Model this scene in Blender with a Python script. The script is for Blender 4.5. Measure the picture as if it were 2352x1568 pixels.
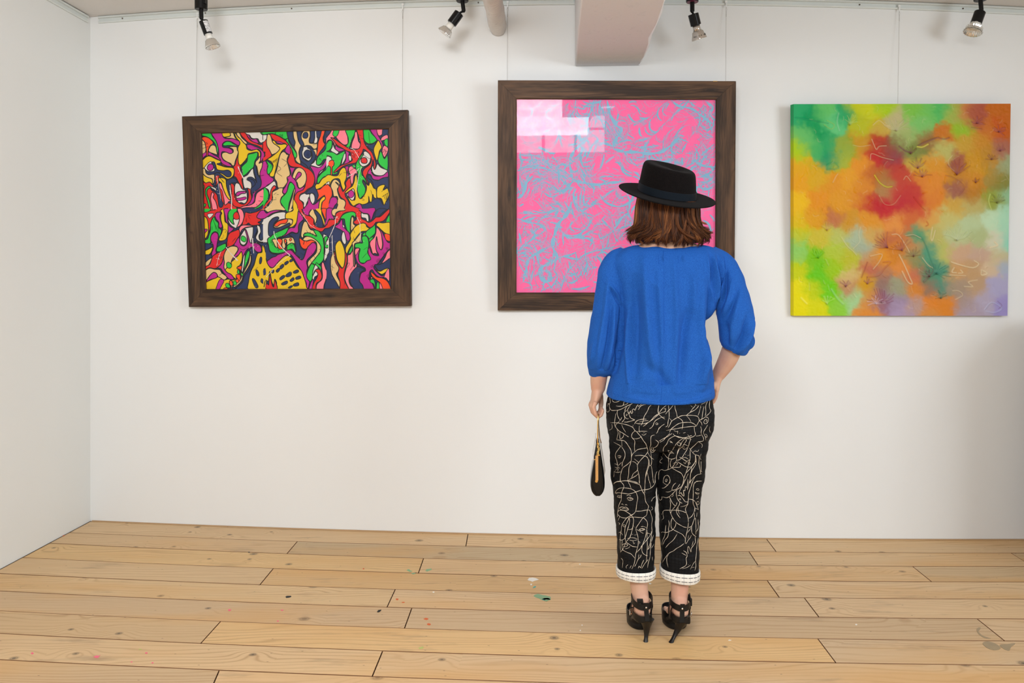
import bpy, bmesh, math, random
import numpy as np
from mathutils import Vector, Matrix
from mathutils.bvhtree import BVHTree

for _o in list(bpy.data.objects):
    bpy.data.objects.remove(_o)
C = bpy.context.scene.collection
SC = bpy.context.scene
PI = math.pi

# ---------------------------------------------------------------- camera
F, CX, HY, CH = 1750.0, 1176.0, 640.0, 1.30      # focal length in px, principal x, horizon row, eye height
cam = bpy.data.cameras.new('camera'); cam_o = bpy.data.objects.new('camera', cam); C.objects.link(cam_o)
cam.sensor_width = 36.0; cam.lens = 36.0 * F / 2352
cam.shift_y = (HY - 784) / 2352
cam.clip_start = 0.05
cam_o.location = (0, 0, CH); cam_o.rotation_euler = (PI / 2, 0, 0)
SC.camera = cam_o

# ---------------------------------------------------------------- world, lights, exposure
SC.view_settings.view_transform = 'Standard'; SC.view_settings.look = 'None'
SC.view_settings.gamma = 1.0; SC.view_settings.use_curve_mapping = False
SC.view_settings.exposure = -0.15
w = bpy.data.worlds.new('sky'); SC.world = w; w.use_nodes = True
bg = w.node_tree.nodes['Background']; bg.inputs[0].default_value = (0.80, 0.90, 1.0, 1); bg.inputs[1].default_value = 1.2

def area(name, loc, target, sx, sy, power, col):
    l = bpy.data.lights.new(name, 'AREA'); l.shape = 'RECTANGLE'; l.size = sx; l.size_y = sy
    l.energy = power; l.color = col
    o = bpy.data.objects.new(name, l); C.objects.link(o); o.location = loc
    d = Vector(target) - Vector(loc); o.rotation_euler = d.to_track_quat('-Z', 'Y').to_euler()
    return o
area('ceiling_bounce_light', (-0.35, -0.35, 2.62), (-0.1, 3.6, 0.2), 1.4, 1.0, 175, (0.955, 0.975, 1.0))
area('rear_window_daylight', (-0.08, -3.25, 2.32), (0.2, 0.0, 1.9), 1.5, 0.75, 62, (0.88, 0.95, 1.0))
area('side_window_daylight', (3.75, 0.30, 1.75), (-1.0, 2.6, 1.0), 1.9, 1.3, 105, (0.86, 0.94, 1.0))

# ---------------------------------------------------------------- helpers
def P(px, py, d):
    """the world point seen at photo pixel (px, py) at distance d in front of the camera"""
    return Vector(((px - CX) / F * d, d, CH - (py - HY) / F * d))

def srgb(r, g, b):
    f = lambda c: ((c / 255 + 0.055) / 1.055) ** 2.4 if c > 10 else c / 255 / 12.92
    return (f(r), f(g), f(b), 1)

def empty(name, loc, label=None, cat=None, group=None, rz=0.0):
    o = bpy.data.objects.new(name, None); C.objects.link(o); o.location = loc; o.rotation_euler = (0, 0, rz)
    o.empty_display_size = 0.05
    return tag(o, label, cat, group)

def tag(o, label=None, cat=None, group=None, kind=None):
    if label: o['label'] = label
    if cat: o['category'] = cat
    if group: o['group'] = group
    if kind: o['kind'] = kind
    return o

def adopt(o, parent):
    """parent o without moving it in the world (parents here are never scaled)"""
    o.parent = parent
    par = parent.matrix_basis.copy()
    if parent.parent: par = parent.parent.matrix_basis @ par
    o.matrix_basis = par.inverted() @ o.matrix_basis
    return o

class MB:
    """collects verts / faces / uvs / material indices for one mesh"""
    def __init__(s): s.v = []; s.f = []; s.uv = []; s.mi = []
    def add(s, verts, faces, uvs=None, mi=0):
        k = len(s.v); s.v += [tuple(p) for p in verts]
        for i, f in enumerate(faces):
            s.f.append(tuple(k + j for j in f)); s.mi.append(mi)
            s.uv.append([uvs[j] for j in f] if uvs is not None else [(0, 0)] * len(f))
        return s
    def box(s, a, b, mi=0):
        x0, y0, z0 = a; x1, y1, z1 = b
        v = [(x0,y0,z0),(x1,y0,z0),(x1,y1,z0),(x0,y1,z0),(x0,y0,z1),(x1,y0,z1),(x1,y1,z1),(x0,y1,z1)]
        return s.add(v, [(0,3,2,1),(4,5,6,7),(0,1,5,4),(1,2,6,5),(2,3,7,6),(3,0,4,7)], mi=mi)
    def lathe(s, prof, p0, axis, seg=24, mi=0, caps=True, flute=0.0, nfl=0):
        """prof: (distance along axis, radius)"""
        ax = Vector(axis).normalized(); up = Vector((0, 0, 1)) if abs(ax.z) < .9 else Vector((1, 0, 0))
        a = ax.cross(up).normalized(); b = ax.cross(a)
        v = []; f = []
        for (t, r) in prof:
            for i in range(seg):
                th = 2 * PI * i / seg; rr = r * (1 + (flute * math.cos(nfl * th) if nfl else 0))
                v.append(Vector(p0) + ax * t + (a * math.cos(th) + b * math.sin(th)) * rr)
        for k in range(len(prof) - 1):
            for i in range(seg):
                j = (i + 1) % seg
                f.append((k*seg+i, k*seg+j, (k+1)*seg+j, (k+1)*seg+i))
        if caps:
            f.append(tuple(range(seg))[::-1]); f.append(tuple((len(prof)-1)*seg + i for i in range(seg)))
        return s.add(v, f, mi=mi)
    def tube(s, pts, rad, seg=12, mi=0, caps=True, flat=None):
        """round tube along pts, rad number or list"""
        pts = [Vector(p) for p in pts]; n = len(pts)
        R = [rad] * n if not hasattr(rad, '__len__') else list(rad)
        T = []
        for i in range(n):
            t = pts[min(i+1, n-1)] - pts[max(i-1, 0)]
            T.append(t.normalized() if t.length > 1e-9 else Vector((0, 0, 1)))
        up = Vector((0, 0, 1)) if abs(T[0].z) < .8 else Vector((0, 1, 0))
        a = T[0].cross(up).normalized(); v = []; f = []
        for i in range(n):
            a = (a - T[i] * a.dot(T[i]))
            a = a.normalized() if a.length > 1e-6 else T[i].orthogonal().normalized()
            b = T[i].cross(a)
            r = R[i]; rx, ry = (r if hasattr(r, '__len__') else (r, r))
            for k in range(seg):
                th = 2 * PI * k / seg
                v.append(pts[i] + a * math.cos(th) * rx + b * math.sin(th) * ry)
        for i in range(n - 1):
            for k in range(seg):
                j = (k + 1) % seg
                f.append((i*seg+k, i*seg+j, (i+1)*seg+j, (i+1)*seg+k))
        if caps:
            f.append(tuple(range(seg))[::-1]); f.append(tuple((n-1)*seg + k for k in range(seg)))
        return s.add(v, f, mi=mi)
    def ball(s, c, r, seg=16, rings=10, mi=0):
        rx, ry, rz = r if hasattr(r, '__len__') else (r, r, r)
        v = [(c[0], c[1], c[2]+rz)]; f = []
        for i in range(1, rings):
            ph = PI * i / rings
            for k in range(seg):
                th = 2*PI*k/seg
                v.append((c[0]+rx*math.sin(ph)*math.cos(th), c[1]+ry*math.sin(ph)*math.sin(th), c[2]+rz*math.cos(ph)))
        v.append((c[0], c[1], c[2]-rz)); L = len(v)-1
        for k in range(seg):
            f.append((0, 1+k, 1+(k+1)%seg)); f.append((L, L-seg+(k+1)%seg, L-seg+k))
        for i in range(rings-2):
            for k in range(seg):
                j=(k+1)%seg; f.append((1+i*seg+k, 1+(i+1)*seg+k, 1+(i+1)*seg+j, 1+i*seg+j))
        return s.add(v, f, mi=mi)
    def mesh(s, name, smooth=False):
        m = bpy.data.meshes.new(name); m.from_pydata(s.v, [], s.f)
        if s.f:
            m.polygons.foreach_set('material_index', s.mi)
            u = m.uv_layers.new(name='UVMap')
            flat = [c for fu in s.uv for q in fu for c in q]
            u.data.foreach_set('uv', flat)
            if smooth: m.polygons.foreach_set('use_smooth', [True] * len(m.polygons))
        m.update(); return m
    def build(s, name, mats, parent=None, smooth=False, bevel=0.0, fixn=True, auto=None):
        m = s.mesh(name, smooth)
        if fixn:
            bm = bmesh.new(); bm.from_mesh(m); bmesh.ops.recalc_face_normals(bm, faces=bm.faces); bm.to_mesh(m); bm.free()
        for mt in (mats if isinstance(mats, (list, tuple)) else [mats]): m.materials.append(mt)
        o = bpy.data.objects.new(name, m); C.objects.link(o)
        if smooth and auto is not None:
            m.set_sharp_from_angle(angle=math.radians(auto))
        if bevel:
            b = o.modifiers.new('bevel', 'BEVEL'); b.width = bevel; b.segments = 2; b.limit_method = 'ANGLE'; b.angle_limit = math.radians(40)
        if parent is not None: adopt(o, parent)
        return o

# ---------------------------------------------------------------- node materials
class NM:
    def __init__(s, name, rough=0.5, spec=0.5, **kw):
        s.m = bpy.data.materials.new(name); s.m.use_nodes = True; s.t = s.m.node_tree
        s.b = s.t.nodes['Principled BSDF']; s.b.inputs['Roughness'].default_value = rough
        s.b.inputs['Specular IOR Level'].default_value = spec
        for k, v in kw.items(): s.b.inputs[k.replace('_', ' ')].default_value = v
    def n(s, typ, props=None, **ins):
        x = s.t.nodes.new('ShaderNode' + typ)
        for k, v in (props or {}).items(): setattr(x, k, v)
        for k, v in ins.items():
            kk = k.replace('_', ' ') if not k.startswith('i') or not k[1:].isdigit() else int(k[1:])
            sock = x.inputs[kk]
            if isinstance(v, bpy.types.NodeSocket): s.t.links.new(v, sock)
            else: sock.default_value = v
        return x
    def math(s, op, a, b=None, c=None, clamp=False):
        x = s.t.nodes.new('ShaderNodeMath'); x.operation = op; x.use_clamp = clamp
        for i, v in enumerate((a, b, c)):
            if v is None: continue
            if isinstance(v, bpy.types.NodeSocket): s.t.links.new(v, x.inputs[i])
            else: x.inputs[i].default_value = v
        return x.outputs[0]
    def mix(s, fac, a, b, blend='MIX'):
        x = s.t.nodes.new('ShaderNodeMix'); x.data_type = 'RGBA'; x.blend_type = blend
        for i, v in ((0, fac), (6, a), (7, b)):
            if isinstance(v, bpy.types.NodeSocket): s.t.links.new(v, x.inputs[i])
            else: x.inputs[i].default_value = v
        return x.outputs[2]
    def ramp(s, fac, stops):
        x = s.t.nodes.new('ShaderNodeValToRGB'); s.t.links.new(fac, x.inputs[0])
        e = x.color_ramp.elements
        while len(e) < len(stops): e.new(0.5)
        for i, (p, c) in enumerate(stops):
            e[i].position = p; e[i].color = c if hasattr(c, '__len__') else (c, c, c, 1)
        return x.outputs[0]
    def noise(s, vec, scale, detail=2.0, rough=0.5, dim='3D', dist=0.0):
        return s.n('TexNoise', {'noise_dimensions': dim}, Vector=vec, Scale=scale, Detail=detail, Roughness=rough, Distortion=dist)
    def mapv(s, vec, scale=(1, 1, 1), loc=(0, 0, 0), rot=(0, 0, 0)):
        return s.n('Mapping', None, Vector=vec, Location=loc, Scale=scale, Rotation=rot).outputs[0]
    def color(s, c): s.t.links.new(c, s.b.inputs['Base Color']) if isinstance(c, bpy.types.NodeSocket) else setattr(s.b.inputs['Base Color'], 'default_value', c); return s
    def link(s, sock, name): s.t.links.new(sock, s.b.inputs[name]); return s
    def bump(s, h, strength=0.3, dist=0.002, normal=None):
        x = s.n('Bump', None, Strength=strength, Distance=dist, Height=h)
        if normal is not None: s.t.links.new(normal, x.inputs['Normal'])
        s.t.links.new(x.outputs[0], s.b.inputs['Normal']); return s

def plain(name, col, rough=0.5, spec=0.5, bump=0.0, bscale=200.0, **kw):
    """single-coloured material with slight procedural tonal variation and relief"""
    a = NM(name, rough, spec, **kw)
    tc = a.n('TexCoord').outputs['Object']
    nz = a.noise(tc, 7.0, 3.0)
    a.color(a.mix(nz.outputs[0], tuple(c * 0.94 for c in col[:3]) + (1,), tuple(min(1, c * 1.05) for c in col[:3]) + (1,)))
    if bump: a.bump(a.noise(tc, bscale, 3.0).outputs[0], bump, 0.001)
    return a.m

def wall_mat(name, col):
    a = NM(name, 0.85, 0.25)
    tc = a.n('TexCoord').outputs['Object']
    big = a.noise(tc, 0.7, 2.0).outputs[0]
    c = a.mix(big, tuple(x * 0.975 for x in col[:3]) + (1,), col)
    sm = a.noise(a.mapv(tc, (6, 6, 3)), 1.5, 5.0, 0.7).outputs[0]
    smudge = a.ramp(sm, [(0.72, 0.0), (0.80, 0.12)])
    a.color(a.mix(smudge, c, tuple(x * 0.86 for x in col[:3]) + (1,)))
    a.bump(a.noise(tc, 90, 4.0).outputs[0], 0.10, 0.0012)
    return a.m
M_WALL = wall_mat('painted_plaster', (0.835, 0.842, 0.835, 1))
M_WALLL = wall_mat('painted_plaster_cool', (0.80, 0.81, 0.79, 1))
def ceil_mat():
    a = NM('ceiling_plaster', 0.9, 0.2)
    tc = a.n('TexCoord').outputs['Object']
    sp = a.noise(tc, 9, 5.0, 0.75).outputs[0]
    a.color(a.mix(a.ramp(sp, [(0.68, 0.0), (0.74, 0.4)]), (0.76, 0.735, 0.71, 1), (0.55, 0.53, 0.50, 1)))
    a.bump(a.noise(tc, 130, 4.0).outputs[0], 0.35, 0.002)
    return a.m
M_CEIL = ceil_mat()

def wood_mat(name, light, dark, knot, grey, contrast=0.55, rings=40.0, warp=8.0, rough=0.5, knot_scale=(5.0, 6.2), knot_r=0.085, knot_p=0.76, spec=0.35, dark_streak=0.0):
    a = NM(name, rough, spec)
    uv = a.n('UVMap', {'uv_map': 'UVMap'}).outputs[0]
    oi = a.n('ObjectInfo')
    r = oi.outputs['Random']
    off = a.n('CombineXYZ', None, X=a.math('MULTIPLY', r, 71.0), Y=a.math('MULTIPLY', r, 23.0), Z=0.0).outputs[0]
    vec = a.n('VectorMath', {'operation': 'ADD'}, i0=uv, i1=off).outputs[0]
    sep = a.n('SeparateXYZ', None, Vector=vec)
    n1 = a.noise(a.mapv(vec, (0.9, 5.5, 1)), 1.0, 2.0, 0.5).outputs[0]
    n2 = a.noise(a.mapv(vec, (3.0, 40, 1)), 1.0, 3.0, 0.6).outputs[0]
    vo = a.n('TexVoronoi', {'voronoi_dimensions': '2D'}, Vector=a.mapv(vec, (knot_scale[0], knot_scale[1], 1)), Scale=1.0, Randomness=0.9)
    d = vo.outputs['Distance']; vc = a.n('SeparateColor', None, Color=vo.outputs['Color'])
    pres = a.math('GREATER_THAN', vc.outputs[0], knot_p)
    sz = a.math('MULTIPLY_ADD', vc.outputs[1], 0.8, 0.45)
    dn = a.math('DIVIDE', d, sz)
    dn = a.math('ADD', dn, a.math('MULTIPLY_ADD', n2, 0.05, -0.025))
    bumpk = a.math('MULTIPLY', a.math('EXPONENT', a.math('MULTIPLY', a.math('MULTIPLY', dn, dn), -18.0 if dark_streak else -7.0)), pres)
    g = a.math('ADD', a.math('MULTIPLY', sep.outputs[1], rings), a.math('MULTIPLY', n1, warp))
    g = a.math('ADD', g, a.math('MULTIPLY', bumpk, 2.2))
    g = a.math('ADD', g, a.math('MULTIPLY', n2, 0.35))
    ring = a.math('MULTIPLY_ADD', a.math('SINE', a.math('MULTIPLY', g, 6.2832)), 0.5, 0.5)
    ring = a.math('POWER', ring, 5.0)
    amp = a.noise(a.mapv(vec, (0.7, 9, 3)), 1.0, 2.0).outputs[0]
    ring = a.math('MULTIPLY', ring, a.ramp(amp, [(0.30, 0.12), (0.66, 1.0)]))
    fine = a.noise(a.mapv(vec, (7, 420, 1)), 1.0, 2.0, 0.6).outputs[0]
    base = a.mix(oi.outputs['Color'] if False else a.noise(a.mapv(vec, (0.5, 2.4, 7)), 1.2, 2.0).outputs[0], light, grey)
    base = a.mix(1.0, base, oi.outputs['Color'], 'MULTIPLY')
    c = a.mix(a.math('MULTIPLY', ring, contrast), base, dark)
    c = a.mix(a.ramp(fine, [(0.35, 0.16), (0.6, 0.0)]), c, dark)
    if dark_streak:
        st = a.noise(a.mapv(vec, (1.6, 16, 5)), 1.0, 4.0, 0.7).outputs[0]
        c = a.mix(a.ramp(st, [(0.40, dark_streak), (0.62, 0.0)]), c, tuple(x * 0.45 for x in dark[:3]) + (1,))
    kf = a.math('MULTIPLY', a.ramp(dn, [(0.0, 1.0), (knot_r * 0.34, 0.95), (knot_r * 0.46, 0.50), (knot_r * 0.75, 0.65), (knot_r * 0.95, 0.28), (knot_r * 1.3, 0.0)]), pres)
    c = a.mix(a.math('MULTIPLY', kf, 0.85), c, knot)
    if not dark_streak:
        hp = a.noise(a.mapv(vec, (0.8, 3.5, 11)), 1.0, 2.0, 0.5).outputs[0]
        c = a.mix(a.ramp(hp, [(0.50, 0.0), (0.68, 0.55)]), c, (0.66, 0.36, 0.12, 1))
        dk_ = a.noise(a.mapv(vec, (2.2, 10, 17)), 1.0, 4.0, 0.7).outputs[0]
        c = a.mix(a.ramp(dk_, [(0.30, 0.45), (0.42, 0.0)]), c, (0.30, 0.19, 0.11, 1))
        vsp = a.n('TexVoronoi', {'voronoi_dimensions': '2D'}, Vector=a.mapv(vec, (9, 26, 1)), Scale=1.0, Randomness=1.0)
        vsc = a.n('SeparateColor', None, Color=vsp.outputs['Color'])
        c = a.mix(a.math('MULTIPLY', a.ramp(vsp.outputs['Distance'], [(0.02, 0.85), (0.045, 0.0)]), a.math('GREATER_THAN', vsc.outputs[0], 0.88)), c, (0.12, 0.07, 0.04, 1))
    a.color(c)
    h = a.math('ADD', a.math('MULTIPLY', ring, -0.5), a.math('MULTIPLY', fine, 0.6))
    a.bump(h, 0.22, 0.0008)
    a.link(a.ramp(fine, [(0.3, rough + 0.1), (0.7, rough - 0.06)]), 'Roughness')
    return a.m
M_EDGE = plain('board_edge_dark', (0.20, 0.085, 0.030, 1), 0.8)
M_FLOOR = wood_mat('pine_floorboard', (0.745, 0.525, 0.295, 1), (0.36, 0.18, 0.07, 1), (0.055, 0.038, 0.028, 1), (0.63, 0.455, 0.27, 1), contrast=0.50)
M_FRAME = wood_mat('dark_stained_pine', (0.088, 0.044, 0.022, 1), (0.022, 0.012, 0.008, 1), (0.012, 0.008, 0.006, 1), (0.165, 0.085, 0.040, 1),
                   contrast=0.75, rings=75.0, warp=9.0, rough=0.55, knot_scale=(2.2, 9.0), knot_p=0.4, dark_streak=0.8, spec=0.3)

# ---------------------------------------------------------------- measured room surfaces
def depth_floor(y): return F * CH / (y - HY)
def Xof(px, d): return (px - CX) / F * d
SX = (0, 98, 600, 796, 1200, 1396, 1700, 1896, 2156, 2352)
rows_px = [   # photo rows of the board joints at the sample columns (None = hidden)
    {208: 1196, 600: 1212, 796: 1217, 1200: 1229, 1396: 1233, 1700: 1235, 2156: 1238, 2352: 1240.5},
    {196: 1224, 600: 1240, 796: 1247, 1200: 1258.5, 1396: 1261.5, 1700: 1265, 1896: 1267, 2156: 1269, 2352: 1270.5},
    {196: 1251, 600: 1268, 796: 1277, 1200: 1289, 1396: 1293, 1700: 1296, 1896: 1297.5, 2156: 1300, 2352: 1302},
    {50: 1281.5, 196: 1285.5, 600: 1303, 796: 1310, 1200: 1324, 1396: 1327, 1700: 1331.5, 1896: 1332.5, 2156: 1335, 2352: 1337},
    {0: 1318.5, 196: 1323.5, 600: 1341.5, 796: 1349, 1200: 1363, 1396: 1365.5, 1700: 1370, 1896: 1371.5, 2156: 1374, 2352: 1376.5},
    {0: 1358.5, 196: 1364, 600: 1382, 796: 1390, 1200: 1405, 1396: 1409, 1700: 1414, 1896: 1415, 2156: 1418.5, 2352: 1422},
    {0: 1404, 196: 1410, 600: 1429, 796: 1437, 1200: 1453.5, 1396: 1457, 1700: 1462, 1896: 1465, 2156: 1468.5, 2352: 1473},
    {0: 1455.5, 196: 1463, 600: 1481.5, 796: 1492, 1200: 1507, 1396: 1511.5, 1700: 1516.5, 1896: 1519, 2156: 1524, 2352: 1529},
    {0: 1516.5, 196: 1522, 600: 1541, 796: 1551, 1200: 1566, 1396: 1571, 2352: 1592}]
rowfit = []
for rp in rows_px:
    xs = []; ys = []
    for px, py in rp.items():
        d = depth_floor(py); xs.append(Xof(px, d)); ys.append(d)
    rowfit.append(np.polyfit(xs, ys, 2))
WFIT = rowfit[0]
while len(rowfit) < 16:                       # boards nearer than the frame
    q = rowfit[-1].copy(); q[0] *= 0.85; q[2] -= 0.176; rowfit.append(q)
def rowY(k, X): return float(np.polyval(rowfit[k], X))
def wallY(X): return float(np.polyval(WFIT, X))
CFIT = np.polyfit([-2.264, -1.07, 0.12, 1.145, 2.546], [2.707, 2.715, 2.735, 2.70, 2.651], 2)
def ceilZ(X): return float(np.polyval(CFIT, max(-2.4, min(3.6, X))))
XL0 = Xof(208, depth_floor(1196)); YL0 = depth_floor(1196)
def leftX(Y): return XL0 - 0.044 * (YL0 - Y)
def on_wall(px, py, off=0.0):
    """world point where the ray of a photo pixel meets the picture wall, moved off it by off"""
    d = 3.9
    for _ in range(12): d = wallY((px - CX) / F * d) - off
    return P(px, py, d)
XR, YB = 3.55, -3.0

# ---------------------------------------------------------------- shell
def sheet_x(f_front, f_back, z0, z1, xs):
    """upright wall following a plan curve"""
    mb = MB(); v = []; n = len(xs)
    for x in xs:
        v += [(x, f_front(x), z0(x)), (x, f_front(x), z1(x)), (x, f_back(x), z1(x)), (x, f_back(x), z0(x))]
    f = []
    for i in range(n - 1):
        a, b = 4 * i, 4 * i + 4
        for k in range(4): f.append((a + k, a + (k + 1) % 4, b + (k + 1) % 4, b + k))
    f += [(0, 1, 2, 3), tuple(4 * (n - 1) + k for k in (3, 2, 1, 0))]
    mb.add(v, f); return mb
xs = [XL0 - 0.12 + i * (XR + 0.24 - XL0) / 40 for i in range(41)]
o = sheet_x(wallY, lambda x: wallY(x) + 0.12, lambda x: 0.0, lambda x: ceilZ(x) - 0.0005, xs).build('wall_back', M_WALL); tag(o, kind='structure')
# left wall: straight, toward the camera side
mb = MB(); ya, yb = YL0 + 0.0, YB
zl = lambda: ceilZ(XL0) - 0.001
v = [(leftX(ya), ya, 0), (leftX(yb), yb, 0), (leftX(yb) - .12, yb, 0), (leftX(ya) - .12, ya, 0)]
mb.add(v + [(p[0], p[1], ceilZ(-2.3) - 0.004) for p in v], [(0,1,2,3),(4,5,6,7),(0,1,5,4),(1,2,6,5),(2,3,7,6),(3,0,4,7)])
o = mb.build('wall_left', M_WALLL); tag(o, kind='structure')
# ceiling
mb = MB(); v = []; f = []; xs = [-2.9 + i * 6.7 / 24 for i in range(25)]
for x in xs: v += [(x, YB - .1, ceilZ(x)), (x, 4.35, ceilZ(x)), (x, 4.35, ceilZ(x) + .12), (x, YB - .1, ceilZ(x) + .12)]
for i in range(24):
    a, b = 4*i, 4*i+4
    for k in range(4): f.append((a+k, a+(k+1)%4, b+(k+1)%4, b+k))
f += [(0,1,2,3), (99,98,97,96)]
mb.add(v, f); tag(mb.build('ceiling', M_CEIL), kind='structure')
# wall behind the camera with a window opening, wall on the right with a window opening
def holed_wall(name, box, hole, axis):
    (a0, a1), (t0, t1), (z0, z1) = box; (h0, h1), (g0, g1) = hole
    mb = MB()
    for (p, q, r, s_) in ((a0, h0, z0, z1), (h1, a1, z0, z1), (h0, h1, z0, g0), (h0, h1, g1, z1)):
        if axis == 'x': mb.box((p, t0, r), (q, t1, s_))
        else: mb.box((t0, p, r), (t1, q, s_))
    return tag(mb.build(name, M_WALL), kind='structure')
holed_wall('wall_rear', ((-2.75, XR), (YB - .12, YB), (0, 2.645)), ((-0.74, 0.58), (2.02, 2.60)), 'x')
holed_wall('wall_right', ((YB - .1, wallY(XR) + .1), (XR, XR + .12), (0, ceilZ(3.6) + .0)), ((-0.35, 1.45), (1.15, 2.35)), 'y')
M_WHITE = plain('white_enamel', (0.80, 0.81, 0.79, 1), 0.35, 0.5)
def window(name, axis, h, g, t0, t1, nx=3):
    mb = MB(); w_ = 0.045
    def bar(a0, a1, z0, z1):
        if axis == 'x': mb.box((a0, t0, z0), (a1, t1, z1))
        else: mb.box((t0, a0, z0), (t1, a1, z1))
    bar(h[0], h[0] + w_, g[0], g[1]); bar(h[1] - w_, h[1], g[0], g[1])
    bar(h[0] + w_, h[1] - w_, g[0], g[0] + w_); bar(h[0] + w_, h[1] - w_, g[1] - w_, g[1])
    for i in range(1, nx):
        c = h[0] + (h[1] - h[0]) * i / nx; bar(c - .02, c + .02, g[0] + w_, g[1] - w_)
    c = g[0] + (g[1] - g[0]) * .62
    for i in range(nx):
        p = h[0] + (h[1] - h[0]) * i / nx + (.045 if i == 0 else .02); q = h[0] + (h[1] - h[0]) * (i + 1) / nx - (.045 if i == nx - 1 else .02)
        bar(p, q, c - .015, c + .015)
    return tag(mb.build(name, M_WHITE), kind='structure')
window('window_1', 'x', (-0.74, 0.58), (2.02, 2.60), YB - .09, YB - .04)
window('window_2', 'y', (-0.35, 1.45), (1.15, 2.35), XR + .04, XR + .09)

# ---------------------------------------------------------------- floor: every board an object
M_SUB = plain('dark_subfloor', (0.16, 0.075, 0.03, 1), 0.8)
fl = MB().box((-2.9, YB - .1, -0.06), (XR + .12, 4.35, -0.0185)).build('floor', M_SUB); tag(fl, kind='structure')
JO = [  # butt joints per row (x at the far edge, x at the near edge, in photo px)
    [(1075, 1070), (1760, 1783)],
    [(683, 659), (1720, 1741), (2322, 2372)],
    [(973, 961), (2096, 2140)],
    [(628, 597), (1762, 1790)],
    [(908, 889), (1847, 1881)],
    [(946, 929), (2244, 2308)],
    [(507, 461), (1878, 1920)],
    [(879, 855)],
    [(504, 474), (2080, 2140)]]
def tint(r, g, b): return (r, g, b, 1)
TI = {(0,0): (1.03,1.02,1.0), (0,1): (1.04,1.02,.98), (0,2): (1.06,1.05,1.02), (1,0): (.98,.96,.93), (1,1): (.86,.89,.90), (1,2): (1.06,1.04,1.0), (1,3): (.92,.93,.92),
      (2,0): (1.05,1.0,.86), (2,1): (1.04,1.0,.93), (2,2): (.95,.95,.93), (3,0): (1.0,.99,.96), (3,1): (.98,.92,.80), (3,2): (1.02,1.02,1.02), (4,0): (1.01,1.0,.95), (4,1): (1.0,1.0,1.0),
      (4,2): (1.04,1.03,1.02), (5,0): (.93,.92,.92), (5,1): (.91,.91,.92), (5,2): (1.0,1.0,1.02), (6,0): (.94,.92,.88), (6,1): (1.06,1.0,.86), (6,2): (.95,.96,.99),
      (7,0): (1.03,1.01,.97), (7,1): (1.0,.99,.98), (8,0): (.92,.91,.90), (8,1): (1.02,.98,.93), (8,2): (1.02,1.02,1.02)}
rnd = random.Random(5)
def board(k, xa, xb, xc, xd, col):
    """row k between far/near left ends (xa, xb) and far/near right ends (xc, xd)"""
    g = 0.0016; mb = MB(); n = max(2, int((xc - xa) / 0.28)); L = []
    zj = rnd.uniform(-0.0006, 0.0002); ch = 0.0010
    for i in range(n + 1):
        t = i / n; xf = xa + (xc - xa) * t; xn = xb + (xd - xb) * t
        e = g if i == 0 else (-g if i == n else 0)
        xf += e; xn += e
        yf = rowY(k, xf) - g - (0.004 if k == 0 else 0); yn = rowY(k + 1, xn) + g
        cx = ch * .6 * (1 if i == 0 else (-1 if i == n else 0))
        L.append([(xf, yf, -0.018), (xf, yf, zj - ch), (xf + cx, yf - ch, zj), (xn + cx, yn + ch, zj), (xn, yn, zj - ch), (xn, yn, -0.018)])
    v = [p for l in L for p in l]; f = []
    uv = [(p[0], -p[1]) for p in v]
    for i in range(n):
        a, b = 6 * i, 6 * i + 6
        for q in range(6): f.append((a + q, a + (q + 1) % 6, b + (q + 1) % 6, b + q))
    f += [tuple(range(6)), tuple(6 * n + q for q in range(5, -1, -1))]
    # vertical lips at the butt ends get a little chamfer from cx above
    mb.add(v, f, uv)
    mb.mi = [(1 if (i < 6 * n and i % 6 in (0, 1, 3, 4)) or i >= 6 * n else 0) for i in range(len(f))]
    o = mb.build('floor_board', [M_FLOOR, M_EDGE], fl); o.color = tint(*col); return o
for k in range(15):
    if k < len(JO): J = [(Xof(a, rowY(k, Xof(a, 3.3))), Xof(b, rowY(k + 1, Xof(b, 3.3)))) for a, b in JO[k]]
    else: s0 = rnd.uniform(-1.8, 0.4); J = [(s0, s0), (s0 + 2.3, s0 + 2.3)]
    if k < len(JO):
        J2 = []
        for (a, b) in JO[k]:
            da = depth_floor(1500); 
            for _ in range(10): da = rowY(k, Xof(a, da))
            db = 3.0
            for _ in range(10): db = rowY(k + 1, Xof(b, db))
            J2.append((Xof(a, da), Xof(b, db)))
        J = J2
    yf, yn = rowY(k, -2.35), rowY(k + 1, -2.35)
    E = [(leftX(yf) + .003, leftX(yn) + .003)] + J + [(XR - .003, XR - .003)]
    for i in range(len(E) - 1):
        c = TI.get((k, i)) or (rnd.uniform(.94, 1.05),) * 3
        c = tuple(1 + (q - 1) * 1.35 for q in c)
        board(k, E[i][0], E[i][1], E[i + 1][0], E[i + 1][1], c)
# the boards further back in the room, behind the camera
mb = MB()
for j in range(24):
    y1 = rowY(15, 0) - .28 - j * .176; y0 = y1 - .174
    if y0 < YB: break
    mb.add([(leftX(y1) + .01, y0, 0), (XR - .003, y0, 0), (XR - .003, y1, 0), (leftX(y1) + .01, y1, 0),
            (leftX(y1) + .01, y0, -.018), (XR - .003, y0, -.018), (XR - .003, y1, -.018), (leftX(y1) + .01, y1, -.018)],
           [(0,1,2,3),(7,6,5,4),(0,4,5,1),(1,5,6,2),(2,6,7,3),(3,7,4,0)],
           [(leftX(y1), -y0 + j), (XR, -y0 + j), (XR, -y1 + j), (leftX(y1), -y1 + j)] * 2)
tag(mb.build('rear_floor_boards', M_FLOOR, fl), kind='stuff')

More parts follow.
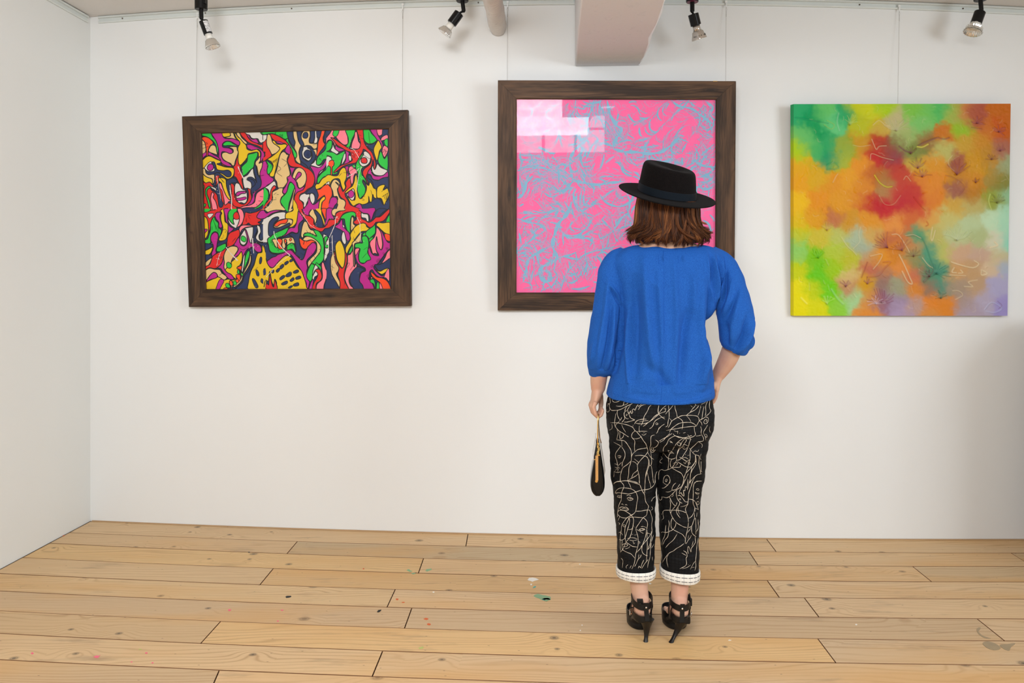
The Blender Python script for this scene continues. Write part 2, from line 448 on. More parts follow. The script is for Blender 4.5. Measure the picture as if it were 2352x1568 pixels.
# thin shadow-gap bead of the floor along the picture wall
def strip_along(f_y, z0, z1, off0, off1, xa, xb, n=30):
    mb = MB(); v = []; f = []
    for i in range(n + 1):
        x = xa + (xb - xa) * i / n; y = f_y(x)
        v += [(x, y - off0, z0), (x, y - off1, z0), (x, y - off1, z1), (x, y - off0, z1)]
    for i in range(n):
        a, b = 4*i, 4*i+4
        for k in range(4): f.append((a+k, a+(k+1)%4, b+(k+1)%4, b+k))
    f += [(0,1,2,3), tuple(4*n+k for k in (3,2,1,0))]
    mb.add(v, f); return mb
M_BEAD = plain('pale_floor_bead', (0.50, 0.32, 0.17, 1), 0.7)
tag(strip_along(wallY, 0.0005, 0.005, 0.0005, 0.007, XL0 + .012, XR - .004).build('baseboard_back', M_BEAD), kind='structure')
# ---------------------------------------------------------------- picture rail
M_RAIL = plain('pale_aluminium_rail', (0.70, 0.735, 0.71, 1), 0.35, 0.5)
M_HOLE = plain('brown_screw', (0.12, 0.09, 0.06, 1), 0.6)
PROF = [(0, 0), (0, -.037), (.009, -.037), (.011, -.033), (.011, -.0285), (.0035, -.026), (.0035, -.0125), (.013, -.011), (.013, -.003), (.010, 0)]
def rail(path, name):
    """path: list of (point on wall at ceiling height, inward normal)"""
    mb = MB(); v = []; f = []; n = len(PROF)
    for p, nn in path:
        for (t, h) in PROF: v.append((p[0] + nn[0]*t, p[1] + nn[1]*t, p[2] + h - 0.0015))
    for i in range(len(path) - 1):
        for k in range(n):
            j = (k + 1) % n; f.append((i*n+k, i*n+j, (i+1)*n+j, (i+1)*n+k))
    f += [tuple(range(n)), tuple((len(path)-1)*n + k for k in range(n-1, -1, -1))]
    mb.add(v, f)
    o = mb.build(name, M_RAIL); tag(o, kind='structure'); return o
BX0, BX1 = Xof(1320, 3.86), Xof(1472, 3.85)       # the ceiling beam
def backpath(xa, xb, n): return [((xa + (xb-xa)*i/n, wallY(xa + (xb-xa)*i/n) - .0006, ceilZ(xa + (xb-xa)*i/n)), (0, -1)) for i in range(n+1)]
r1 = rail(backpath(XL0 + .05, BX0 - .002, 16), 'trim_1')
r2 = rail(backpath(BX1 + .002, XR - .02, 16), 'trim_2')
r3 = rail([((leftX(y) + .0006, y, ceilZ(XL0) - .003), (1, 0.0)) for y in (YL0 - .035, 2.5, 1.0, YB + .1)], 'trim_3')
for (px, r) in ((244, r1), (452, r1), (662, r1), (1099, r1), (1953, r2), (2183, r2)):
    x = Xof(px, 3.9)
    MB().lathe([(0, .004), (.003, .0035)], (x, wallY(x) - .004, ceilZ(x) - .021), (0, -1, 0), 8).build('screw', M_HOLE, r)

# ---------------------------------------------------------------- ceiling beam
def beam_mat():
    a = NM('painted_concrete', 0.85, 0.2)
    tc = a.n('TexCoord').outputs['Object']
    chips = a.noise(a.mapv(tc, (9, 6, 9)), 3.0, 6.0, 0.7, dist=0.8).outputs[0]
    a.color(a.mix(a.ramp(chips, [(0.66, 0.0), (0.70, 0.35)]), (0.80, 0.79, 0.80, 1), (0.88, 0.87, 0.87, 1)))
    r = a.ramp(chips, [(0.60, 0.0), (0.68, 1.0)])
    h = a.math('ADD', a.math('MULTIPLY', r, 0.8), a.math('MULTIPLY', a.noise(tc, 60, 4.0).outputs[0], 0.3))
    a.bump(h, 0.55, 0.004)
    return a.m
M_BEAM = beam_mat()
bz = P(1400, 152, wallY(0.5)).z
rb = random.Random(3)
mb = MB(); v = []; f = []; N = 44
for i in range(N + 1):
    y = wallY(0.5) - .002 - (wallY(0.5) - YB - .02) * (i / N) ** 1.6
    j = rb.uniform(-.004, .004) if i else 0; jr = rb.uniform(-.008, .004) if i else 0
    c = .006 + abs(rb.gauss(0, .006))
    sh = -.058 * (wallY(0.5) - y); xr = BX1
    k0 = len(v)
    v += [(BX0, y, ceilZ(BX0) - .001), (BX0 + rb.uniform(-.001, .001), y, bz + .006), (BX0 + .006, y, bz + rb.uniform(0, .0015)), (xr - c + jr * .3, y, bz + rb.uniform(0, .0015)), (xr + jr, y, bz + c), (xr, y, ceilZ(BX1) - .001)]
    v[k0:] = [(p[0] + sh, p[1], p[2]) for p in v[k0:]]
for i in range(N):
    a, b = 6*i, 6*i+6
    for k in range(6): f.append((a+k, a+(k+1)%6, b+(k+1)%6, b+k))
f += [tuple(range(6)), tuple(6*N+k for k in range(5,-1,-1))]
mb.add(v, f)
o = mb.build('ceiling_beam', M_BEAM, bevel=0); tag(o, 'rough white-painted concrete beam coming down below the ceiling above the pink picture', 'beam')

# ---------------------------------------------------------------- wrapped pipe
def pipe_mat():
    a = NM('white_wrapping_tape', 0.6, 0.3)
    tc = a.n('TexCoord').outputs['Object']
    n = a.noise(tc, 30, 3.0).outputs[0]
    dirt = a.noise(a.mapv(tc, (20, 8, 20)), 1.5, 4.0, 0.7).outputs[0]
    a.color(a.mix(a.ramp(dirt, [(0.64, 0.0), (0.72, 0.6)]), a.mix(n, (0.76, 0.72, 0.69, 1), (0.82, 0.79, 0.76, 1)), (0.45, 0.38, 0.32, 1)))
    a.bump(n, 0.4, 0.002)
    return a.m
M_PIPE = pipe_mat()
pc = on_wall(1144, 62); pts = []; mb = MB(); seg = 28
y0 = wallY(pc.x); n = 900; v = []; f = []
for i in range(n + 1):
    y = y0 - .001 - i * .0045
    for k in range(seg):
        th = 2 * PI * k / seg
        ph = (y + .012 * math.sin(th) + .010 * math.cos(2 * th)) / .0115
        fr = ph - math.floor(ph)
        r = .0465 + .0042 * (fr - .5) + .0016 * math.sin(3 * th + y * 21) + .0012 * math.sin(5 * th - y * 57)
        v.append((pc.x - .045 * (y0 - y) + math.cos(th) * r * .93, y, pc.z + math.sin(th) * r))
for i in range(n):
    for k in range(seg):
        j = (k+1) % seg; f.append((i*seg+k, i*seg+j, (i+1)*seg+j, (i+1)*seg+k))
f += [tuple(range(seg)), tuple(n*seg+k for k in range(seg-1,-1,-1))]
mb.add(v, f)
o = mb.build('wrapped_pipe', M_PIPE, smooth=True); tag(o, 'tape-wrapped white pipe running under the ceiling into the picture wall', 'pipe')

# ---------------------------------------------------------------- lamp track and spot lamps
M_BLACK = plain('black_satin_metal', (0.006, 0.006, 0.006, 1), 0.35, 0.22)
M_BLACKG = plain('black_gloss_socket', (0.006, 0.006, 0.007, 1), 0.20, 0.28)
M_MAROON = plain('maroon_disc', (0.16, 0.02, 0.06, 1), 0.4)
M_CERAM = plain('white_ceramic', (0.82, 0.80, 0.74, 1), 0.35)
M_STICK = NM('printed_sticker', 0.5)
_tc = M_STICK.n('TexCoord').outputs['Object']
_ln = M_STICK.noise(M_STICK.mapv(_tc, (90, 90, 420)), 1.0, 2.0, 0.6).outputs[0]
M_STICK.color(M_STICK.ramp(_ln, [(0.44, (0.30, 0.30, 0.31, 1)), (0.52, (0.80, 0.80, 0.80, 1))])); M_STICK = M_STICK.m
M_REFL = plain('faceted_reflector', (0.86, 0.85, 0.82, 1), 0.12, 0.5, Metallic=0.9)
_g = NM('clear_lamp_glass', 0.03, 0.5); _g.b.inputs['Transmission Weight'].default_value = 1.0; _g.b.inputs['IOR'].default_value = 1.45
_g.color((0.97, 0.95, 0.92, 1)); M_GLASS = _g.m
M_REFL2 = plain('smoky_reflector', (0.62, 0.57, 0.51, 1), 0.10, 0.5, Metallic=0.75)
M_PINKG = plain('coated_front_glass', (0.70, 0.52, 0.45, 1), 0.12, 0.6, Metallic=0.4)
LY = 3.62
lampx = [Xof(p, LY) for p in (462, 1062, 1590, 2252)]
zt = min(ceilZ(lampx[0] - .1), ceilZ(2.5))
tr = empty('lighting_track', (0.35, LY, 2.64), 'slim black lamp track under the ceiling just out of view above', 'track')
mb = MB(); N = 12; xa, xb = -1.95, 2.75; v = []; f = []
for i in range(N + 1):
    x = xa + (xb - xa) * i / N; z = ceilZ(x) - .0012
    v += [(x, LY - .017, z), (x, LY + .017, z), (x, LY + .017, z - .0195), (x, LY - .017, z - .0195)]
for i in range(N):
    a, b = 4*i, 4*i+4
    for k in range(4): f.append((a+k, a+(k+1)%4, b+(k+1)%4, b+k))
f += [(0,1,2,3), tuple(4*N+k for k in (3,2,1,0))]
mb.add(v, f).build('track_channel', M_WHITE, tr)
for x in (xa, xb):
    z = ceilZ(x) - .0012; s_ = 1 if x > 0 else -1
    MB().box((min(x + s_*.001, x + s_*.02), LY - .019, z - .023), (max(x + s_*.001, x + s_*.02), LY + .019, z)).build('end_cap', M_WHITE, tr)

def lamp(spec):
    cx, by, shaft, sock, sdia, neck, cone, rdia, kind, label = spec
    X = Xof(cx, LY); top = ceilZ(X) - .0232
    root = empty('spot_lamp', (X, LY, top), label, 'lamp', 'spot lamps on the ceiling track')
    zb = P(cx, by, LY).z
    mb = MB().lathe([(0, .0275), (.001, .029), (top - zb - .002, .029), (top - zb, .0275)], (X, LY, top), (0, 0, -1), 28)
    mnt = mb.build('mount', M_BLACK, root, smooth=True, auto=30)
    MB().lathe([(0, .026), (.0006, .026)], (X, LY, zb), (0, 0, -1), 28).build('mount_underside', M_MAROON if kind == 'clear' else M_BLACK, mnt)
    if kind == 'sticker':
        MB().box((X + .018, LY - .026, zb + .022), (X + .0305, LY - .012, zb + .075)).build('latch', M_BLACK, mnt, bevel=.001)
    sx, sy = shaft; s1 = P(sx, sy, LY)
    MB().tube([(X, LY, zb + .001), (s1.x, s1.y, s1.z)], .0098 if kind != 'clear' else .0105, 16).build('stem', M_BLACK, root, smooth=True, auto=40)
    a = P(sock[0], sock[1], LY); b = P(sock[2], sock[3], LY)
    fwd = {'white': .003, 'sticker': .004, 'clear': .012}[kind]
    if cx > 2000: fwd = -.006
    b = b + Vector((0, fwd * 1, 0)); ax = (b - a).normalized()
    jt = MB().tube([s1, s1 * .4 + a * .6, a + ax * .004], [.0062, .005, .0062], 12).ball(s1, .0085, 12, 8)
    jt.build('knuckle', M_BLACK, root, smooth=True)
    r = sdia / 2 * LY / F; L = (b - a).length
    MB().lathe([(0, r * .90), (.0015, r), (L - .001, r), (L, r * .96), (L, r * .80), (L - .006, r * .75)], a, ax, 32).build('socket', M_BLACKG, root, smooth=True, auto=30)
    if kind == 'sticker':                                   # label wrapped round the socket
        mb = MB(); v = []; f = []; up = ax.cross(Vector((0, 1, 0))).normalized()       # screen-right side vector
        u2 = ax.cross(up).normalized(); n = 10
        right = up if up.x > 0 else -up; fr_ = u2 if u2.y < 0 else -u2
        for t in (.10 * L, .92 * L):
            for i in range(n + 1):
                th = math.radians(2 + 78 * i / n)
                v.append(a + ax * t + (right * math.cos(th) + fr_ * math.sin(th)) * (r + .0004))
        for i in range(n): f.append((i, i + 1, n + 2 + i, n + 1 + i))
        mb.add(v, f).build('sticker', M_STICK, root, smooth=True)
    nr = neck[0] / 2 * LY / F; nl = neck[1] * LY / F
    MB().lathe([(-.004, nr), (nl * .55, nr), (nl, nr * 1.15)], b, ax, 24).build('neck', M_CERAM if kind != 'clear' else M_REFL2, root, smooth=True)
    cl = cone * LY / F; R = rdia / 2 * LY / F; p = b + ax * nl
    prof = [(0, nr * 1.12), (cl * .12, nr * 1.5), (cl * .4, R * .80), (cl * .75, R * .95), (cl * .9, R), (cl, R), (cl * .97, R * .93), (cl * .5, R * .7), (cl * .1, nr)]
    rf = MB().lathe(prof, p, ax, 72, caps=True, flute=.030 if kind != 'clear' else 0.0, nfl=18).build('reflector', M_REFL if kind != 'clear' else M_REFL2, root, smooth=True, auto=50)
    MB().lathe([(cl * .93, R * .90), (cl * 1.0, R * .90)], p, ax, 32).build('front_glass', M_PINKG if kind == 'clear' else M_GLASS, rf, smooth=True, auto=40)
    if kind == 'clear':                                     # printed ring of small characters on the glass
        mb = MB(); rr = random.Random(8)
        side = ax.cross(Vector((0, 1, 0))).normalized(); fr_ = ax.cross(side).normalized()
        fr_ = fr_ if fr_.y < 0 else -fr_; side = side if side.x > 0 else -side
        for k in range(15):
            th = math.radians(20 + k * 9.5 + rr.uniform(-1, 1)); 
            if k in (5, 10): continue
            for q in range(2):
                t0 = cl * (.50 + .10 * rr.random()); t1 = t0 + cl * (.08 + .1 * rr.random()); th1 = th + math.radians(rr.uniform(-3, 5))
                def pt(t, a_): 
                    Rr = R * (.80 + (t / cl - .4) * .43) + .0004
                    return p + ax * t + (side * math.cos(a_) + fr_ * math.sin(a_)) * Rr
                mb.tube([pt(t0, th), pt((t0+t1)/2, (th+th1)/2 + .02), pt(t1, th1)], .00045, 4)
        mb.build('printed_lettering', M_BLACK, rf)
    return root
for s_ in (
    (462, 22, (462.5, 42), (467, 48, 477.5, 78), 20, (15.5, 12), 19, 34, 'sticker', 'black spot lamp with a white printed sticker on its socket, above the left picture'),
    (1062, 3.5, (1065, 25), (1055, 30, 1037, 54), 23, (16, 13), 15, 35, 'white', 'black spot lamp tilted down to the left, beside the wrapped pipe'),
    (1590, 5, (1590, 26), (1592, 32, 1600, 56.5), 24, (17, 12), 20, 35, 'clear', 'black spot lamp with maroon mount disc and clear lettered bulb, right of the beam'),
    (2252, 1, (2254, 24), (2251, 28, 2239, 57), 24, (24, 7), 13, 41, 'white', 'black spot lamp above the unframed canvas, furthest right')):
    lamp(s_)

# ---------------------------------------------------------------- hanging wires
M_WIRE = plain('thin_grey_wire', (0.42, 0.40, 0.37, 1), 0.35, Metallic=0.6)
def wire(px, py, qx, qy, label, lean=.035):
    t = on_wall(px, py); X = t.x; Y = wallY(X) - .0145; z = ceilZ(X)
    top = Vector((X, Y - .0015, z - .020)); end = P(qx, qy, wallY(Xof(qx, 3.9)) - lean)
    root = empty('hanging_wire', top, label, 'wire', 'wires holding the pictures')
    MB().box((X - .006, Y - .002, z - .030), (X + .006, Y + .0005, z - .018)).build('hook', M_WHITE, root, bevel=.001)
    MB().box((X - .0035, Y - .003, z - .052), (X + .0035, Y + .0, z - .0305)).build('tab', M_WHITE, root, bevel=.001)
    lp = MB(); a = Vector((X, Y - .0015, z - .050))
    n_ = (end - a).normalized()
    lp.tube([a, a + n_ * .012 + Vector((.003, 0, 0)), a + n_ * .03 + Vector((.0008, 0, 0)), a + n_ * .04], .0006, 5)
    lp.tube([a, a + n_ * .012 - Vector((.003, 0, 0)), a + n_ * .03 - Vector((.0008, 0, 0)), a + n_ * .04], .0006, 5)
    lp.build('loop', M_WIRE, root)
    MB().tube([a + n_ * .036, a + n_ * .052], .0014, 6).build('crimp', M_WIRE, root)
    MB().tube([a + n_ * .05, a.lerp(end, .5), end], .00075, 5).build('line', M_WIRE, root)
wire(456, 44, 450, 268, 'thin wire from the rail to the left end of the left picture frame', .10)
wire(926, 20, 924, 258, 'thin wire from the rail to the right end of the left picture frame', .10)
wire(1166, 8, 1165, 188, 'thin wire from the rail to the pink picture frame, just right of the pipe', .06)
wire(1666, 16, 1667, 190, 'thin wire from the rail to the pink picture frame, right of the beam', .06)
wire(2062, 24, 2062, 242, 'single thin wire holding the unframed canvas', .05)

# ---------------------------------------------------------------- unseen box with doors, added outside the frame to shade the wall's right end
M_BLOCKER = plain('grey_shade_blocker', (0.30, 0.29, 0.27, 1), .6)
blocker = empty('shade_blocker', (2.98, 3.22, 0.002), 'low grey box with doors, added out of view in the right corner to shade the wall', 'shade_blocker')
MB().box((2.52, 2.88, .06), (3.44, 3.58, 1.12)).build('body', M_BLOCKER, blocker, bevel=.004)
MB().box((2.56, 2.92, .002), (3.40, 3.54, .0595)).build('plinth', M_BLOCKER, blocker)
for x0, x1 in ((2.53, 2.975), (2.985, 3.43)):
    dr = MB().box((x0, 2.858, .075), (x1, 2.8795, 1.105)).build('door', M_BLOCKER, blocker, bevel=.002)
    MB().lathe([(0, .012), (.018, .010), (.022, .006)], ((x1 - .04) if x0 < 3 else (x0 + .04), 2.8575, .75), (0, -1, 0), 16).build('knob', M_REFL, dr, smooth=True)
# ---------------------------------------------------------------- the visitor
D0 = 2.80
def Q(px, py, dd=0.0): return P(px, py, D0) + Vector((0, dd, 0))
K = D0 / F
def V_(px, py, dd=0.0): return P(px, py, D0 + dd)
person = empty('person', Q(1513, 1450) * 1.0, 'woman seen from behind in black hat, blue blouse and black line-print trousers, hand on hip', 'person')
person.location.z = 0.0

def ring_tube(rings, seg=40, ex=2.2, caps=True):
    """rings: (centre, rx, ry[, exponent]) horizontal superellipses"""
    v = []; f = []
    for r in rings:
        c, rx, ry = r[0], r[1], r[2]; e = r[3] if len(r) > 3 else ex
        for k in range(seg):
            th = 2 * PI * k / seg; co, si = math.cos(th), math.sin(th)
            v.append((c[0] + rx * math.copysign(abs(co) ** (2 / e), co), c[1] + ry * math.copysign(abs(si) ** (2 / e), si), c[2]))
    n = len(rings)
    for i in range(n - 1):
        for k in range(seg):
            j = (k + 1) % seg; f.append((i*seg+k, i*seg+j, (i+1)*seg+j, (i+1)*seg+k))
    if caps:
        f.append(tuple(range(seg))[::-1]); f.append(tuple((n-1)*seg + k for k in range(seg)))
    return v, f
def subdiv(rows, m=4):
    """smooth interpolation of numeric rows (first column is the parameter, monotone)"""
    A = np.array(rows, float); t = np.arange(len(A)); tt = np.linspace(0, len(A) - 1, (len(A) - 1) * m + 1)
    out = []
    for c in range(A.shape[1]):
        y = A[:, c]; d = np.gradient(y)
        i = np.minimum(tt.astype(int), len(A) - 2); u = tt - i
        h = (2*u**3-3*u**2+1)*y[i] + (u**3-2*u**2+u)*d[i] + (-2*u**3+3*u**2)*y[i+1] + (u**3-u**2)*d[i+1]
        out.append(h)
    return np.array(out).T
def remesh(mb, name, voxel, smooth=4, fac=0.5):
    """weld overlapping closed shells into one continuous surface"""
    m = mb.mesh(name)
    bm = bmesh.new(); bm.from_mesh(m); bmesh.ops.recalc_face_normals(bm, faces=bm.faces); bm.to_mesh(m); bm.free()
    o = bpy.data.objects.new('tmp', m); C.objects.link(o)
    r = o.modifiers.new('r', 'REMESH'); r.mode = 'VOXEL'; r.voxel_size = voxel; r.adaptivity = 0.0
    if smooth:
        s = o.modifiers.new('s', 'SMOOTH'); s.factor = fac; s.iterations = smooth
    dg = bpy.context.evaluated_depsgraph_get(); me = bpy.data.meshes.new_from_object(o.evaluated_get(dg))
    me.name = name; bpy.data.objects.remove(o); bpy.data.meshes.remove(m)
    me.materials.clear()
    return me
def finish(me, name, mat, parent, smooth=True):
    me.materials.append(mat)
    if smooth: me.polygons.foreach_set('use_smooth', [True] * len(me.polygons))
    o = bpy.data.objects.new(name, me); C.objects.link(o)
    if parent: adopt(o, parent)
    return o
def get_co(me):
    a = np.empty(len(me.vertices) * 3); me.vertices.foreach_get('co', a); return a.reshape(-1, 3)
def get_no(me):
    a = np.empty(len(me.vertices) * 3); me.vertices.foreach_get('normal', a); return a.reshape(-1, 3)
def bvh(me): return BVHTree.FromPolygons([v.co for v in me.vertices], [p.vertices for p in me.polygons])
def vnoise(p, scale, seed=0):
    """cheap smooth value noise from sines, numpy"""
    r = np.random.RandomState(seed); out = 0
    for i in range(7):
        k = r.normal(size=3) * scale; out = out + np.sin(p @ k + r.uniform(0, 6.28))
    return out / 2.6

def tuck(body_o, bv, cond, gap=.007):
    m = body_o.data; c = get_co(m); idx = np.where(cond(CX + c[:, 0] / K, HY + (CH - c[:, 2]) / K, c))[0]
    for i in idx:
        p = Vector(c[i]); h = bv.find_nearest(p, .12)
        if h[0] is None: continue
        if (p - h[0]).dot(h[1]) > -gap: c[i] = h[0] - h[1] * gap
    m.vertices.foreach_set('co', c.ravel()); m.update()
# -------- materials
def skin_mat():
    a = NM('skin', 0.5, 0.4)
    a.b.inputs['Subsurface Weight'].default_value = 0.12
    a.b.inputs['Subsurface Radius'].default_value = (0.02, 0.008, 0.004); a.b.inputs['Subsurface Scale'].default_value = 0.4
    tc = a.n('TexCoord').outputs['Object']
    n = a.noise(tc, 14, 3.0).outputs[0]
    a.color(a.mix(a.ramp(n, [(0.35, 0.0), (0.7, 1.0)]), (0.60, 0.37, 0.26, 1), (0.58, 0.30, 0.21, 1)))
    a.bump(a.noise(tc, 320, 3.0).outputs[0], 0.12, 0.0006)
    return a.m
M_SKIN = skin_mat()
def cloth_mat(name, c1, c2, weave=900, rough=0.85, strength=0.35, stretch=(1, 1, .35), sheen=0.25):
    a = NM(name, rough, 0.2); a.b.inputs['Sheen Weight'].default_value = sheen
    a.b.inputs['Sheen Roughness'].default_value = 0.5; a.b.inputs['Sheen Tint'].default_value = tuple(min(1, x * 2.2 + .05) for x in c1[:3]) + (1,)
    tc = a.n('TexCoord').outputs['Object']
    f1 = a.noise(a.mapv(tc, stretch), weave, 2.0, 0.6).outputs[0]
    f2 = a.noise(a.mapv(tc, (1, 1, .45)), 26, 4.0, 0.6).outputs[0]
    c = a.mix(a.ramp(f1, [(0.35, 0.0), (0.65, 1.0)]), c1, c2)
    a.color(c)
    h = a.math('ADD', a.math('MULTIPLY', f1, 0.16), f2)
    a.bump(h, strength, 0.004)
    return a.m
M_BLUE = cloth_mat('blue_linen', (0.007, 0.068, 0.31, 1), (0.014, 0.108, 0.43, 1), weave=620)
M_BLUED = cloth_mat('blue_linen_seam', (0.004, 0.06, 0.30, 1), (0.008, 0.08, 0.36, 1), weave=620)

# -------- body : one continuous figure
B = MB()
def limb(pts, rad, seg=18):
    R = subdiv([list(p) + ([r, r] if not hasattr(r, '__len__') else list(r)) for p, r in zip(pts, rad)], 4)
    B.tube([Vector(r[:3]) for r in R], [(r[3], r[4]) for r in R], seg)
    B.ball(R[0][:3], (R[0][3], R[0][4], min(R[0][3:5])), 12, 8); B.ball(R[-1][:3], (R[-1][3], R[-1][4], min(R[-1][3:5])), 12, 8)
v, f = ring_tube([(Q((l + r) / 2, py, dd), (r - l) / 2 * K, ry) for (py, l, r, ry, dd) in subdiv([
    (572, 1480, 1590, .040, .0), (585, 1440, 1630, .065, .0), (610, 1420, 1652, .085, .0), (660, 1432, 1640, .095, .0), (720, 1440, 1630, .10, .005),
    (790, 1432, 1615, .095, .005), (860, 1418, 1612, .10, .0), (920, 1404, 1624, .115, -.005), (980, 1402, 1626, .12, -.01), (1025, 1412, 1616, .10, .0)], 4)])
B.add(v, f)
v, f = ring_tube([(Q(1535, py, dd), w_ * K, ry) for (py, w_, ry, dd) in ((535, 34, .052, .01), (548, 40, .054, .008), (556, 52, .056, .004), (563, 70, .058, .002), (572, 88, .06, .0), (590, 100, .06, .0))]); B.add(v, f)
limb([Q(1536, 590, .015), Q(1536, 560, .01), Q(1535, 520, .012)], [(.062, .060), (.052, .055), (.054, .056)])        # neck
# head: cranium, jaw and face (looks at the picture, chin slightly raised)
hc = Q(1534, 452, .005)
B.ball(hc, (.075, .092, .092), 28, 20); B.ball(hc + Vector((0, .028, -.045)), (.058, .068, .075), 24, 16)
B.ball(hc + Vector((0, .075, -.098)), (.026, .022, .020), 16, 10)                                    # chin
B.tube([hc + Vector((0, .092, .012)), hc + Vector((0, .112, -.022)), hc + Vector((0, .118, -.036))], [.008, .012, .013], 12)   # nose
B.ball(hc + Vector((.010, .106, -.040)), .008, 10, 8); B.ball(hc + Vector((-.010, .106, -.040)), .008, 10, 8)
B.tube([hc + Vector((-.022, .090, -.064)), hc + Vector((0, .102, -.062)), hc + Vector((.022, .090, -.064))], [.003, .0065, .003], 8)    # lips
B.tube([hc + Vector((-.020, .088, -.072)), hc + Vector((0, .100, -.074)), hc + Vector((.020, .088, -.072))], [.003, .0070, .003], 8)
for s_ in (-1, 1):
    B.tube([hc + Vector((s_*.012, .090, .018)), hc + Vector((s_*.033, .088, .022)), hc + Vector((s_*.052, .072, .014))], [.005, .006, .004], 8)  # brow
    B.ball(hc + Vector((s_ * .030, .080, -.001)), .0125, 14, 10)                                     # eye
    B.ball(hc + Vector((s_ * .042, .066, -.035)), (.020, .020, .022), 12, 8)                         # cheek
    B.ball(hc + Vector((s_ * .078, -.005, -.012)), (.008, .016, .026), 12, 10)                       # ear
    B.ball(hc + Vector((s_ * .080, -.002, -.036)), (.006, .010, .010), 10, 8)
# arms
limb([Q(1438, 598), Q(1412, 620, .0), Q(1400, 700, -.01), Q(1392, 780, -.02), Q(1381, 830, -.01), Q(1376, 870, .012), Q(1375, 897, .022)],
     [.050, .040, .036, .034, .033, (.0300, .031), (.0235, .026)])
limb([Q(1632, 598), Q(1657, 620, .0), Q(1680, 700, -.015), Q(1690, 770, -.020), V_(1684, 795, -.004), V_(1670, 828, .022), V_(1649, 862, .048)],
     [.050, .040, .036, .034, .036, (.033, .034), (.023, .025)])
# left hand: palm faces the thigh, fingers curl through the wrist strap
limb([Q(1375, 893, .022), Q(1372, 908, .024), Q(1366, 926, .026)], [(.022, .026), (.020, .034), (.014, .038)], 20)
for i, (dy, L, kx) in enumerate(((-.014, .86, 3), (.010, .97, 1), (.034, 1.0, 0), (.056, .92, 2))):
    r0 = .0088 if i else .0078
    B.tube([Q(1366 + kx * .5, 921, dy), Q(1359 + kx, 933, dy), Q(1364 + kx, 948 + 2 * L, dy - .001), Q(1371 + kx * .5, 957 + 2 * (L - .9), dy + .002), Q(1380, 952, dy + .002), Q(1384, 942 + 4 * (1 - L), dy + .001)],
           [r0 * 1.05, r0 * 1.12, r0 * 1.0, r0 * .95, r0 * .85, r0 * .72], 12)
    B.ball(Q(1359.5 + kx, 933, dy), r0 * 1.15, 10, 8); B.ball(Q(1384, 941 + 4 * (1 - L), dy + .001), r0 * .74, 10, 8)
B.tube([Q(1379, 902, .045), Q(1383, 916, .056), Q(1385, 932, .060), Q(1383, 946, .056)], [.013, .0115, .0098, .0075], 12)
B.ball(Q(1383, 947, .056), .0078, 10, 8)
# right hand: flat on the front of the hip, fingers pointing down and in
limb([V_(1651, 858, .046), V_(1645, 874, .056), V_(1643, 892, .062)], [(.022, .024), (.018, .030), (.013, .036)], 20)
for i, (ox, oy, L) in enumerate(((2.0, -.026, .84), (1.0, -.006, .96), (-1, .014, 1.0), (-4, .032, .93))):
    r0 = .0080 if i else .0074
    B.tube([V_(1643 + ox, 888, .062 + oy), V_(1643.5 + ox, 902, .064 + oy), V_(1642 + ox, 903 + 11 * L, .066 + oy), V_(1637 + ox, 904 + 20 * L, .066 + oy), V_(1631 + ox, 904 + 25 * L, .066 + oy)],
           [r0 * 1.1, r0 * 1.1, r0, r0 * .92, r0 * .72], 12)
    B.ball(V_(1631 + ox, 904 + 25 * L, .066 + oy), r0 * .74, 10, 8)
B.tube([V_(1644, 872, .050), V_(1640, 884, .034), V_(1634, 893, .030), V_(1628, 899, .032)], [.012, .010, .009, .0072], 12)
# legs and feet
LEG = {'l': [(1458, 1000, .0, .070), (1458, 1070, .0, .066), (1459, 1150, .0, .056), (1461, 1200, -.004, .052), (1463, 1255, -.012, .046), (1464, 1300, -.008, .039), (1465.5, 1335, -.018, .0325), (1468, 1362, -.026, .031), (1470, 1385, -.032, .033)],
       'r': [(1568, 1000, .0, .070), (1566, 1070, .0, .066), (1562, 1150, .0, .056), (1561, 1200, -.004, .052), (1561, 1255, -.012, .046), (1560, 1300, -.008, .039), (1559, 1335, -.018, .0325), (1557, 1362, -.026, .031), (1556, 1385, -.032, .033)]}
FOOT = {}; DF = 2.768
for s_, LL in LEG.items():
    limb([Q(x, y, dd) for x, y, dd, r in LL], [r for *_, r in LL])
    cx = LL[-1][0]; o_ = -1 if s_ == 'l' else 1
    ank = Q(cx, 1385, -.030); X = ank.x
    dz = 0.0 if s_ == 'l' else -0.004
    tx = X + (.013 if s_ == 'l' else .002)                                       # toes turn slightly out
    heel = Vector((X, DF - .030, .112 + dz)); ball_ = Vector((tx + o_ * .004, DF + .085, .052))
    B.tube([ank + Vector((0, -.002, .01)), Vector((X, DF - .012, .128 + dz)), heel], [(.032, .034), (.031, .033), (.026, .026)], 16)
    B.ball(Vector((X, DF - .020, .108 + dz)), (.029, .030, .025), 16, 12)
    B.tube([Vector((X, DF - .005, .112 + dz)), Vector((X + o_ * .002, DF + .040, .088)), ball_, Vector((tx + o_ * .008, DF + .135, .036))], [(.028, .028), (.033, .026), (.040, .018), (.034, .011)], 18)
    for q in range(5):                                       # toes
        ox = -o_ * (.028 - q * .0135); r_ = (.0115, .0085, .008, .0075, .007)[q]
        yy = DF + .165 - q * .008
        B.tube([Vector((tx + o_ * .006 + ox, DF + .118, .038)), Vector((tx + o_ * .007 + ox, yy - .016, .035)), Vector((tx + o_ * .008 + ox, yy, .030))], [r_ * 1.05, r_, r_ * .9], 10)
        B.ball(Vector((tx + o_ * .008 + ox, yy, .030)), r_ * .92, 8, 6)
    FOOT[s_] = (X, tx, o_, dz)
me = remesh(B, 'body', 0.0030, 3)
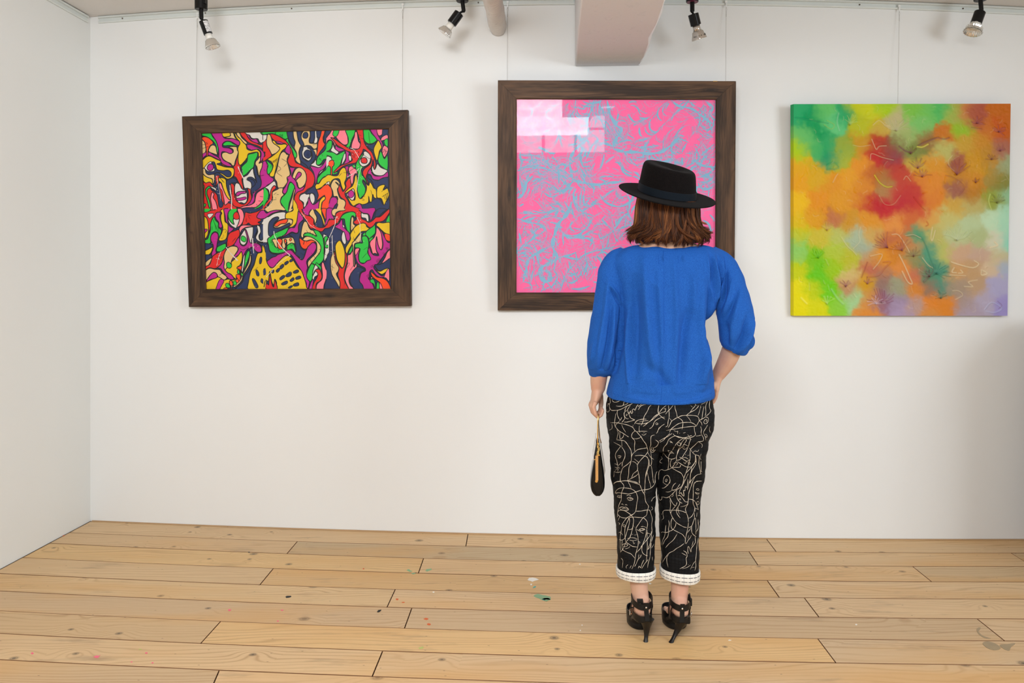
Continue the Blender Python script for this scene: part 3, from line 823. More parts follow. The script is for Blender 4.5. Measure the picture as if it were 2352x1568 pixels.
body = finish(me, 'body', M_SKIN, person)

# -------- blouse
def torso_rows():
    return subdiv([  # py, left, right, half depth, depth shift, exponent
        (561, 1484, 1592, .036, .004, 2.0), (564, 1462, 1618, .046, .004, 2.0), (569, 1438, 1641, .058, .002, 2.1), (578, 1418, 1656, .070, .0, 2.2), (594, 1405, 1667, .085, .0, 2.2), (620, 1408, 1664, .096, .0, 2.3), (660, 1417, 1654, .105, .0, 2.3),
        (700, 1423, 1643, .110, .0, 2.3), (745, 1421, 1622, .114, .0, 2.3), (790, 1418, 1628, .120, -.002, 2.3), (835, 1410, 1632, .124, -.004, 2.3), (870, 1401, 1635, .127, -.005, 2.3),
        (893, 1395, 1637, .129, -.005, 2.3), (906, 1392.5, 1637, .1275, -.005, 2.3)], 5)
T = MB(); TR = torso_rows(); rings = []
for (py, l, r, ry, dd, ex) in TR: rings.append((Q((l + r) / 2, py, dd), (r - l) / 2 * K, ry, ex))
v, f = ring_tube(rings, 56); v = [Vector(p) for p in v]
for i, p in enumerate(v):                                     # hem dips at the back, neckline dips a little in front
    ri = i // 56; t = max(0, (ri - len(rings) + 22) / 21); back = max(0, -(p.y - D0) / .13)
    p.z -= t * t * .017 * back
T.add(v, f)
def sleeve(rows):
    R = subdiv(rows, 5); mb_pts = [Q(r[0], r[1], r[2]) for r in R]
    T.tube(mb_pts, [(r[3] * K, r[4]) for r in R], 32); T.ball(mb_pts[0], (R[0][3] * K, R[0][4], R[0][3] * K), 16, 12)
sleeve([(1442, 594, 0, 15, .050), (1420, 608, 0, 22, .055), (1408, 628, 0, 24, .056), (1405, 650, -.002, 26, .056), (1400, 690, -.005, 27, .057), (1395, 740, -.010, 33, .062), (1388.5, 785, -.012, 37, .064), (1386, 815, -.010, 38, .062), (1382, 840, -.003, 31, .056), (1379, 855, .004, 22, .045), (1379, 863, .006, 18.5, .037)])
sleeve([(1626, 592, 0, 15, .050), (1650, 606, 0, 23, .055), (1664, 625, -.001, 27, .056), (1671, 645, -.004, 31, .058), (1680, 685, -.012, 38, .062), (1686, 725, -.022, 43, .066), (1687, 755, -.024, 42.5, .064), (1686, 778, -.018, 41.5, .060), (1684, 794, -.014, 39.5, .054), (1681, 803, -.011, 35, .047)])
me = remesh(T, 'blouse', 0.0033, 5)
co = get_co(me); no = get_no(me)
px = CX + co[:, 0] / K; py = HY + (CH - co[:, 2]) / K; bk = co[:, 1] < D0 + .03
def ridge(pts, wid, h, mask=None, taper=True):
    """soft fold along a polyline given in (px, py); mirrored on the front it simply fades out"""
    best = np.full(len(px), 1e9); par = np.zeros(len(px)); L = len(pts) - 1
    for i in range(L):
        a = np.array(pts[i], float); b = np.array(pts[i + 1], float); ab = b - a
        t = np.clip(((px - a[0]) * ab[0] + (py - a[1]) * ab[1]) / (ab @ ab), 0, 1)
        d = np.hypot(px - a[0] - t * ab[0], py - a[1] - t * ab[1]); m = d < best
        best = np.where(m, d, best); par = np.where(m, (i + t) / L, par)
    env = np.sin(np.clip(par, 0.02, .98) * PI) ** .5 if taper else 1
    return h * np.exp(-(best / wid) ** 2) * env * (bk if mask is None else mask)
tor = (px > 1424) & (px < 1640) & bk
D = np.zeros(len(px))
for pts, wd, h in (
    ([(1470, 600), (1474, 680), (1480, 780), (1494, 880)], 9, .0060), ([(1500, 620), (1504, 720), (1508, 860)], 7, .0040), ([(1448, 640), (1452, 740), (1446, 860)], 10, -.0060),
    ([(1536, 600), (1540, 720), (1534, 900)], 7, .0030), ([(1470, 830), (1500, 850), (1525, 905)], 12, -.0050), ([(1600, 640), (1594, 740), (1602, 850), (1596, 895)], 9, .0060),
    ([(1568, 700), (1552, 790), (1540, 880)], 11, -.0070), ([(1580, 620), (1578, 720)], 8, .0035), ([(1614, 780), (1588, 870)], 7, .0050), ([(1621, 620), (1618, 720), (1622, 800)], 6, -.0060),
    ([(1432, 905), (1500, 914), (1560, 912), (1630, 900)], 5, .0030), ([(1440, 893), (1500, 902), (1560, 899), (1625, 885)], 6, -.0045), ([(1438, 700), (1434, 800), (1434, 890)], 4, .0040),
    ([(1630, 590), (1636, 640), (1640, 690)], 3.4, .0042), ([(1641, 588), (1645, 640), (1643, 700)], 3.0, -.0040), ([(1650, 590), (1652, 640), (1647, 705)], 3.2, .0042), ([(1622, 584), (1627, 640), (1634, 700)], 3.4, -.0036),
    ([(1612, 580), (1618, 640), (1628, 690)], 4, .0028), ([(1662, 620), (1656, 670), (1646, 712)], 3.4, -.0040), ([(1672, 640), (1660, 690), (1650, 720)], 4, .0036), ([(1690, 650), (1668, 700), (1652, 735)], 4, -.0030),
    ([(1718, 730), (1704, 770), (1685, 806)], 6, .0055), ([(1700, 720), (1690, 765), (1672, 800)], 6, -.0055), ([(1680, 690), (1668, 740), (1662, 790)], 6, .0035), ([(1726, 770), (1714, 800)], 5, .0035), ([(1655, 740), (1660, 790)], 5, -.0045),
    ([(1395, 640), (1385, 720), (1372, 790), (1366, 850)], 5, .0040), ([(1408, 700), (1400, 780), (1386, 850)], 5, .0040), ([(1402, 690), (1392, 770), (1376, 850)], 4, -.0040), ([(1418, 740), (1412, 800), (1396, 850)], 5, -.0030),
    ([(1396, 650), (1410, 670), (1422, 690)], 3, .0030), ([(1398, 662), (1412, 684), (1424, 704)], 3, -.0030), ([(1362, 780), (1356, 830)], 4, .0030), ([(1424, 700), (1422, 780), (1410, 850)], 4, -.0055),
    ([(1512, 589), (1516, 600)], 2.4, .0018), ([(1557, 590), (1558, 604)], 2.4, .0018), ([(1476, 640), (1500, 660)], 8, .002)):
    D += ridge(pts, wd, h * 3.4)
D += 0.0020 * vnoise(co * np.array([1, 1, .5]), 38, 3) + 0.0007 * vnoise(co * np.array([1, 1, .6]), 95, 5)
low = (py > 915) | ((np.abs(px - 1677) < 45) & (py > 806) & (px > 1640)) | ((px < 1402) & (py > 846))
D = np.where(low, D * .25, D); D = np.where((py > 872) & tor, np.clip(D * .5, -.003, .01), D)
co2 = co + no * D[:, None]
me.vertices.foreach_set('co', co2.ravel()); me.update()
blouse = finish(me, 'blouse', M_BLUE, person)
bv_blouse = bvh(me)
def under_blouse(x, y, c):
    m = ((y > 574) | ((y > 555) & (np.abs(x - 1537) > 92))) & (y < 885) & (x > 1340)
    m &= ~((y > 838) & (x < 1405))                                  # left forearm
    m &= ~((y > 792) & (x > 1630)) & ~((y > 780) & (x > 1640) & (c[:, 1] > D0 + .01))
    m &= ~((c[:, 1] > D0 + .045) & (y > 815) & (x > 1600))
    return m
tuck(body, bv_blouse, under_blouse, .011)
tuck(body, bv_blouse, under_blouse, .009)
def cast(bv, px_, py_, lift=.0004):
    o_ = cam_o.location; d = (P(px_, py_, D0) - o_).normalized()
    h = bv.ray_cast(o_, d)
    return None if h[0] is None else h[0] + (h[1] if h[1].y < 0 else -h[1]) * lift
def on_surface(bv, pts, step=3.0, lift=.0004):
    out = []
    for (a, b) in zip(pts[:-1], pts[1:]):
        n = max(1, int(math.hypot(b[0]-a[0], b[1]-a[1]) / step))
        for i in range(n): out.append((a[0] + (b[0]-a[0])*i/n, a[1] + (b[1]-a[1])*i/n))
    out.append(pts[-1])
    runs = []; cur = []
    for q in out:
        h = cast(bv, q[0], q[1], lift)
        if h is None or (cur and (h - cur[-1]).length > .03):
            if len(cur) > 1: runs.append(cur)
            cur = [h] if h is not None else []
        else: cur.append(h)
    if len(cur) > 1: runs.append(cur)
    return runs
def seam(pts, r, name='seam', lift=-.0002, mat=M_BLUED):
    mb = MB()
    for run in on_surface(bv_blouse, pts, 4, lift): mb.tube(run, r, 5)
    if mb.v: return mb.build(name, mat, blouse, smooth=True)
seam([(1524, 575), (1525, 650), (1525, 740), (1523, 830), (1520, 900), (1517, 926)], .0008)
seam([(1411, 602), (1419, 622), (1424, 660), (1427, 700), (1429, 760)], .0010)
seam([(1663, 590), (1666, 610), (1664, 640), (1656, 680), (1648, 705)], .0010)
seam([(1444, 569), (1480, 574), (1530, 577), (1580, 576), (1612, 572)], .0007)
seam([(1396, 900), (1430, 911), (1470, 919), (1516, 924), (1565, 922), (1610, 913), (1634, 903)], .0007)
seam([(1512, 586), (1513, 606), ], .0010); seam([(1557, 587), (1558, 604)], .0010)
seam([(1382, 642), (1392, 652), (1404, 664), (1414, 680)], .0007)
# square fabric loop seen through the cloth below the neckline is only two stitch marks, made above

# -------- trousers
def trouser_mat():
    a = NM('black_quilted_cotton', 0.65, 0.12)
    tc = a.n('TexCoord').outputs['Object']; sp = a.n('SeparateXYZ', None, Vector=tc)
    wob = a.noise(tc, 12, 2.0).outputs[0]
    gx = a.math('PINGPONG', a.math('ADD', a.math('MULTIPLY', sp.outputs[0], 88), wob), 0.5)
    gz = a.math('PINGPONG', a.math('ADD', a.math('MULTIPLY', sp.outputs[2], 88), wob), 0.5)
    g = a.math('MINIMUM', a.ramp(gx, [(0.0, 0.0), (0.16, 1.0)]), a.ramp(gz, [(0.0, 0.0), (0.16, 1.0)]))
    a.color(a.mix(g, (0.003, 0.003, 0.0035, 1), (0.0065, 0.007, 0.008, 1)))
    h = a.math('ADD', a.math('MULTIPLY', g, 0.4), a.noise(a.mapv(tc, (1, 1, 3)), 30, 4.0).outputs[0])
    a.bump(h, 0.45, 0.004)
    return a.m
M_TR = trouser_mat()
M_CREAM = plain('cream_print_ink', (0.66, 0.57, 0.45, 1), 0.7, 0.2)
U = MB()
v, f = ring_tube([(Q((l + r) / 2, py, dd), (r - l) / 2 * K, ry, 2.3) for (py, l, r, ry, dd) in subdiv([
    (872, 1412, 1622, .104, .0), (895, 1403, 1628, .112, -.004), (920, 1394, 1634, .118, -.008), (945, 1391, 1636, .124, -.012), (975, 1394, 1635, .127, -.014), (1000, 1398, 1628, .122, -.012), (1022, 1403, 1620, .10, -.004)], 5)], 56)
U.add(v, f)
for rows in ([(985, 1400, 1511, .100, -.012), (1010, 1399, 1512, .104, -.012), (1040, 1400, 1511, .100, -.008), (1067, 1402, 1510, .094, -.004), (1100, 1405, 1508.5, .087, .0), (1129, 1408, 1505.5, .082, .002), (1164, 1411, 1504.5, .077, .004), (1228, 1416, 1504, .071, -.002), (1270, 1418, 1502, .068, -.006), (1306, 1419, 1501, .065, -.006)],
             [(985, 1513, 1627, .100, -.012), (1010, 1511.5, 1623, .104, -.012), (1040, 1511, 1619, .100, -.008), (1067, 1510, 1617, .094, -.004), (1100, 1509.5, 1614, .087, .0), (1129, 1510, 1610, .082, .002), (1164, 1513.5, 1606.5, .077, .004), (1228, 1516, 1604, .071, -.002), (1270, 1518, 1603, .068, -.006), (1310, 1520, 1602, .065, -.006)]):
    v, f = ring_tube([(Q((l + r) / 2, py, dd), (r - l) / 2 * K, ry, 2.25) for (py, l, r, ry, dd) in subdiv(rows, 5)], 44)
    U.add(v, f)
me = remesh(U, 'trousers', 0.0030, 4)
co = get_co(me); no = get_no(me)
px = CX + co[:, 0] / K; py = HY + (CH - co[:, 2]) / K; bk = co[:, 1] < D0 + .02
D = 0.0014 * vnoise(co * np.array([.6, .6, 1.6]), 55, 11) + .0006 * vnoise(co * np.array([.7, .7, 1.4]), 120, 2)
for pts, wd, h in (([(1508, 940), (1509, 990), (1508, 1020)], 5, -.006), ([(1425, 1012), (1470, 1026), (1505, 1014)], 6, -.005), ([(1512, 1012), (1560, 1020), (1612, 1002)], 6, -.006), ([(1512, 1003), (1550, 1006), (1600, 990)], 5, .004),
                   ([(1520, 1000), (1500, 1030), (1480, 1050)], 6, .003), ([(1440, 1060), (1500, 1040)], 6, .003), ([(1515, 1050), (1580, 1035), (1615, 1020)], 6, .003),
                   ([(1600, 918), (1612, 935), (1618, 960)], 5, -.004), ([(1590, 990), (1615, 975)], 4, -.004),
                   ([(1485, 1105), (1505, 1098)], 5, .003)): D += ridge(pts, wd, h)
for (yc, sgn) in ((1120, 1), (1131, -1), (1141, 1), (1152, -1), (1163, 1), (1173, -1), (1184, 1), (1196, -1), (1208, 1), (1221, -1), (1234, .7)):
    for (xa, xb) in ((1440, 1504), (1518, 1604)):
        D += ridge([(xa, yc + 4), ((xa + xb) / 2, yc + 2), (xb, yc - 5)], 3.4, .0015 * sgn)
me.vertices.foreach_set('co', (co + no * D[:, None]).ravel()); me.update()
trousers = finish(me, 'trousers', M_TR, person)
bv_tr = bvh(me)
def under_trousers(x, y, c):
    return (y > 925) & (y < 1290) & (x > 1398) & ~((x > 1612) & (y < 955) & (c[:, 1] > D0 + .02))
tuck(body, bv_tr, under_trousers, .006)
PR = {  # line drawing of the print, traced in four windows (scale 7.467)
(1385, 900): """130,30 118,90 126,180 110,200 112,260 130,300 160,316 240,312 310,295 400,245 490,205 545,165|160,130 168,160 205,175 255,165 300,140 330,105|155,70 190,62 215,90 240,75 262,100|240,100 235,120 250,130
75,250 88,200 105,215|60,300 62,330 85,345 105,325 118,295|225,238 270,244 330,238 350,215 360,175 395,140|330,236 400,210 440,180 480,160|255,310 242,350 250,400 270,450 300,478 322,432|300,478 260,520 225,555 205,600
218,370 210,440 200,520 208,580 240,630 280,670 340,705 400,745 440,770|130,527 240,527 330,545 410,562 480,590 515,610 545,660 575,680 610,720 650,765 690,830 735,890 755,950 770,1000
405,250 380,300 375,340 362,360 362,400 375,450 345,495 320,525|470,230 440,270 415,310 385,335|370,345 365,395 380,430 410,458 440,458|395,385 410,380 415,395 400,405 392,392|425,310 430,350 450,390 465,430 490,455 545,475
600,215 575,250 550,315 530,290 500,310 510,345 490,370 470,320 455,370 440,340|600,215 605,250 650,215 670,205|740,212 680,225 640,250 605,305 640,245|360,515 410,515 470,500 545,480
825,225 790,260 765,320 730,380 705,420 695,470 680,520 650,575|540,550 560,510 610,480 680,465 745,465|560,530 600,542 660,545 740,535 800,505 870,455 920,410 965,370|690,590 730,560 770,525 820,490 870,430 940,375|620,515 700,495 780,490|955,230 945,290 945,350 968,400
965,450 920,475 880,515 860,570 830,610 795,630|900,535 925,530 945,550 920,560 900,545|150,550 158,590 150,630 105,655|320,560 345,620 390,690|520,560 510,600|625,580 618,650 635,700
580,678 660,672 760,675|665,725 700,740 745,710|690,700 715,695|545,670 505,705 490,760 510,795 545,840 540,930 545,1020|510,795 570,803 630,785 660,760|240,645 260,700 245,770 235,820|290,680 288,760 300,805 345,770 355,725
235,820 300,825 360,835 400,870 440,930 475,990 487,1060 485,1150 470,1230 445,1300 440,1400 425,1500|320,830 325,930|180,860 250,895 320,935|300,935 250,1000 215,1060 215,1120 235,1170 255,1260|320,940 365,1010 380,1070 370,1130 335,1210 325,1280
250,1100 270,1090 310,1100 285,1130 260,1120|270,1115 295,1110|200,1230 235,1240 260,1260 320,1205|205,1290 240,1300 255,1280 285,1310|470,1190 420,1240 340,1300 315,1370 298,1440 300,1530|190,1360 255,1310 250,1370|190,1360 245,1380 310,1365|190,1360 185,1460
555,1020 600,985 680,970 760,955|555,1020 510,1060 490,1110|770,1000 765,1030 730,1080 670,1140 615,1205 590,1250 590,1340 520,1400 490,1470|590,1250 550,1205 500,1190|535,1145 610,1205|550,1093 640,1085 705,1095 760,1120 785,1200 765,1300 740,1380 725,1480 720,1560
605,1400 560,1440 440,1505|595,1340 615,1420 628,1560|765,1030 810,1110 880,1165|830,1130 835,1200 820,1260 795,1250 790,1160|820,1020 830,1130|185,1560 240,1535 330,1525 440,1520 530,1535 600,1560
885,735 830,755 818,820 820,900 805,960 820,1020 860,1030 900,990|840,940 830,990 870,1000 860,960 900,945 935,910 950,860 900,820|830,1270 845,1380 865,1560|760,1380 800,1560|795,1260 760,1350 735,1450|940,1340 900,1420 890,1560|300,1530 330,1568|425,1500 440,1568|960,610 935,680 915,712""",
(1510, 900): """25,230 15,300 20,370 75,430 130,465|20,370 0,410|150,230 90,280 50,330 20,370 90,350 145,330|110,290 145,285 130,330|75,430 0,470|85,430 130,430|190,230 198,330 200,430 180,520 175,575 140,600|270,225 220,290 170,340 140,380|300,225 305,290 325,350 340,430
205,450 235,480 245,510|185,610 215,560 240,505 300,460 350,435 420,405 495,400 600,400 680,415 710,450 715,490 750,520 765,570|350,435 400,465 435,510 435,570 420,640|495,400 530,440 560,480 575,510|495,400 560,350 640,310 690,260 710,230|560,350 600,290 645,240 650,190 640,160|600,260 570,230|650,220 685,230
745,230 725,320 695,405|800,250 780,330 765,440 750,480|745,265 785,245|840,90 860,140 840,200 825,260 830,330 820,410|780,105 830,150 810,185 750,210|895,80 895,160 890,260 915,320 885,370 850,400 790,450 720,490 670,580|830,440 850,430 875,460 860,520 820,545 795,520 810,480 840,470 850,490 830,510
210,690 230,640 290,590 340,555 400,530 500,520 580,525 640,555 665,580|665,590 600,590 500,600 400,615 260,640 150,660|120,550 60,590 20,640 0,690|630,600 640,680 650,735 600,770 520,790 440,785 370,780 300,745|740,590 755,640 750,710 790,790 780,840 700,850|660,755 710,750 755,735|280,660 330,680 350,670 345,715|375,710 385,705|440,705 485,690
860,565 830,620 790,690 820,770 830,830|900,590 890,650 910,700|820,720 850,740 845,780 825,760|250,710 180,760 100,800 30,840|215,710 150,770 100,830 40,860|270,715 300,750 380,770 460,785 540,760 590,745|300,750 240,780 190,820 160,890 110,950 100,1020 130,1080 185,1135 250,1150 310,1130
460,785 400,820 330,880 290,940 250,1010 200,1080 190,1140 195,1220 180,1330|460,785 495,820 480,860 420,940 370,990 345,1050 325,1110 330,1170|470,800 420,860 390,930 350,1010 335,1080|570,810 550,860 530,930 500,1000 460,1060 430,1110 380,1160 330,1170|520,730 560,790 580,820|500,800 560,805|200,840 230,845 265,880|215,855 240,860 225,870
345,880 360,870 400,880 380,920 350,910 345,890|430,930 460,900 530,925|430,935 440,970 480,980 510,950|450,930 465,960|180,1000 240,1020 285,1060|180,1000 200,1035 260,1050|470,1060 490,1080|515,1090 550,1080|380,1115 440,1150 500,1185 550,1160|420,1140 470,1120 530,1150|450,1200 475,1230 500,1180|510,1200 560,1210 550,1240 520,1220
700,850 640,910 570,980 560,1060 560,1150 540,1210 520,1290 490,1380 455,1470 435,1568|700,850 760,890 770,930 755,955|550,960 610,1045 650,1075|610,1040 640,1010 690,1020 710,990|650,1075 650,1150 640,1210 600,1270 560,1285 500,1285 430,1250 340,1190|650,1080 665,1160 655,1240 600,1330 570,1400|650,1075 700,1090 715,1110 710,1230 730,1330 740,1400
330,1170 290,1240 245,1300 180,1330 120,1345 70,1330 25,1370 20,1500|245,1150 220,1220 235,1290 300,1290 380,1290 400,1250|270,1230 310,1205 350,1230 310,1260|245,1300 330,1350 410,1395 450,1470|660,1180 580,1290 490,1390|590,1290 570,1400 560,1480 565,1568|760,1400 680,1420 610,1480 550,1560|650,1440 610,1520 590,1568
530,1400 500,1460 470,1530|750,1060 730,1130 750,1160|750,1190 750,1350 765,1370|100,1560 105,1490 130,1440 180,1430 215,1490 210,1568|130,1520 150,1490 170,1510 150,1540 130,1520|640,1568 670,1530 760,1530|100,1040 90,1100|60,1100 85,1140 60,1160 40,1200 80,1220""",
(1395, 1100): """105,85 150,50 220,40 300,25 380,40 470,65 550,95 575,140 600,205 640,270 655,380 700,450 705,480 685,540 670,620 610,665 550,750 490,850 515,950 530,1040 525,1140 490,1270 475,1370 460,1450 420,1540
220,0 225,40 265,80 285,130 260,190 240,250 240,350 200,440 185,520 175,600 175,650|350,0 360,50 390,110 410,165|135,245 150,200 200,160 285,150 400,165 470,205 505,260 520,330 500,450 485,550 430,610 340,655|135,240 200,232 290,245 370,252 430,240 500,215 580,190 690,175 750,150 800,100 820,50 820,0
545,20 550,95|650,0 645,100 640,240|705,0 735,80 745,150|780,0 795,70|165,295 200,280 245,300 215,320 165,300|200,305 215,300 220,315|335,335 380,310 440,340 400,365 345,350|375,335 395,325 410,340 390,350|330,285 365,270 405,290|140,235 165,255|240,430 260,425 275,445|300,445 325,435 340,450
205,490 250,475 290,485 320,480 365,520 330,540 290,535 235,525 205,490|245,500 300,505 350,520|180,560 200,540 260,530 330,560 400,610 440,660 450,720 435,830 410,930 380,1010 320,1075|175,600 220,645 280,665 340,660 430,600|215,640 180,715|485,550 570,548 640,535 720,530 745,590 770,680 760,780 765,900 755,960 740,1080 690,1200
340,655 290,720 250,790 240,870 225,950 220,1040 225,1240|380,655 440,650 530,655 615,665 670,710 690,770 675,860 655,980 610,1110 580,1170 500,1260|375,665 380,740 350,850 330,920 300,1010 250,1045 200,1035|345,660 370,680|380,655 330,760 300,860 300,960 310,1040 320,1080
450,800 480,830|500,860 550,890|545,860 600,845 645,860 600,880 560,875 545,860|590,855 610,850 620,865 600,872|575,815 620,810 670,835|550,880 580,910 620,930|660,915 720,935 745,950|265,790 290,780 310,800 290,820 265,795|365,820 350,860 410,860 430,830|195,920 225,910 265,960|190,745 215,765 200,780|420,950 440,945|460,960 500,955
340,1020 400,1005 470,1010 520,1030|380,1045 440,1055 510,1040|440,1060 455,1110 470,1090|530,1070 560,1080 550,1110|320,1080 380,1120 440,1155 520,1165|320,1080 290,1150 260,1210 220,1255|255,1130 300,1105 350,1130 310,1160 270,1150|300,1195 360,1180 390,1150|255,1050 250,1140 265,1210 340,1255 410,1285 470,1355
570,1165 620,1110 700,1010 750,930 755,890|600,1130 590,1210 610,1270 650,1300 690,1315|685,880 680,1000 685,1120 680,1230 670,1400|790,960 760,1060 740,1200 730,1340 700,1440 690,1520|740,1030 735,1150 690,1210|840,155 830,250 830,290 780,330 755,380|235,1355 265,1390 265,1450 255,1520|580,1295 565,1340 530,1370 490,1460 465,1500|540,1290 535,1360
700,1375 640,1450 590,1530|625,1385 590,1460 570,1520 545,1490 530,1530|355,1465 320,1500 330,1530|410,1480 385,1530|760,470 780,510 755,530|760,1180 800,1110|770,1330 775,1400""",
(1500, 1100): """525,0 510,80 470,140 400,185 340,245 290,290 235,318 165,305|290,0 290,40 250,100 190,150 150,155|180,60 210,85 260,105|205,20 220,40 240,20|390,65 345,110 325,185 400,170 460,85|215,218 270,220 330,190|340,245 340,290 310,300|545,0 530,60 500,120 465,180 445,240
405,180 400,270 415,330 450,385 500,415|420,285 460,280 510,330 550,385 600,390|445,330 470,335 470,355 450,350 445,335|280,300 310,370 350,430 390,455 410,400|290,360 300,440 290,540 305,590 335,660 395,740 470,790 530,820 580,830|390,455 350,500 320,545 300,590|460,385 450,440 410,500 400,560 430,620 465,665|430,470 430,540 455,605
600,0 590,80 575,150 555,120 545,200 520,190 530,290 500,270 480,230 450,255|640,0 620,60 600,130 585,185|690,10 660,100 630,180 610,250 605,340 600,400 590,440 555,510 570,575 600,660 605,760 595,840 575,930 560,1000 550,1100|835,30 750,40 705,70 690,150 690,250 685,355 690,430 715,490 700,570 660,640 610,675
610,340 680,355 730,400 780,525|715,490 780,525|600,425 540,460 470,475|170,600 170,560 200,535 300,533 420,535 500,550 570,578|170,600 180,670 145,700|150,585 150,610|740,170 770,160 790,185 760,190 740,175|720,225 760,240 790,240 770,260 740,250 720,225|775,280 775,320 740,340|740,410 770,380 790,410 770,440 745,415|795,350 790,390
325,670 310,730 310,810 325,850 390,890 490,940 530,980 550,1020|335,670 320,690|395,745 380,810 340,865 290,890 230,915 160,905 140,920|265,705 278,770 265,850 270,900 250,990 200,1050 165,1135|220,790 210,880 200,970 165,1050 150,1130|415,935 350,1040 270,1110 210,1180|530,1105 470,1150 400,1190 350,1230 280,1265 220,1330 160,1430
550,1100 575,1095 600,1050 640,1000 655,960|610,960 600,1020|610,830 640,820 670,790 700,700 725,670 735,780 735,950|665,800 660,880 680,940 740,990|655,830 580,930|720,990 725,1080 690,1140 655,1190 650,1250 620,1170 600,1160 595,1230 605,1280|690,1060 665,1150|710,580 710,670|770,690 775,830 740,900|755,570 745,650
520,1225 570,1260 585,1320 565,1360 575,1440 550,1490 460,1535|490,1265 570,1310|575,1450 610,1470|775,1010 750,1150 740,1290 730,1400 735,1490 715,1568|730,1400 690,1450 640,1550|645,1470 580,1515 500,1535|665,1515 710,1510|240,1310 235,1400 258,1510|265,1290 240,1330|130,1180 148,1280 150,1400|95,260 90,310 120,360 150,340 155,300|720,500 720,560"""}
mb = MB(); rp = random.Random(1); front = MB()
for (ox, oy), txt in PR.items():
    for pl in txt.replace('\n', '|').split('|'):
        pts = [tuple(float(c) for c in q.split(',')) for q in pl.split()]
        pts = [(ox + a / 7.467, oy + b / 7.467) for a, b in pts]
        if len(pts) < 2: continue
        if len(pts) > 2:                                      # round the corners a little
            sm = subdiv(pts, 3); pts = [tuple(q) for q in sm]
        ln = sum(math.hypot(b[0]-a[0], b[1]-a[1]) for a, b in zip(pts, pts[1:]))
        rr = .00088 if ln > 25 else .00065
        for run in on_surface(bv_tr, pts, 3.0, -.0001):
            mb.tube(run, [rr * (1.0 + .25 * math.sin(i * 1.3 + ox)) * (.6 if i in (0, len(run) - 1) else 1) for i in range(len(run))], 5)
        if ln > 25:                                           # the same drawing carries on over the front
            run = []
            for (a, b) in pts[::2]:
                X = P(a, b, D0).x; Z = P(a, b, D0).z
                X = 2 * Q(1513, 900).x - X
                h = bv_tr.ray_cast(Vector((X, D0 + .6, Z)), Vector((0, -1, 0)))
                if h[0] is None or (run and (h[0] - run[-1]).length > .03):
                    if len(run) > 1: front.tube(run, rr, 4)
                    run = [h[0]] if h[0] is not None else []
                else: run.append(h[0])
            if len(run) > 1: front.tube(run, rr, 4)
o = mb.build('line_print', M_CREAM, trousers, smooth=True, fixn=False); o['label'] = 'cream line drawing of overlapping faces on the trousers'
front.build('front_print', M_CREAM, trousers, smooth=True, fixn=False)

# turned-up cuffs: white check lining
def cuff_mat():
    a = NM('white_check_lining', 0.8, 0.2)
    uv = a.n('UVMap', {'uv_map': 'UVMap'}).outputs[0]; sp = a.n('SeparateXYZ', None, Vector=uv)
    def line(co_, c, wd): return a.math('LESS_THAN', a.math('ABSOLUTE', a.math('SUBTRACT', co_, c)), wd)
    dash = a.math('GREATER_THAN', a.math('FRACT', a.math('MULTIPLY', sp.outputs[0], 22)), 0.16)
    h = a.math('MAXIMUM', line(sp.outputs[1], .34, .030), line(sp.outputs[1], .72, .030))
    h = a.math('MULTIPLY', h, dash)
    vt = line(a.math('FRACT', a.math('MULTIPLY', sp.outputs[0], 22)), .5, .045)
    n = a.noise(a.n('TexCoord').outputs['Object'], 120, 2.0).outputs[0]
    c = a.mix(n, (0.74, 0.71, 0.65, 1), (0.80, 0.78, 0.72, 1))
    c = a.mix(a.math('MULTIPLY', vt, .45), c, (0.25, 0.27, 0.27, 1))
    a.color(a.mix(h, c, (0.025, 0.025, 0.035, 1))); a.bump(n, .3, .002)
    return a.m
M_CUFF = cuff_mat()
def cuff(lx, ly, rx_, ry_, h, sag, deep, dd):
    cx = (lx + rx_) / 2; w_ = (rx_ - lx) / 2 * K; seg = 48; v = []; f = []; uv = []
    zt = (Q(lx, ly).z + Q(rx_, ry_).z) / 2; sl = (Q(rx_, ry_).z - Q(lx, ly).z) / (2 * w_)
    prof = [(0, 0.0, 1.0), (0, .06, 1.020), (0, .5, 1.030), (0, .94, 1.012), (0, 1.0, .99), (0, .97, .93), (0, .5, .95), (0, .05, .95)]
    for (_, t, s_) in prof:
        for k in range(seg + 1):
            th = 2 * PI * k / seg; co_, si = math.cos(th), math.sin(th)
            x = w_ * s_ * math.copysign(abs(co_) ** .88, co_); y = deep * s_ * math.copysign(abs(si) ** .88, si)
            bkk = max(0, -si)
            wv = .0018 * math.sin(3 * th + cx)
            v.append((Q(cx, 0).x + x, D0 + dd + y, zt + sl * x - t * (h + sag * bkk) - .004 * bkk * 0 + wv * t)); uv.append((k / seg, t))
    n = len(prof)
    for i in range(n):
        for k in range(seg):
            a = i * (seg + 1) + k; b = ((i + 1) % n) * (seg + 1) + k
            f.append((a, a + 1, b + 1, b))
    mb = MB(); mb.add(v, f, uv); o = mb.build('cuff', M_CUFF, trousers, smooth=True, auto=50); o['label'] = 'white turned-up trouser cuff with dashed black check lines'
cuff(1415.5, 1299, 1504, 1299, .029, .004, .067, -.006)
cuff(1516, 1298, 1605, 1304, .033, .004, .067, -.006)

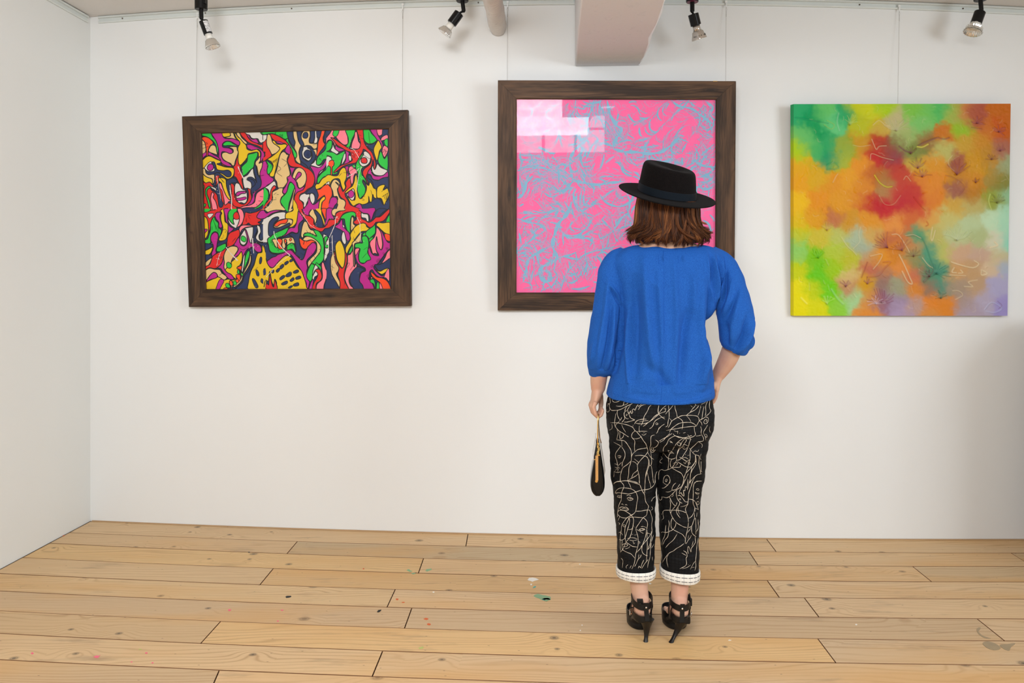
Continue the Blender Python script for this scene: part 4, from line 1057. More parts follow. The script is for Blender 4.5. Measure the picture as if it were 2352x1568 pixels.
# -------- sandals
M_LEATH = plain('black_leather', (0.006, 0.006, 0.006, 1), 0.38, 0.3, bump=.25, bscale=90)
M_HEEL = plain('black_stacked_heel', (0.010, 0.008, 0.007, 1), 0.36, 0.3)
M_CHROME = plain('silver_rivet', (0.75, 0.72, 0.68, 1), 0.2, Metallic=1.0)
bv_body = bvh(body.data)
bw = body.matrix_world
def band(name, ring, half, parent, th=.0022, closed=True, mat=None):
    """flat leather band: ring of (point, outward normal, band direction)"""
    v = []; f = []; n = len(ring)
    for p, nn, up in ring:
        v += [p + up * half, p + up * half + nn * th, p - up * half + nn * th, p - up * half]
    for i in range(n if closed else n - 1):
        a = 4 * i; b = 4 * ((i + 1) % n)
        for k in range(4): f.append((a + k, a + (k+1) % 4, b + (k+1) % 4, b + k))
    if not closed: f += [(0, 1, 2, 3), tuple(4*(n-1) + k for k in (3, 2, 1, 0))]
    mb = MB(); mb.add(v, f); return mb.build(name, mat or M_LEATH, parent, smooth=True, auto=35)
def wrap(cx, cy, cz, rx, ry, tilt, n=28, th0=0, th1=360):
    """elliptic path round the foot; tilt lifts the front"""
    out = []
    for i in range(n):
        th = math.radians(th0 + (th1 - th0) * i / (n if th1 - th0 >= 360 else n - 1))
        nn = Vector((math.cos(th) * ry, math.sin(th) * rx, 0)).normalized()
        p = Vector((cx + rx * math.cos(th), cy + ry * math.sin(th), cz + tilt * ry * math.sin(th)))
        out.append((p, nn, Vector((0, 0, 1))))
    return out
for s_, name in (('l', 'sandal'), ('r', 'sandal')):
    X, tx, o_, dz = FOOT[s_]
    sh = empty(name, (X, DF, 0)); adopt(sh, person); sh.name = 'sandal'
    # the sandal is a part of the person: footbed mesh carries the other pieces
    bpy.data.objects.remove(sh)
    hx = X + (.010 if s_ == 'l' else .006)                     # heel seat centre
    # footbed with platform
    path = [(X + .004, DF - .048, .082 + dz, .024, .010), (X + .002, DF - .030, .081 + dz, .031, .010), (X, DF + .005, .072 + dz * .5, .033, .009), (X + .003, DF + .038, .056, .033, .008), (tx + o_*.003, DF + .060, .040, .036, .007), (tx + o_*.004, DF + .085, .032, .040, .005),
            (tx + o_*.005, DF + .125, .030, .040, .004), (tx + o_*.005, DF + .160, .030, .034, .004), (tx + o_*.004, DF + .185, .030, .016, .004)]
    R = subdiv(path, 4); v = []; f = []
    for (x, y, z, hw, hh) in R:
        z = max(z, hh + .0005)
        for (a, b) in ((-1, -.8), (-.93, -1), (.93, -1), (1, -.8), (1, .8), (.95, 1), (-.95, 1), (-1, .8)):
            v.append((x + a * hw, y, z + b * hh))
    n = len(R)
    for i in range(n - 1):
        for k in range(8): f.append((i*8+k, i*8+(k+1)%8, (i+1)*8+(k+1)%8, (i+1)*8+k))
    f += [tuple(range(8)), tuple(8*(n-1)+k for k in range(7, -1, -1))]
    shoe = MB().add(v, f).build('sandal', M_LEATH, person, smooth=True, auto=45)
    # rounded platform under the forefoot and the low leather upper round it
    def plan(th, k=1.0):
        y = DF + .122 + .074 * k * math.sin(th); x = tx + o_ * .004 + (.0465 * k if math.sin(th) < 0 else .0435 * k) * math.copysign(abs(math.cos(th)) ** .85, math.cos(th))
        return x, y
    lv = [(0.0006, .93), (.004, .985), (.014, 1.0), (.026, .985), (.028, .95)]; v = []; n = 40
    for z_, k_ in lv:
        for q in range(n): v.append(plan(2 * PI * q / n, k_) + (z_,))
    f = [(a * n + q, a * n + (q + 1) % n, (a + 1) * n + (q + 1) % n, (a + 1) * n + q) for a in range(len(lv) - 1) for q in range(n)] + [tuple(range(n))[::-1], tuple((len(lv) - 1) * n + q for q in range(n))]
    MB().add(v, f).build('platform', M_LEATH, shoe, smooth=True, auto=50)
    v = []; lv = [(.022, 1.0, 0), (.040, 1.035, 1), (.052, 1.0, 1), (.052, .955, 1), (.040, .97, 1), (.024, .955, 0)]
    for z_, k_, g_ in lv:
        for q in range(n):
            th = 2 * PI * q / n; x, y = plan(th, k_); v.append((x, y, z_ + g_ * (.010 * max(0, -math.sin(th)) - .008 * max(0, math.sin(th)))))
    m_ = len(lv); f = [(a * n + q, a * n + (q + 1) % n, ((a + 1) % m_) * n + (q + 1) % n, ((a + 1) % m_) * n + q) for a in range(m_) for q in range(n)]
    MB().add(v, f).build('upper', M_LEATH, shoe, smooth=True, auto=50)
    # heel
    tip = P(1483.5, 1475, 2.727) if s_ == 'l' else P(1542, 1479, 2.722)
    top = Vector((X + (.012 if s_ == 'l' else .004), DF - .030, .078 + dz))
    hp = []
    for t in np.linspace(0, 1, 10):
        p = top.lerp(Vector((tip.x, tip.y + .004, .0006)), t); p.y += .010 * math.sin(t * PI) * 1.0; p.x += (.004 if s_ == 'l' else .006) * (math.sin(t * PI))
        hp.append((p, np.interp(t, [0, .18, .45, .8, .93, 1], [.029, .0205, .0125, .0072, .0070, .0088]), np.interp(t, [0, .18, .45, .8, .93, 1], [.022, .019, .0125, .0075, .0072, .0085])))
    v, f = ring_tube([(p, a, b, 2.0) for p, a, b in hp], 24)
    MB().add(v, f).build('heel', M_HEEL, shoe, smooth=True, auto=50)
    # heel counter (low rim behind the heel)
    zc_ = .094 + dz
    band('heel_rim', wrap(X, DF - .016, zc_, .0325, .0395, .15, 22, 182, 358), .009, shoe, .002, closed=False)
    # ankle strap
    za = .141 + dz
    ast = band('ankle_strap', wrap(X, DF - .008, za, .0360, .0465, .22), .0110, shoe, .0024)
    # rear T strap with rivet
    bx = X + (.006 if s_ == 'l' else -.001); pr = []
    for t in np.linspace(0, 1, 8):
        z = za + .006 - t * .062; y = DF - .002 - .0535 + .003 * math.sin(t * PI) - .006 * t
        pr.append((Vector((bx + (.004 if s_ == 'l' else -.003) * t, y, z)), Vector((0, -1, 0)), Vector((1, 0, 0))))
    band('back_strap', pr, .0082, shoe, .0024, closed=False)
    MB().lathe([(0, .0036), (.0012, .0034), (.002, .002)], pr[2][0] + Vector((0, -.0022, .001)), (0, -1, 0), 14).build('rivet', M_CHROME, shoe, smooth=True)
    # buckle tab
    if s_ == 'l':
        mb = MB(); a0 = Vector((X - .020, DF - .0500, za)); 
        mb.tube([a0 + Vector((-.002, .006, 0)), a0 + Vector((.018, -.002, .003))], [(.0022, .016), (.0022, .016)], 8)
        mb.build('buckle_tab', M_LEATH, shoe)
        MB().lathe([(0, .004), (.001, .0036)], a0 + Vector((.006, -.0055, .002)), (0, -1, 0), 6).build('stud', M_HEEL, shoe)
        MB().tube([(X - .034, DF - .02, za - .026), (X - .046, DF - .024, za - .025)], .0022, 8).build('strap_end', M_LEATH, shoe)
    else:
        MB().tube([(X + .0335, DF - .016, za + .028), (X + .036, DF - .022, za - .014)], [(.0018, .003), (.004, .004)], 8).build('strap_end', M_LEATH, shoe)
        MB().box((X + .033, DF - .028, za - .014), (X + .040, DF - .015, za + .012)).build('buckle_tab', M_LEATH, shoe, bevel=.001)
    # thin side cords and small ring buckles
    for sd in (-1, 1):
        a = Vector((X + sd * .037, DF - .008, za - .008))
        mb = MB(); mb.tube([a, a + Vector((sd * .002, .004, -.022)), Vector((X + sd * .036, DF + .012, .082 + dz))], .0026, 8)
        mb.tube([Vector((X + sd * .030, DF - .030, za - .010)), Vector((X + sd * .034, DF - .018, za - .032)), Vector((X + sd * .033, DF - .002, .080 + dz))], .0020, 8)
        mb.build('side_cord', M_LEATH, shoe, smooth=True)
    sd = -1 if s_ == 'l' else 1
    c = Vector((X + sd * .0415, DF - .004, .088 + dz)); mb = MB()
    mb.tube([c + Vector((sd * .001, math.cos(q) * .005, math.sin(q) * .008)) for q in np.linspace(0, 2 * PI, 14)], .0012, 6, caps=False)
    mb.build('ring_buckle', M_CHROME, shoe, smooth=True)

# -------- hat
def felt_mat(name, c1, c2, rough, weave, st):
    a = NM(name, rough, 0.08); a.b.inputs['Sheen Weight'].default_value = 0.02
    tc = a.n('TexCoord').outputs['Object']
    n = a.noise(a.mapv(tc, st), weave, 3.0, 0.7).outputs[0]
    a.color(a.mix(a.ramp(n, [(0.3, 0.0), (0.7, 1.0)]), c1, c2)); a.bump(n, 0.4, 0.0015); return a.m
M_FELT = felt_mat('black_wool_felt', (0.0020, 0.0016, 0.0016, 1), (0.008, 0.006, 0.006, 1), 0.95, 330, (1, 1, 1))
M_BAND = felt_mat('blue_black_ribbon', (0.003, 0.0055, 0.009, 1), (0.0065, 0.011, 0.017, 1), 0.55, 700, (1, 1, 6))
roll = math.radians(8.2); back = math.radians(18.0)
hr = Vector((math.cos(roll), 0, -math.sin(roll)))
hf = (Vector((0, math.cos(back), math.sin(back))) - hr * Vector((0, math.cos(back), math.sin(back))).dot(hr)).normalized()
hn = hr.cross(hf).normalized()
HC = Q(1531.5, 446.0, 0.0)
def hat_pt(x, y, z): return HC + hr * x + hf * y + hn * z
seg = 96; prof = []
def ell(th, a, b): return a * math.cos(th), b * math.sin(th)
v = []; f = []
A0, B0 = .105, .118                                          # crown base half axes
levels = []                                                  # (kind, s, z) outer surface from inside of the brim over the brim up the crown
def addring(fn): 
    for k in range(seg): v.append(hat_pt(*fn(2 * PI * k / seg)))
def brim(rf, z0): 
    def fn(th):
        e = 1.0; a = A0 + (.1775 - A0) * rf; b = B0 + (.190 - B0) * rf
        x, y = a * math.cos(th), b * math.sin(th)
        return x, y, z0 + .003 * rf ** 2 * math.cos(2 * th) * 1.0
    return fn
for rf, z in ((0, -.004), (.5, -.0045), (.95, -.0045), (1.0, -.003), (1.003, -.0015), (1.0, .0), (.95, .0005), (.5, .0), (.12, .0), (.03, .001), (.0, .004)): addring(brim(rf, z))
def crown(t, zt, s):
    def fn(th):
        x, y = A0 * s * math.copysign(abs(math.cos(th)) ** .93, math.cos(th)), B0 * s * math.copysign(abs(math.sin(th)) ** .93, math.sin(th))
        # teardrop dent pinched to the front
        z = zt
        if t > 0:
            r_ = t
            z -= .011 * r_ ** 1.3 * (1 + .5 * math.sin(th)) 
            z += .006 * (1 - r_) * 0
        return x - (.009 * zt / .10), y, z * .93 - (zt / .105) * .006 * math.cos(th)
    return fn
for z, s in ((.012, .997), (.03, .985), (.05, .965), (.07, .945), (.088, .925), (.098, .905), (.1055, .872), (.1095, .82), (.1105, .76)): addring(crown(0, z, s))
for t, s in ((.12, .68), (.4, .55), (.75, .40), (.95, .25), (1.0, .10)): addring(crown(t, .1105, s))
n = len(v) // seg
for i in range(n - 1):
    for k in range(seg): j = (k+1) % seg; f.append((i*seg+k, i*seg+j, (i+1)*seg+j, (i+1)*seg+k))
f.append(tuple((n-1)*seg + k for k in range(seg)))
# inside of the crown, so the hat is hollow
base = len(v)
for z, s in ((-.004, .975), (.05, .94), (.085, .86), (.090, .4)): addring(crown(0, z, s))
for i in range(3):
    for k in range(seg): j = (k+1) % seg; f.append((base+i*seg+j, base+i*seg+k, base+(i+1)*seg+k, base+(i+1)*seg+j))
for k in range(seg): j = (k+1) % seg; f.append((k, base+k, base+j, j))
f.append(tuple(base + 3*seg + k for k in range(seg-1, -1, -1)))
hat = MB().add(v, f).build('hat', M_FELT, person, smooth=True); hat['label'] = 'black felt hat with a dark blue-black ribbon band'
ss = hat.modifiers.new('sub', 'SUBSURF'); ss.levels = 1; ss.render_levels = 1
v = []; f = []
for z, s, e in ((.003, 1.006, 0), (.0035, 1.020, 0), (.031, 1.006, 0), (.0315, .985, 0)):
    for k in range(seg):
        th = 2 * PI * k / seg
        p = crown(0, z, s)(th); v.append(hat_pt(*p))
for i in range(4):
    for k in range(seg): j = (k+1) % seg; f.append((i*seg+k, i*seg+j, ((i+1)%4)*seg+j, ((i+1)%4)*seg+k))
MB().add(v, f).build('ribbon', M_BAND, hat, smooth=True, auto=50)

# -------- hair
def hair_mat():
    a = NM('auburn_hair', 0.38, 0.22)
    uv = a.n('UVMap', {'uv_map': 'UVMap'}).outputs[0]; sp = a.n('SeparateXYZ', None, Vector=uv)
    c = a.ramp(sp.outputs[0], [(0.0, (0.012, 0.004, 0.002, 1)), (0.35, (0.048, 0.014, 0.004, 1)), (0.7, (0.14, 0.044, 0.011, 1)), (1.0, (0.34, 0.13, 0.04, 1))])
    a.color(c); a.link(a.math('MULTIPLY_ADD', sp.outputs[0], .10, .42), 'Roughness')
    return a.m
M_HAIR = hair_mat()
def hair_ring(py):
    """half width, half depth, centre x and depth shift of the hair mass at a photo row"""
    A = [(425, 60, .092, 1533), (455, 65, .104, 1534), (475, 68.5, .108, 1534), (500, 70, .108, 1534), (520, 73, .106, 1535), (535, 79, .104, 1536), (548, 86, .103, 1536), (558, 88, .100, 1536), (566, 84, .096, 1536), (576, 78, .09, 1536)]
    ys = [a[0] for a in A]
    return tuple(float(np.interp(py, ys, [a[i] for a in A])) for i in (1, 2, 3))
def hair_pt(th, py, s=1.0):
    """th: 0 = straight back, + to the right"""
    w_, dep, cx = hair_ring(py)
    c = Q(cx, py, .005)
    return c + Vector((w_ * K * s * math.sin(th), -dep * s * math.cos(th), 0))
mb = MB(); v = []; f = []; uv = []; ns = 40; ys = [434, 447, 462, 480, 500, 520, 535, 548, 557]
for lay in (0.945, .80):
    for y in ys:
        for k in range(ns + 1):
            th = math.radians(-138 + 276 * k / ns)
            yy = max(y, 450 + 11 * math.sin(th) + 14 * math.cos(th))
            v.append(hair_pt(th, yy, lay if y < 540 else lay - .06 * (y - 540) / 13)); uv.append((.06, 0))
m_ = len(ys) * (ns + 1)
for i in range(len(ys) - 1):
    for k in range(ns):
        a = i * (ns + 1) + k; b = a + ns + 1
        f.append((a, a + 1, b + 1, b)); f.append((m_ + a, m_ + b, m_ + b + 1, m_ + a + 1))
L_ = len(ys) - 1
for k in range(ns):
    f.append((k, m_ + k, m_ + k + 1, k + 1)); a = L_ * (ns + 1) + k; f.append((a, a + 1, m_ + a + 1, m_ + a))
for i in range(L_):
    for k in (0, ns):
        a = i * (ns + 1) + k; b = a + ns + 1; f.append((a, b, m_ + b, m_ + a))
mb.add(v, f, uv)
rh = random.Random(21)
def rim(th): return 450 + 12 * math.sin(th) + 17 * math.cos(th)
def strand(th, y1, s0, rad, tone, curl, drift, amp, ph, dth, ds, dy):
    """one hair of a lock; dth / ds / dy are its offsets from the lock's centre line, closing up towards the tip"""
    pts = []; n = 16; y0 = rim(th) - 3
    for i in range(n):
        t = i / (n - 1); y = y0 + (y1 + dy - y0) * t
        e = max(0, (t - .55) / .45); cl = 1 - .55 * t ** 1.5
        a = th + dth * cl + drift * t + amp * math.sin(t * 4.6 + ph) * t + curl * .30 * e ** 2.2
        s = s0 + ds * cl + .035 * math.sin(t * 3.4 + ph * 1.7) * t + abs(curl) * .10 * e ** 2
        p = hair_pt(a, min(y, 576), s)
        p.z += e ** 2.6 * abs(curl) * .018
        pts.append(p)
    R = [rad * (.55 + .6 * math.sin(min(1, .2 + (i / (n - 1))) * PI)) for i in range(n)]
    R[-3] = rad * .7; R[-2] = rad * .45; R[-1] = rad * .15
    before = len(mb.f); mb.tube(pts, R, 4)
    for q in range(before, len(mb.f)): mb.uv[q] = [(tone, 0)] * len(mb.f[q])
for lay, (nl, s_lay, tn) in enumerate(((90, .975, .28), (80, 1.0, .42), (58, 1.03, .55))):
    for lock in range(nl):
        th = math.radians(-136 + 272 * (lock + rh.uniform(-.7, .7)) / (nl - 1)); sd = 1 if th > 0 else -1
        tone0 = min(1, max(0, rh.gauss(tn, .17))); drift = rh.uniform(-.16, .16)
        curl = sd * rh.uniform(.2, 1.3) if rh.random() < .75 else -sd * rh.uniform(.1, .9)
        if abs(th) < .8: curl *= .75; drift += rh.uniform(-.1, .1)
        yend = rh.uniform(548, 572) if abs(th) < 1.1 else rh.uniform(540, 562)
        if lay == 2: yend -= rh.choice((0, 3, 6, 14))
        amp = rh.uniform(.04, .17); ph = rh.uniform(0, 6.28); s0 = s_lay + rh.uniform(-.015, .015); wd = rh.uniform(.018, .045)
        for q in range(26):
            dth = rh.gauss(0, wd)
            strand(th, yend, s0, rh.uniform(.0006, .0012), min(1, max(0, tone0 + rh.gauss(0, .10) + 1.5 * dth * (lay - 1))), curl + rh.gauss(0, .07), drift, amp, ph, dth, rh.gauss(0, .012), rh.gauss(0, 1.8))
for q in range(150):                                          # stray flyaway hairs
    th = rh.choice((-1, 1)) * rh.uniform(.6, 1.9)
    strand(th, rh.uniform(538, 574), 1.02, .0004, rh.uniform(.2, .9), math.copysign(rh.uniform(.5, 2.3), th), rh.uniform(-.1, .15), rh.uniform(-.1, .1), rh.uniform(0, 6), 0, 0, 0)
hair = mb.build('hair', M_HAIR, person, smooth=True, fixn=False); hair['label'] = 'shoulder-length auburn hair flicking out at the ends'

# eyes and lips colour (the face is turned to the picture)
M_EYE = plain('eye_white', (0.75, 0.73, 0.70, 1), 0.2); M_IRIS = plain('brown_iris', (0.05, 0.025, 0.012, 1), 0.15)
for s_ in (-1, 1):
    e = MB().ball(hc + Vector((s_ * .030, .0835, -.001)), .0115, 16, 12).build('eyeball', M_EYE, body, smooth=True)
    MB().lathe([(0, .0052), (.0012, .0044)], hc + Vector((s_ * .030, .0945, -.001)), (0, 1, 0), 16).build('iris', M_IRIS, body, smooth=True).parent = body

# ---------------------------------------------------------------- wristlet bag
M_PAT = NM('black_patent_leather', 0.08, 0.25); M_PAT.color((0.004, 0.004, 0.004, 1)); M_PAT = M_PAT.m
M_SILV = plain('pale_silver_leather', (0.72, 0.72, 0.71, 1), 0.35, 0.5, Metallic=.15)
M_GOLD = plain('gold_zip_and_chain', (0.80, 0.50, 0.16, 1), 0.25, 0.5, Metallic=0.9)
M_TAN = plain('tan_zip_tape', (0.55, 0.29, 0.10, 1), 0.5)
bag = empty('wristlet_bag', Q(1371, 955, .015), 'small black patent wristlet bag with gold zip, hanging from the hand by its strap', 'bag')
def bagw(py): return float(np.interp(py, [1012, 1022, 1040, 1060, 1080, 1100, 1115, 1125, 1132, 1136], [3.0, 4.5, 7.5, 11, 14.5, 17, 17.0, 14.2, 9.0, 2.0]))
def bagc(py): return float(np.interp(py, [1012, 1040, 1060, 1100, 1136], [1371.5, 1371.5, 1371, 1370.5, 1370.5]))
v = []; f = []; rows = []
DY = .200; y_in = .0
for i in range(22):
    py = 1012 + (1136 - 1012) * (i / 21) ** .92; rows.append(py)
    w_ = bagw(py) * K; cx = bagc(py); dep = DY * (0.62 + .38 * math.sin(min(1, (py - 1012) / 90) * PI / 2))
    c = Q(cx, py, -.035)
    for (a, b) in ((-.72, 0), (-1, .035), (-1.0, .3), (-.96, .7), (-.5, 1), (.5, 1), (.96, .7), (1, .3), (1, .035), (.72, 0), (.25, .006), (-.25, .006)):
        v.append((c.x + a * w_ + .085 * b * dep, c.y + b * dep, c.z))
n = len(rows); mbb = MB()
for i in range(n - 1):
    for k in range(12): j = (k+1) % 12; f.append((i*12+k, i*12+j, (i+1)*12+j, (i+1)*12+k))
f += [tuple(range(12)), tuple((n-1)*12 + k for k in range(11, -1, -1))]
o = MB().add(v, f).build('pouch', M_PAT, bag, smooth=True, auto=60)
s2 = o.modifiers.new('s', 'SUBSURF'); s2.levels = 1; s2.render_levels = 1
# pale outer panel on the thigh side and its edge on the outer side
for sd, nm, lo, hi in ((1, 'side_panel', 1009, 1100), (-1, 'outer_panel', 1010, 1052)):
    v = []; f = []; m_ = 10
    for i in range(m_):
        py = lo + (hi - lo) * i / (m_ - 1); w_ = max(bagw(py), 3.5) * K; c = Q(bagc(py), py, -.035); e = max(0, (py - 1075) / 25) if sd > 0 else 0
        x0 = c.x + sd * (w_ * (1.02) + .0008)
        for th in (0, .0022):
            v += [(x0 + sd * th, c.y + .012 + .05 * e, c.z), (x0 + sd * th + (.0165 if sd > 0 else .0155), c.y + .16, c.z)]
    for i in range(m_ - 1):
        a, b = 4*i, 4*i+4
        for (p, q) in ((0, 1), (1, 3), (3, 2), (2, 0)): f.append((a+p, a+q, b+q, b+p))
    f += [(0, 1, 3, 2), (4*m_-4, 4*m_-2, 4*m_-1, 4*m_-3)]
    o = MB().add(v, f).build(nm, M_SILV, bag); o['label'] = 'pale silvery panel on the side of the bag'
yb = D0 - .035 - .0015
def G(px_, py_, dd=0): return Vector((Q(px_, py_).x, yb + dd, Q(px_, py_).z))
zp = MB(); zp.box((G(1365.2, 0).x, yb - .0012, G(0, 1097).z), (G(1371.6, 0).x, yb + .004, G(0, 1041).z)); zp.build('zip_tape', M_TAN, bag, bevel=.0008)
mb = MB()
for i in range(19): py_ = 1043 + i * 2.9; mb.box((G(1367.6, 0).x, yb - .0022, G(0, py_ + 1.4).z), (G(1369.4, 0).x, yb - .0012, G(0, py_).z))
mb.build('zip_teeth', M_GOLD, bag)
MB().lathe([(0, .0052), (.003, .0052)], G(1367.5, 1098.5, .002), (0, -1, 0), 16).build('zip_stop', M_GOLD, bag, smooth=True, auto=40)
mb = MB(); rl = random.Random(4)
for i in range(8):
    c = G(1371 + rl.uniform(-1.2, 1.8), 1014 + i * 3.4); r_ = .0034
    ax = rl.uniform(0, PI)
    mb.tube([c + Vector((math.cos(q) * r_ * abs(math.cos(ax)) + .0004, math.sin(q) * r_ * .4, math.sin(q) * r_ * 1.3)) for q in np.linspace(0, 2 * PI, 12)], .0009, 6, caps=False)
mb.build('chain', M_GOLD, bag, smooth=True)
MB().tube([G(1361, 1049.5), G(1366, 1050)], .0011, 6).tube([G(1364, 1050), G(1368, 1049)], .0016, 6).build('zip_pull', M_GOLD, bag, smooth=True)
MB().box((G(1367.5, 0).x, yb - .001, G(0, 1041).z), (G(1375, 0).x, yb + .003, G(0, 1038.5).z)).build('clasp_bar', M_GOLD, bag)
top = Q(1371.5, 951, -.024)
MB().tube([Q(1374, 950, .010), Q(1372.6, 948, -.024), Q(1371.6, 953, -.032) , Q(1371, 962, -.034), G(1370.2, 1000), G(1370.2, 1016)], [(.0022, .0010)] * 6, 8).build('wrist_strap', M_GOLD, bag, smooth=True)
MB().tube([Q(1374, 958, -.015), G(1373.5, 1000, .002), G(1373, 1013, .002)], .0011, 6).build('strap_cord', M_LEATH, bag, smooth=True)
MB().tube([Q(1374.5, 956, .0), Q(1376, 975, .010), Q(1380, 1008, .03), Q(1383.5, 1022, .04)], [.0011, .0011, .0014, .0022], 6).build('side_cord', M_TAN, bag, smooth=True)
# ---------------------------------------------------------------- pictures
class Plane:
    """picture plane through three world points; maps photo pixels of the picture face onto it"""
    def __init__(s, tl, tr, bl, back=0.0):
        s.n = (tr - tl).cross(bl - tl).normalized()
        if s.n.y > 0: s.n = -s.n                              # towards the room
        s.p = tl - s.n * back
    def at(s, px, py, off=0.0):
        o_ = Vector((0, 0, CH)); d = P(px, py, 1.0) - o_
        t = (s.p + s.n * off - o_).dot(s.n) / d.dot(s.n); return o_ + d * t
def frame(label, outer, inner, lean, name='framed_picture', thick=.034, gap=.012):
    """outer/inner: photo corners TL TR BR BL; built hanging on wires and leaning off the wall at the top"""
    dist = lambda q: wallY(Xof(q[0], 3.9))
    db = min(dist(outer[2]), dist(outer[3])); off = .006 + thick
    dTL, dBL = dist(outer[0]) - off - lean, dist(outer[3]) - off
    dTR = dist(outer[1]) - off - lean
    tl, tr, bl = P(*outer[0], dTL), P(*outer[1], dTR), P(*outer[3], dBL)
    pl = Plane(tl, tr, bl)
    O = [pl.at(*q) for q in outer]; I = [pl.at(*q) for q in inner]
    cen = (O[0] + O[2]) / 2; bot = (O[2] + O[3]) / 2
    root = empty(name, bot - pl.n * thick / 2, label, 'picture', 'pictures on the wall')
    k = -pl.n * thick
    for i in range(4):
        j = (i + 1) % 4; a, b, c, d = O[i], O[j], I[j], I[i]
        L = (b - a).length; u = (b - a) / L; wv = (d - a).dot(u)
        mid = .5
        ed = .0035                                            # eased edges
        def q_(p, q, t): return p.lerp(q, t)
        a1, b1 = a.lerp(d, .04), b.lerp(c, .04); d1, c1 = d.lerp(a, .05), c.lerp(b, .05)
        g = .00035; sa = u * g
        v = [a + k + sa, a - pl.n * ed + sa, a1 + sa, d1 + sa, d - pl.n * ed * 1.2 + sa, d + k + sa,
             b + k - sa, b - pl.n * ed - sa, b1 - sa, c1 - sa, c - pl.n * ed * 1.2 - sa, c + k - sa]
        f = [(q, (q + 1) % 6, 6 + (q + 1) % 6, 6 + q) for q in range(6)] + [(0, 1, 2, 3, 4, 5), (11, 10, 9, 8, 7, 6)]
        w_ = (d - a - u * wv).length
        uv = [((p - a).dot(u), (p - a - u * (p - a).dot(u)).length + i * .37) for p in v]
        mb = MB().add(v, f, uv); o = mb.build('frame_board', M_FRAME, root); o.color = (1, 1, 1, 1)
    return root, pl, O, I
def sheet(name, pl, quad, z0, z1, mat, root, grow=0.0):
    c = sum(quad, Vector()) / 4; v = []
    for z in (z0, z1):
        for q in quad: v.append(q + (q - c).normalized() * grow + pl.n * z)
    mb = MB().add(v, [(0,1,2,3), (7,6,5,4), (0,4,5,1), (1,5,6,2), (2,6,7,3), (3,7,4,0)])
    return mb.build(name, mat, root)
def clear_pane(name, k):
  M_ACRYL = NM(name, 0.02, 0.5)
# thin clear pane: straight-through transparency plus a fresnel reflection (a real pane bends light so little)
  _t = M_ACRYL.t; _tr = _t.nodes.new('ShaderNodeBsdfTransparent'); _gl = _t.nodes.new('ShaderNodeBsdfGlossy'); _gl.inputs['Roughness'].default_value = 0.015
  _fr = _t.nodes.new('ShaderNodeFresnel'); _fr.inputs['IOR'].default_value = 1.52; _mx = _t.nodes.new('ShaderNodeMixShader')
  _ml = _t.nodes.new('ShaderNodeMath'); _ml.operation = 'MULTIPLY'; _ml.inputs[1].default_value = k; _t.links.new(_fr.outputs[0], _ml.inputs[0])
  _t.links.new(_ml.outputs[0], _mx.inputs[0]); _t.links.new(_tr.outputs[0], _mx.inputs[1]); _t.links.new(_gl.outputs[0], _mx.inputs[2])
  _t.links.new(_mx.outputs[0], _t.nodes['Material Output'].inputs['Surface']); return M_ACRYL.m
M_ACRYL = clear_pane('picture_glass', 0.17); M_LOWREF = clear_pane('coated_picture_glass', 0.12)
def paint(name, rgb, rough=.5, var=.05):
    a = NM(name, rough, .35); tc = a.n('TexCoord').outputs['Object']; c = srgb(*rgb)
    n = a.noise(tc, 26, 4.0, .65).outputs[0]
    a.color(a.mix(n, tuple(x * (1 - var * 2) for x in c[:3]) + (1,), tuple(min(1, x * (1 + var) + .004) for x in c[:3]) + (1,))); return a.m

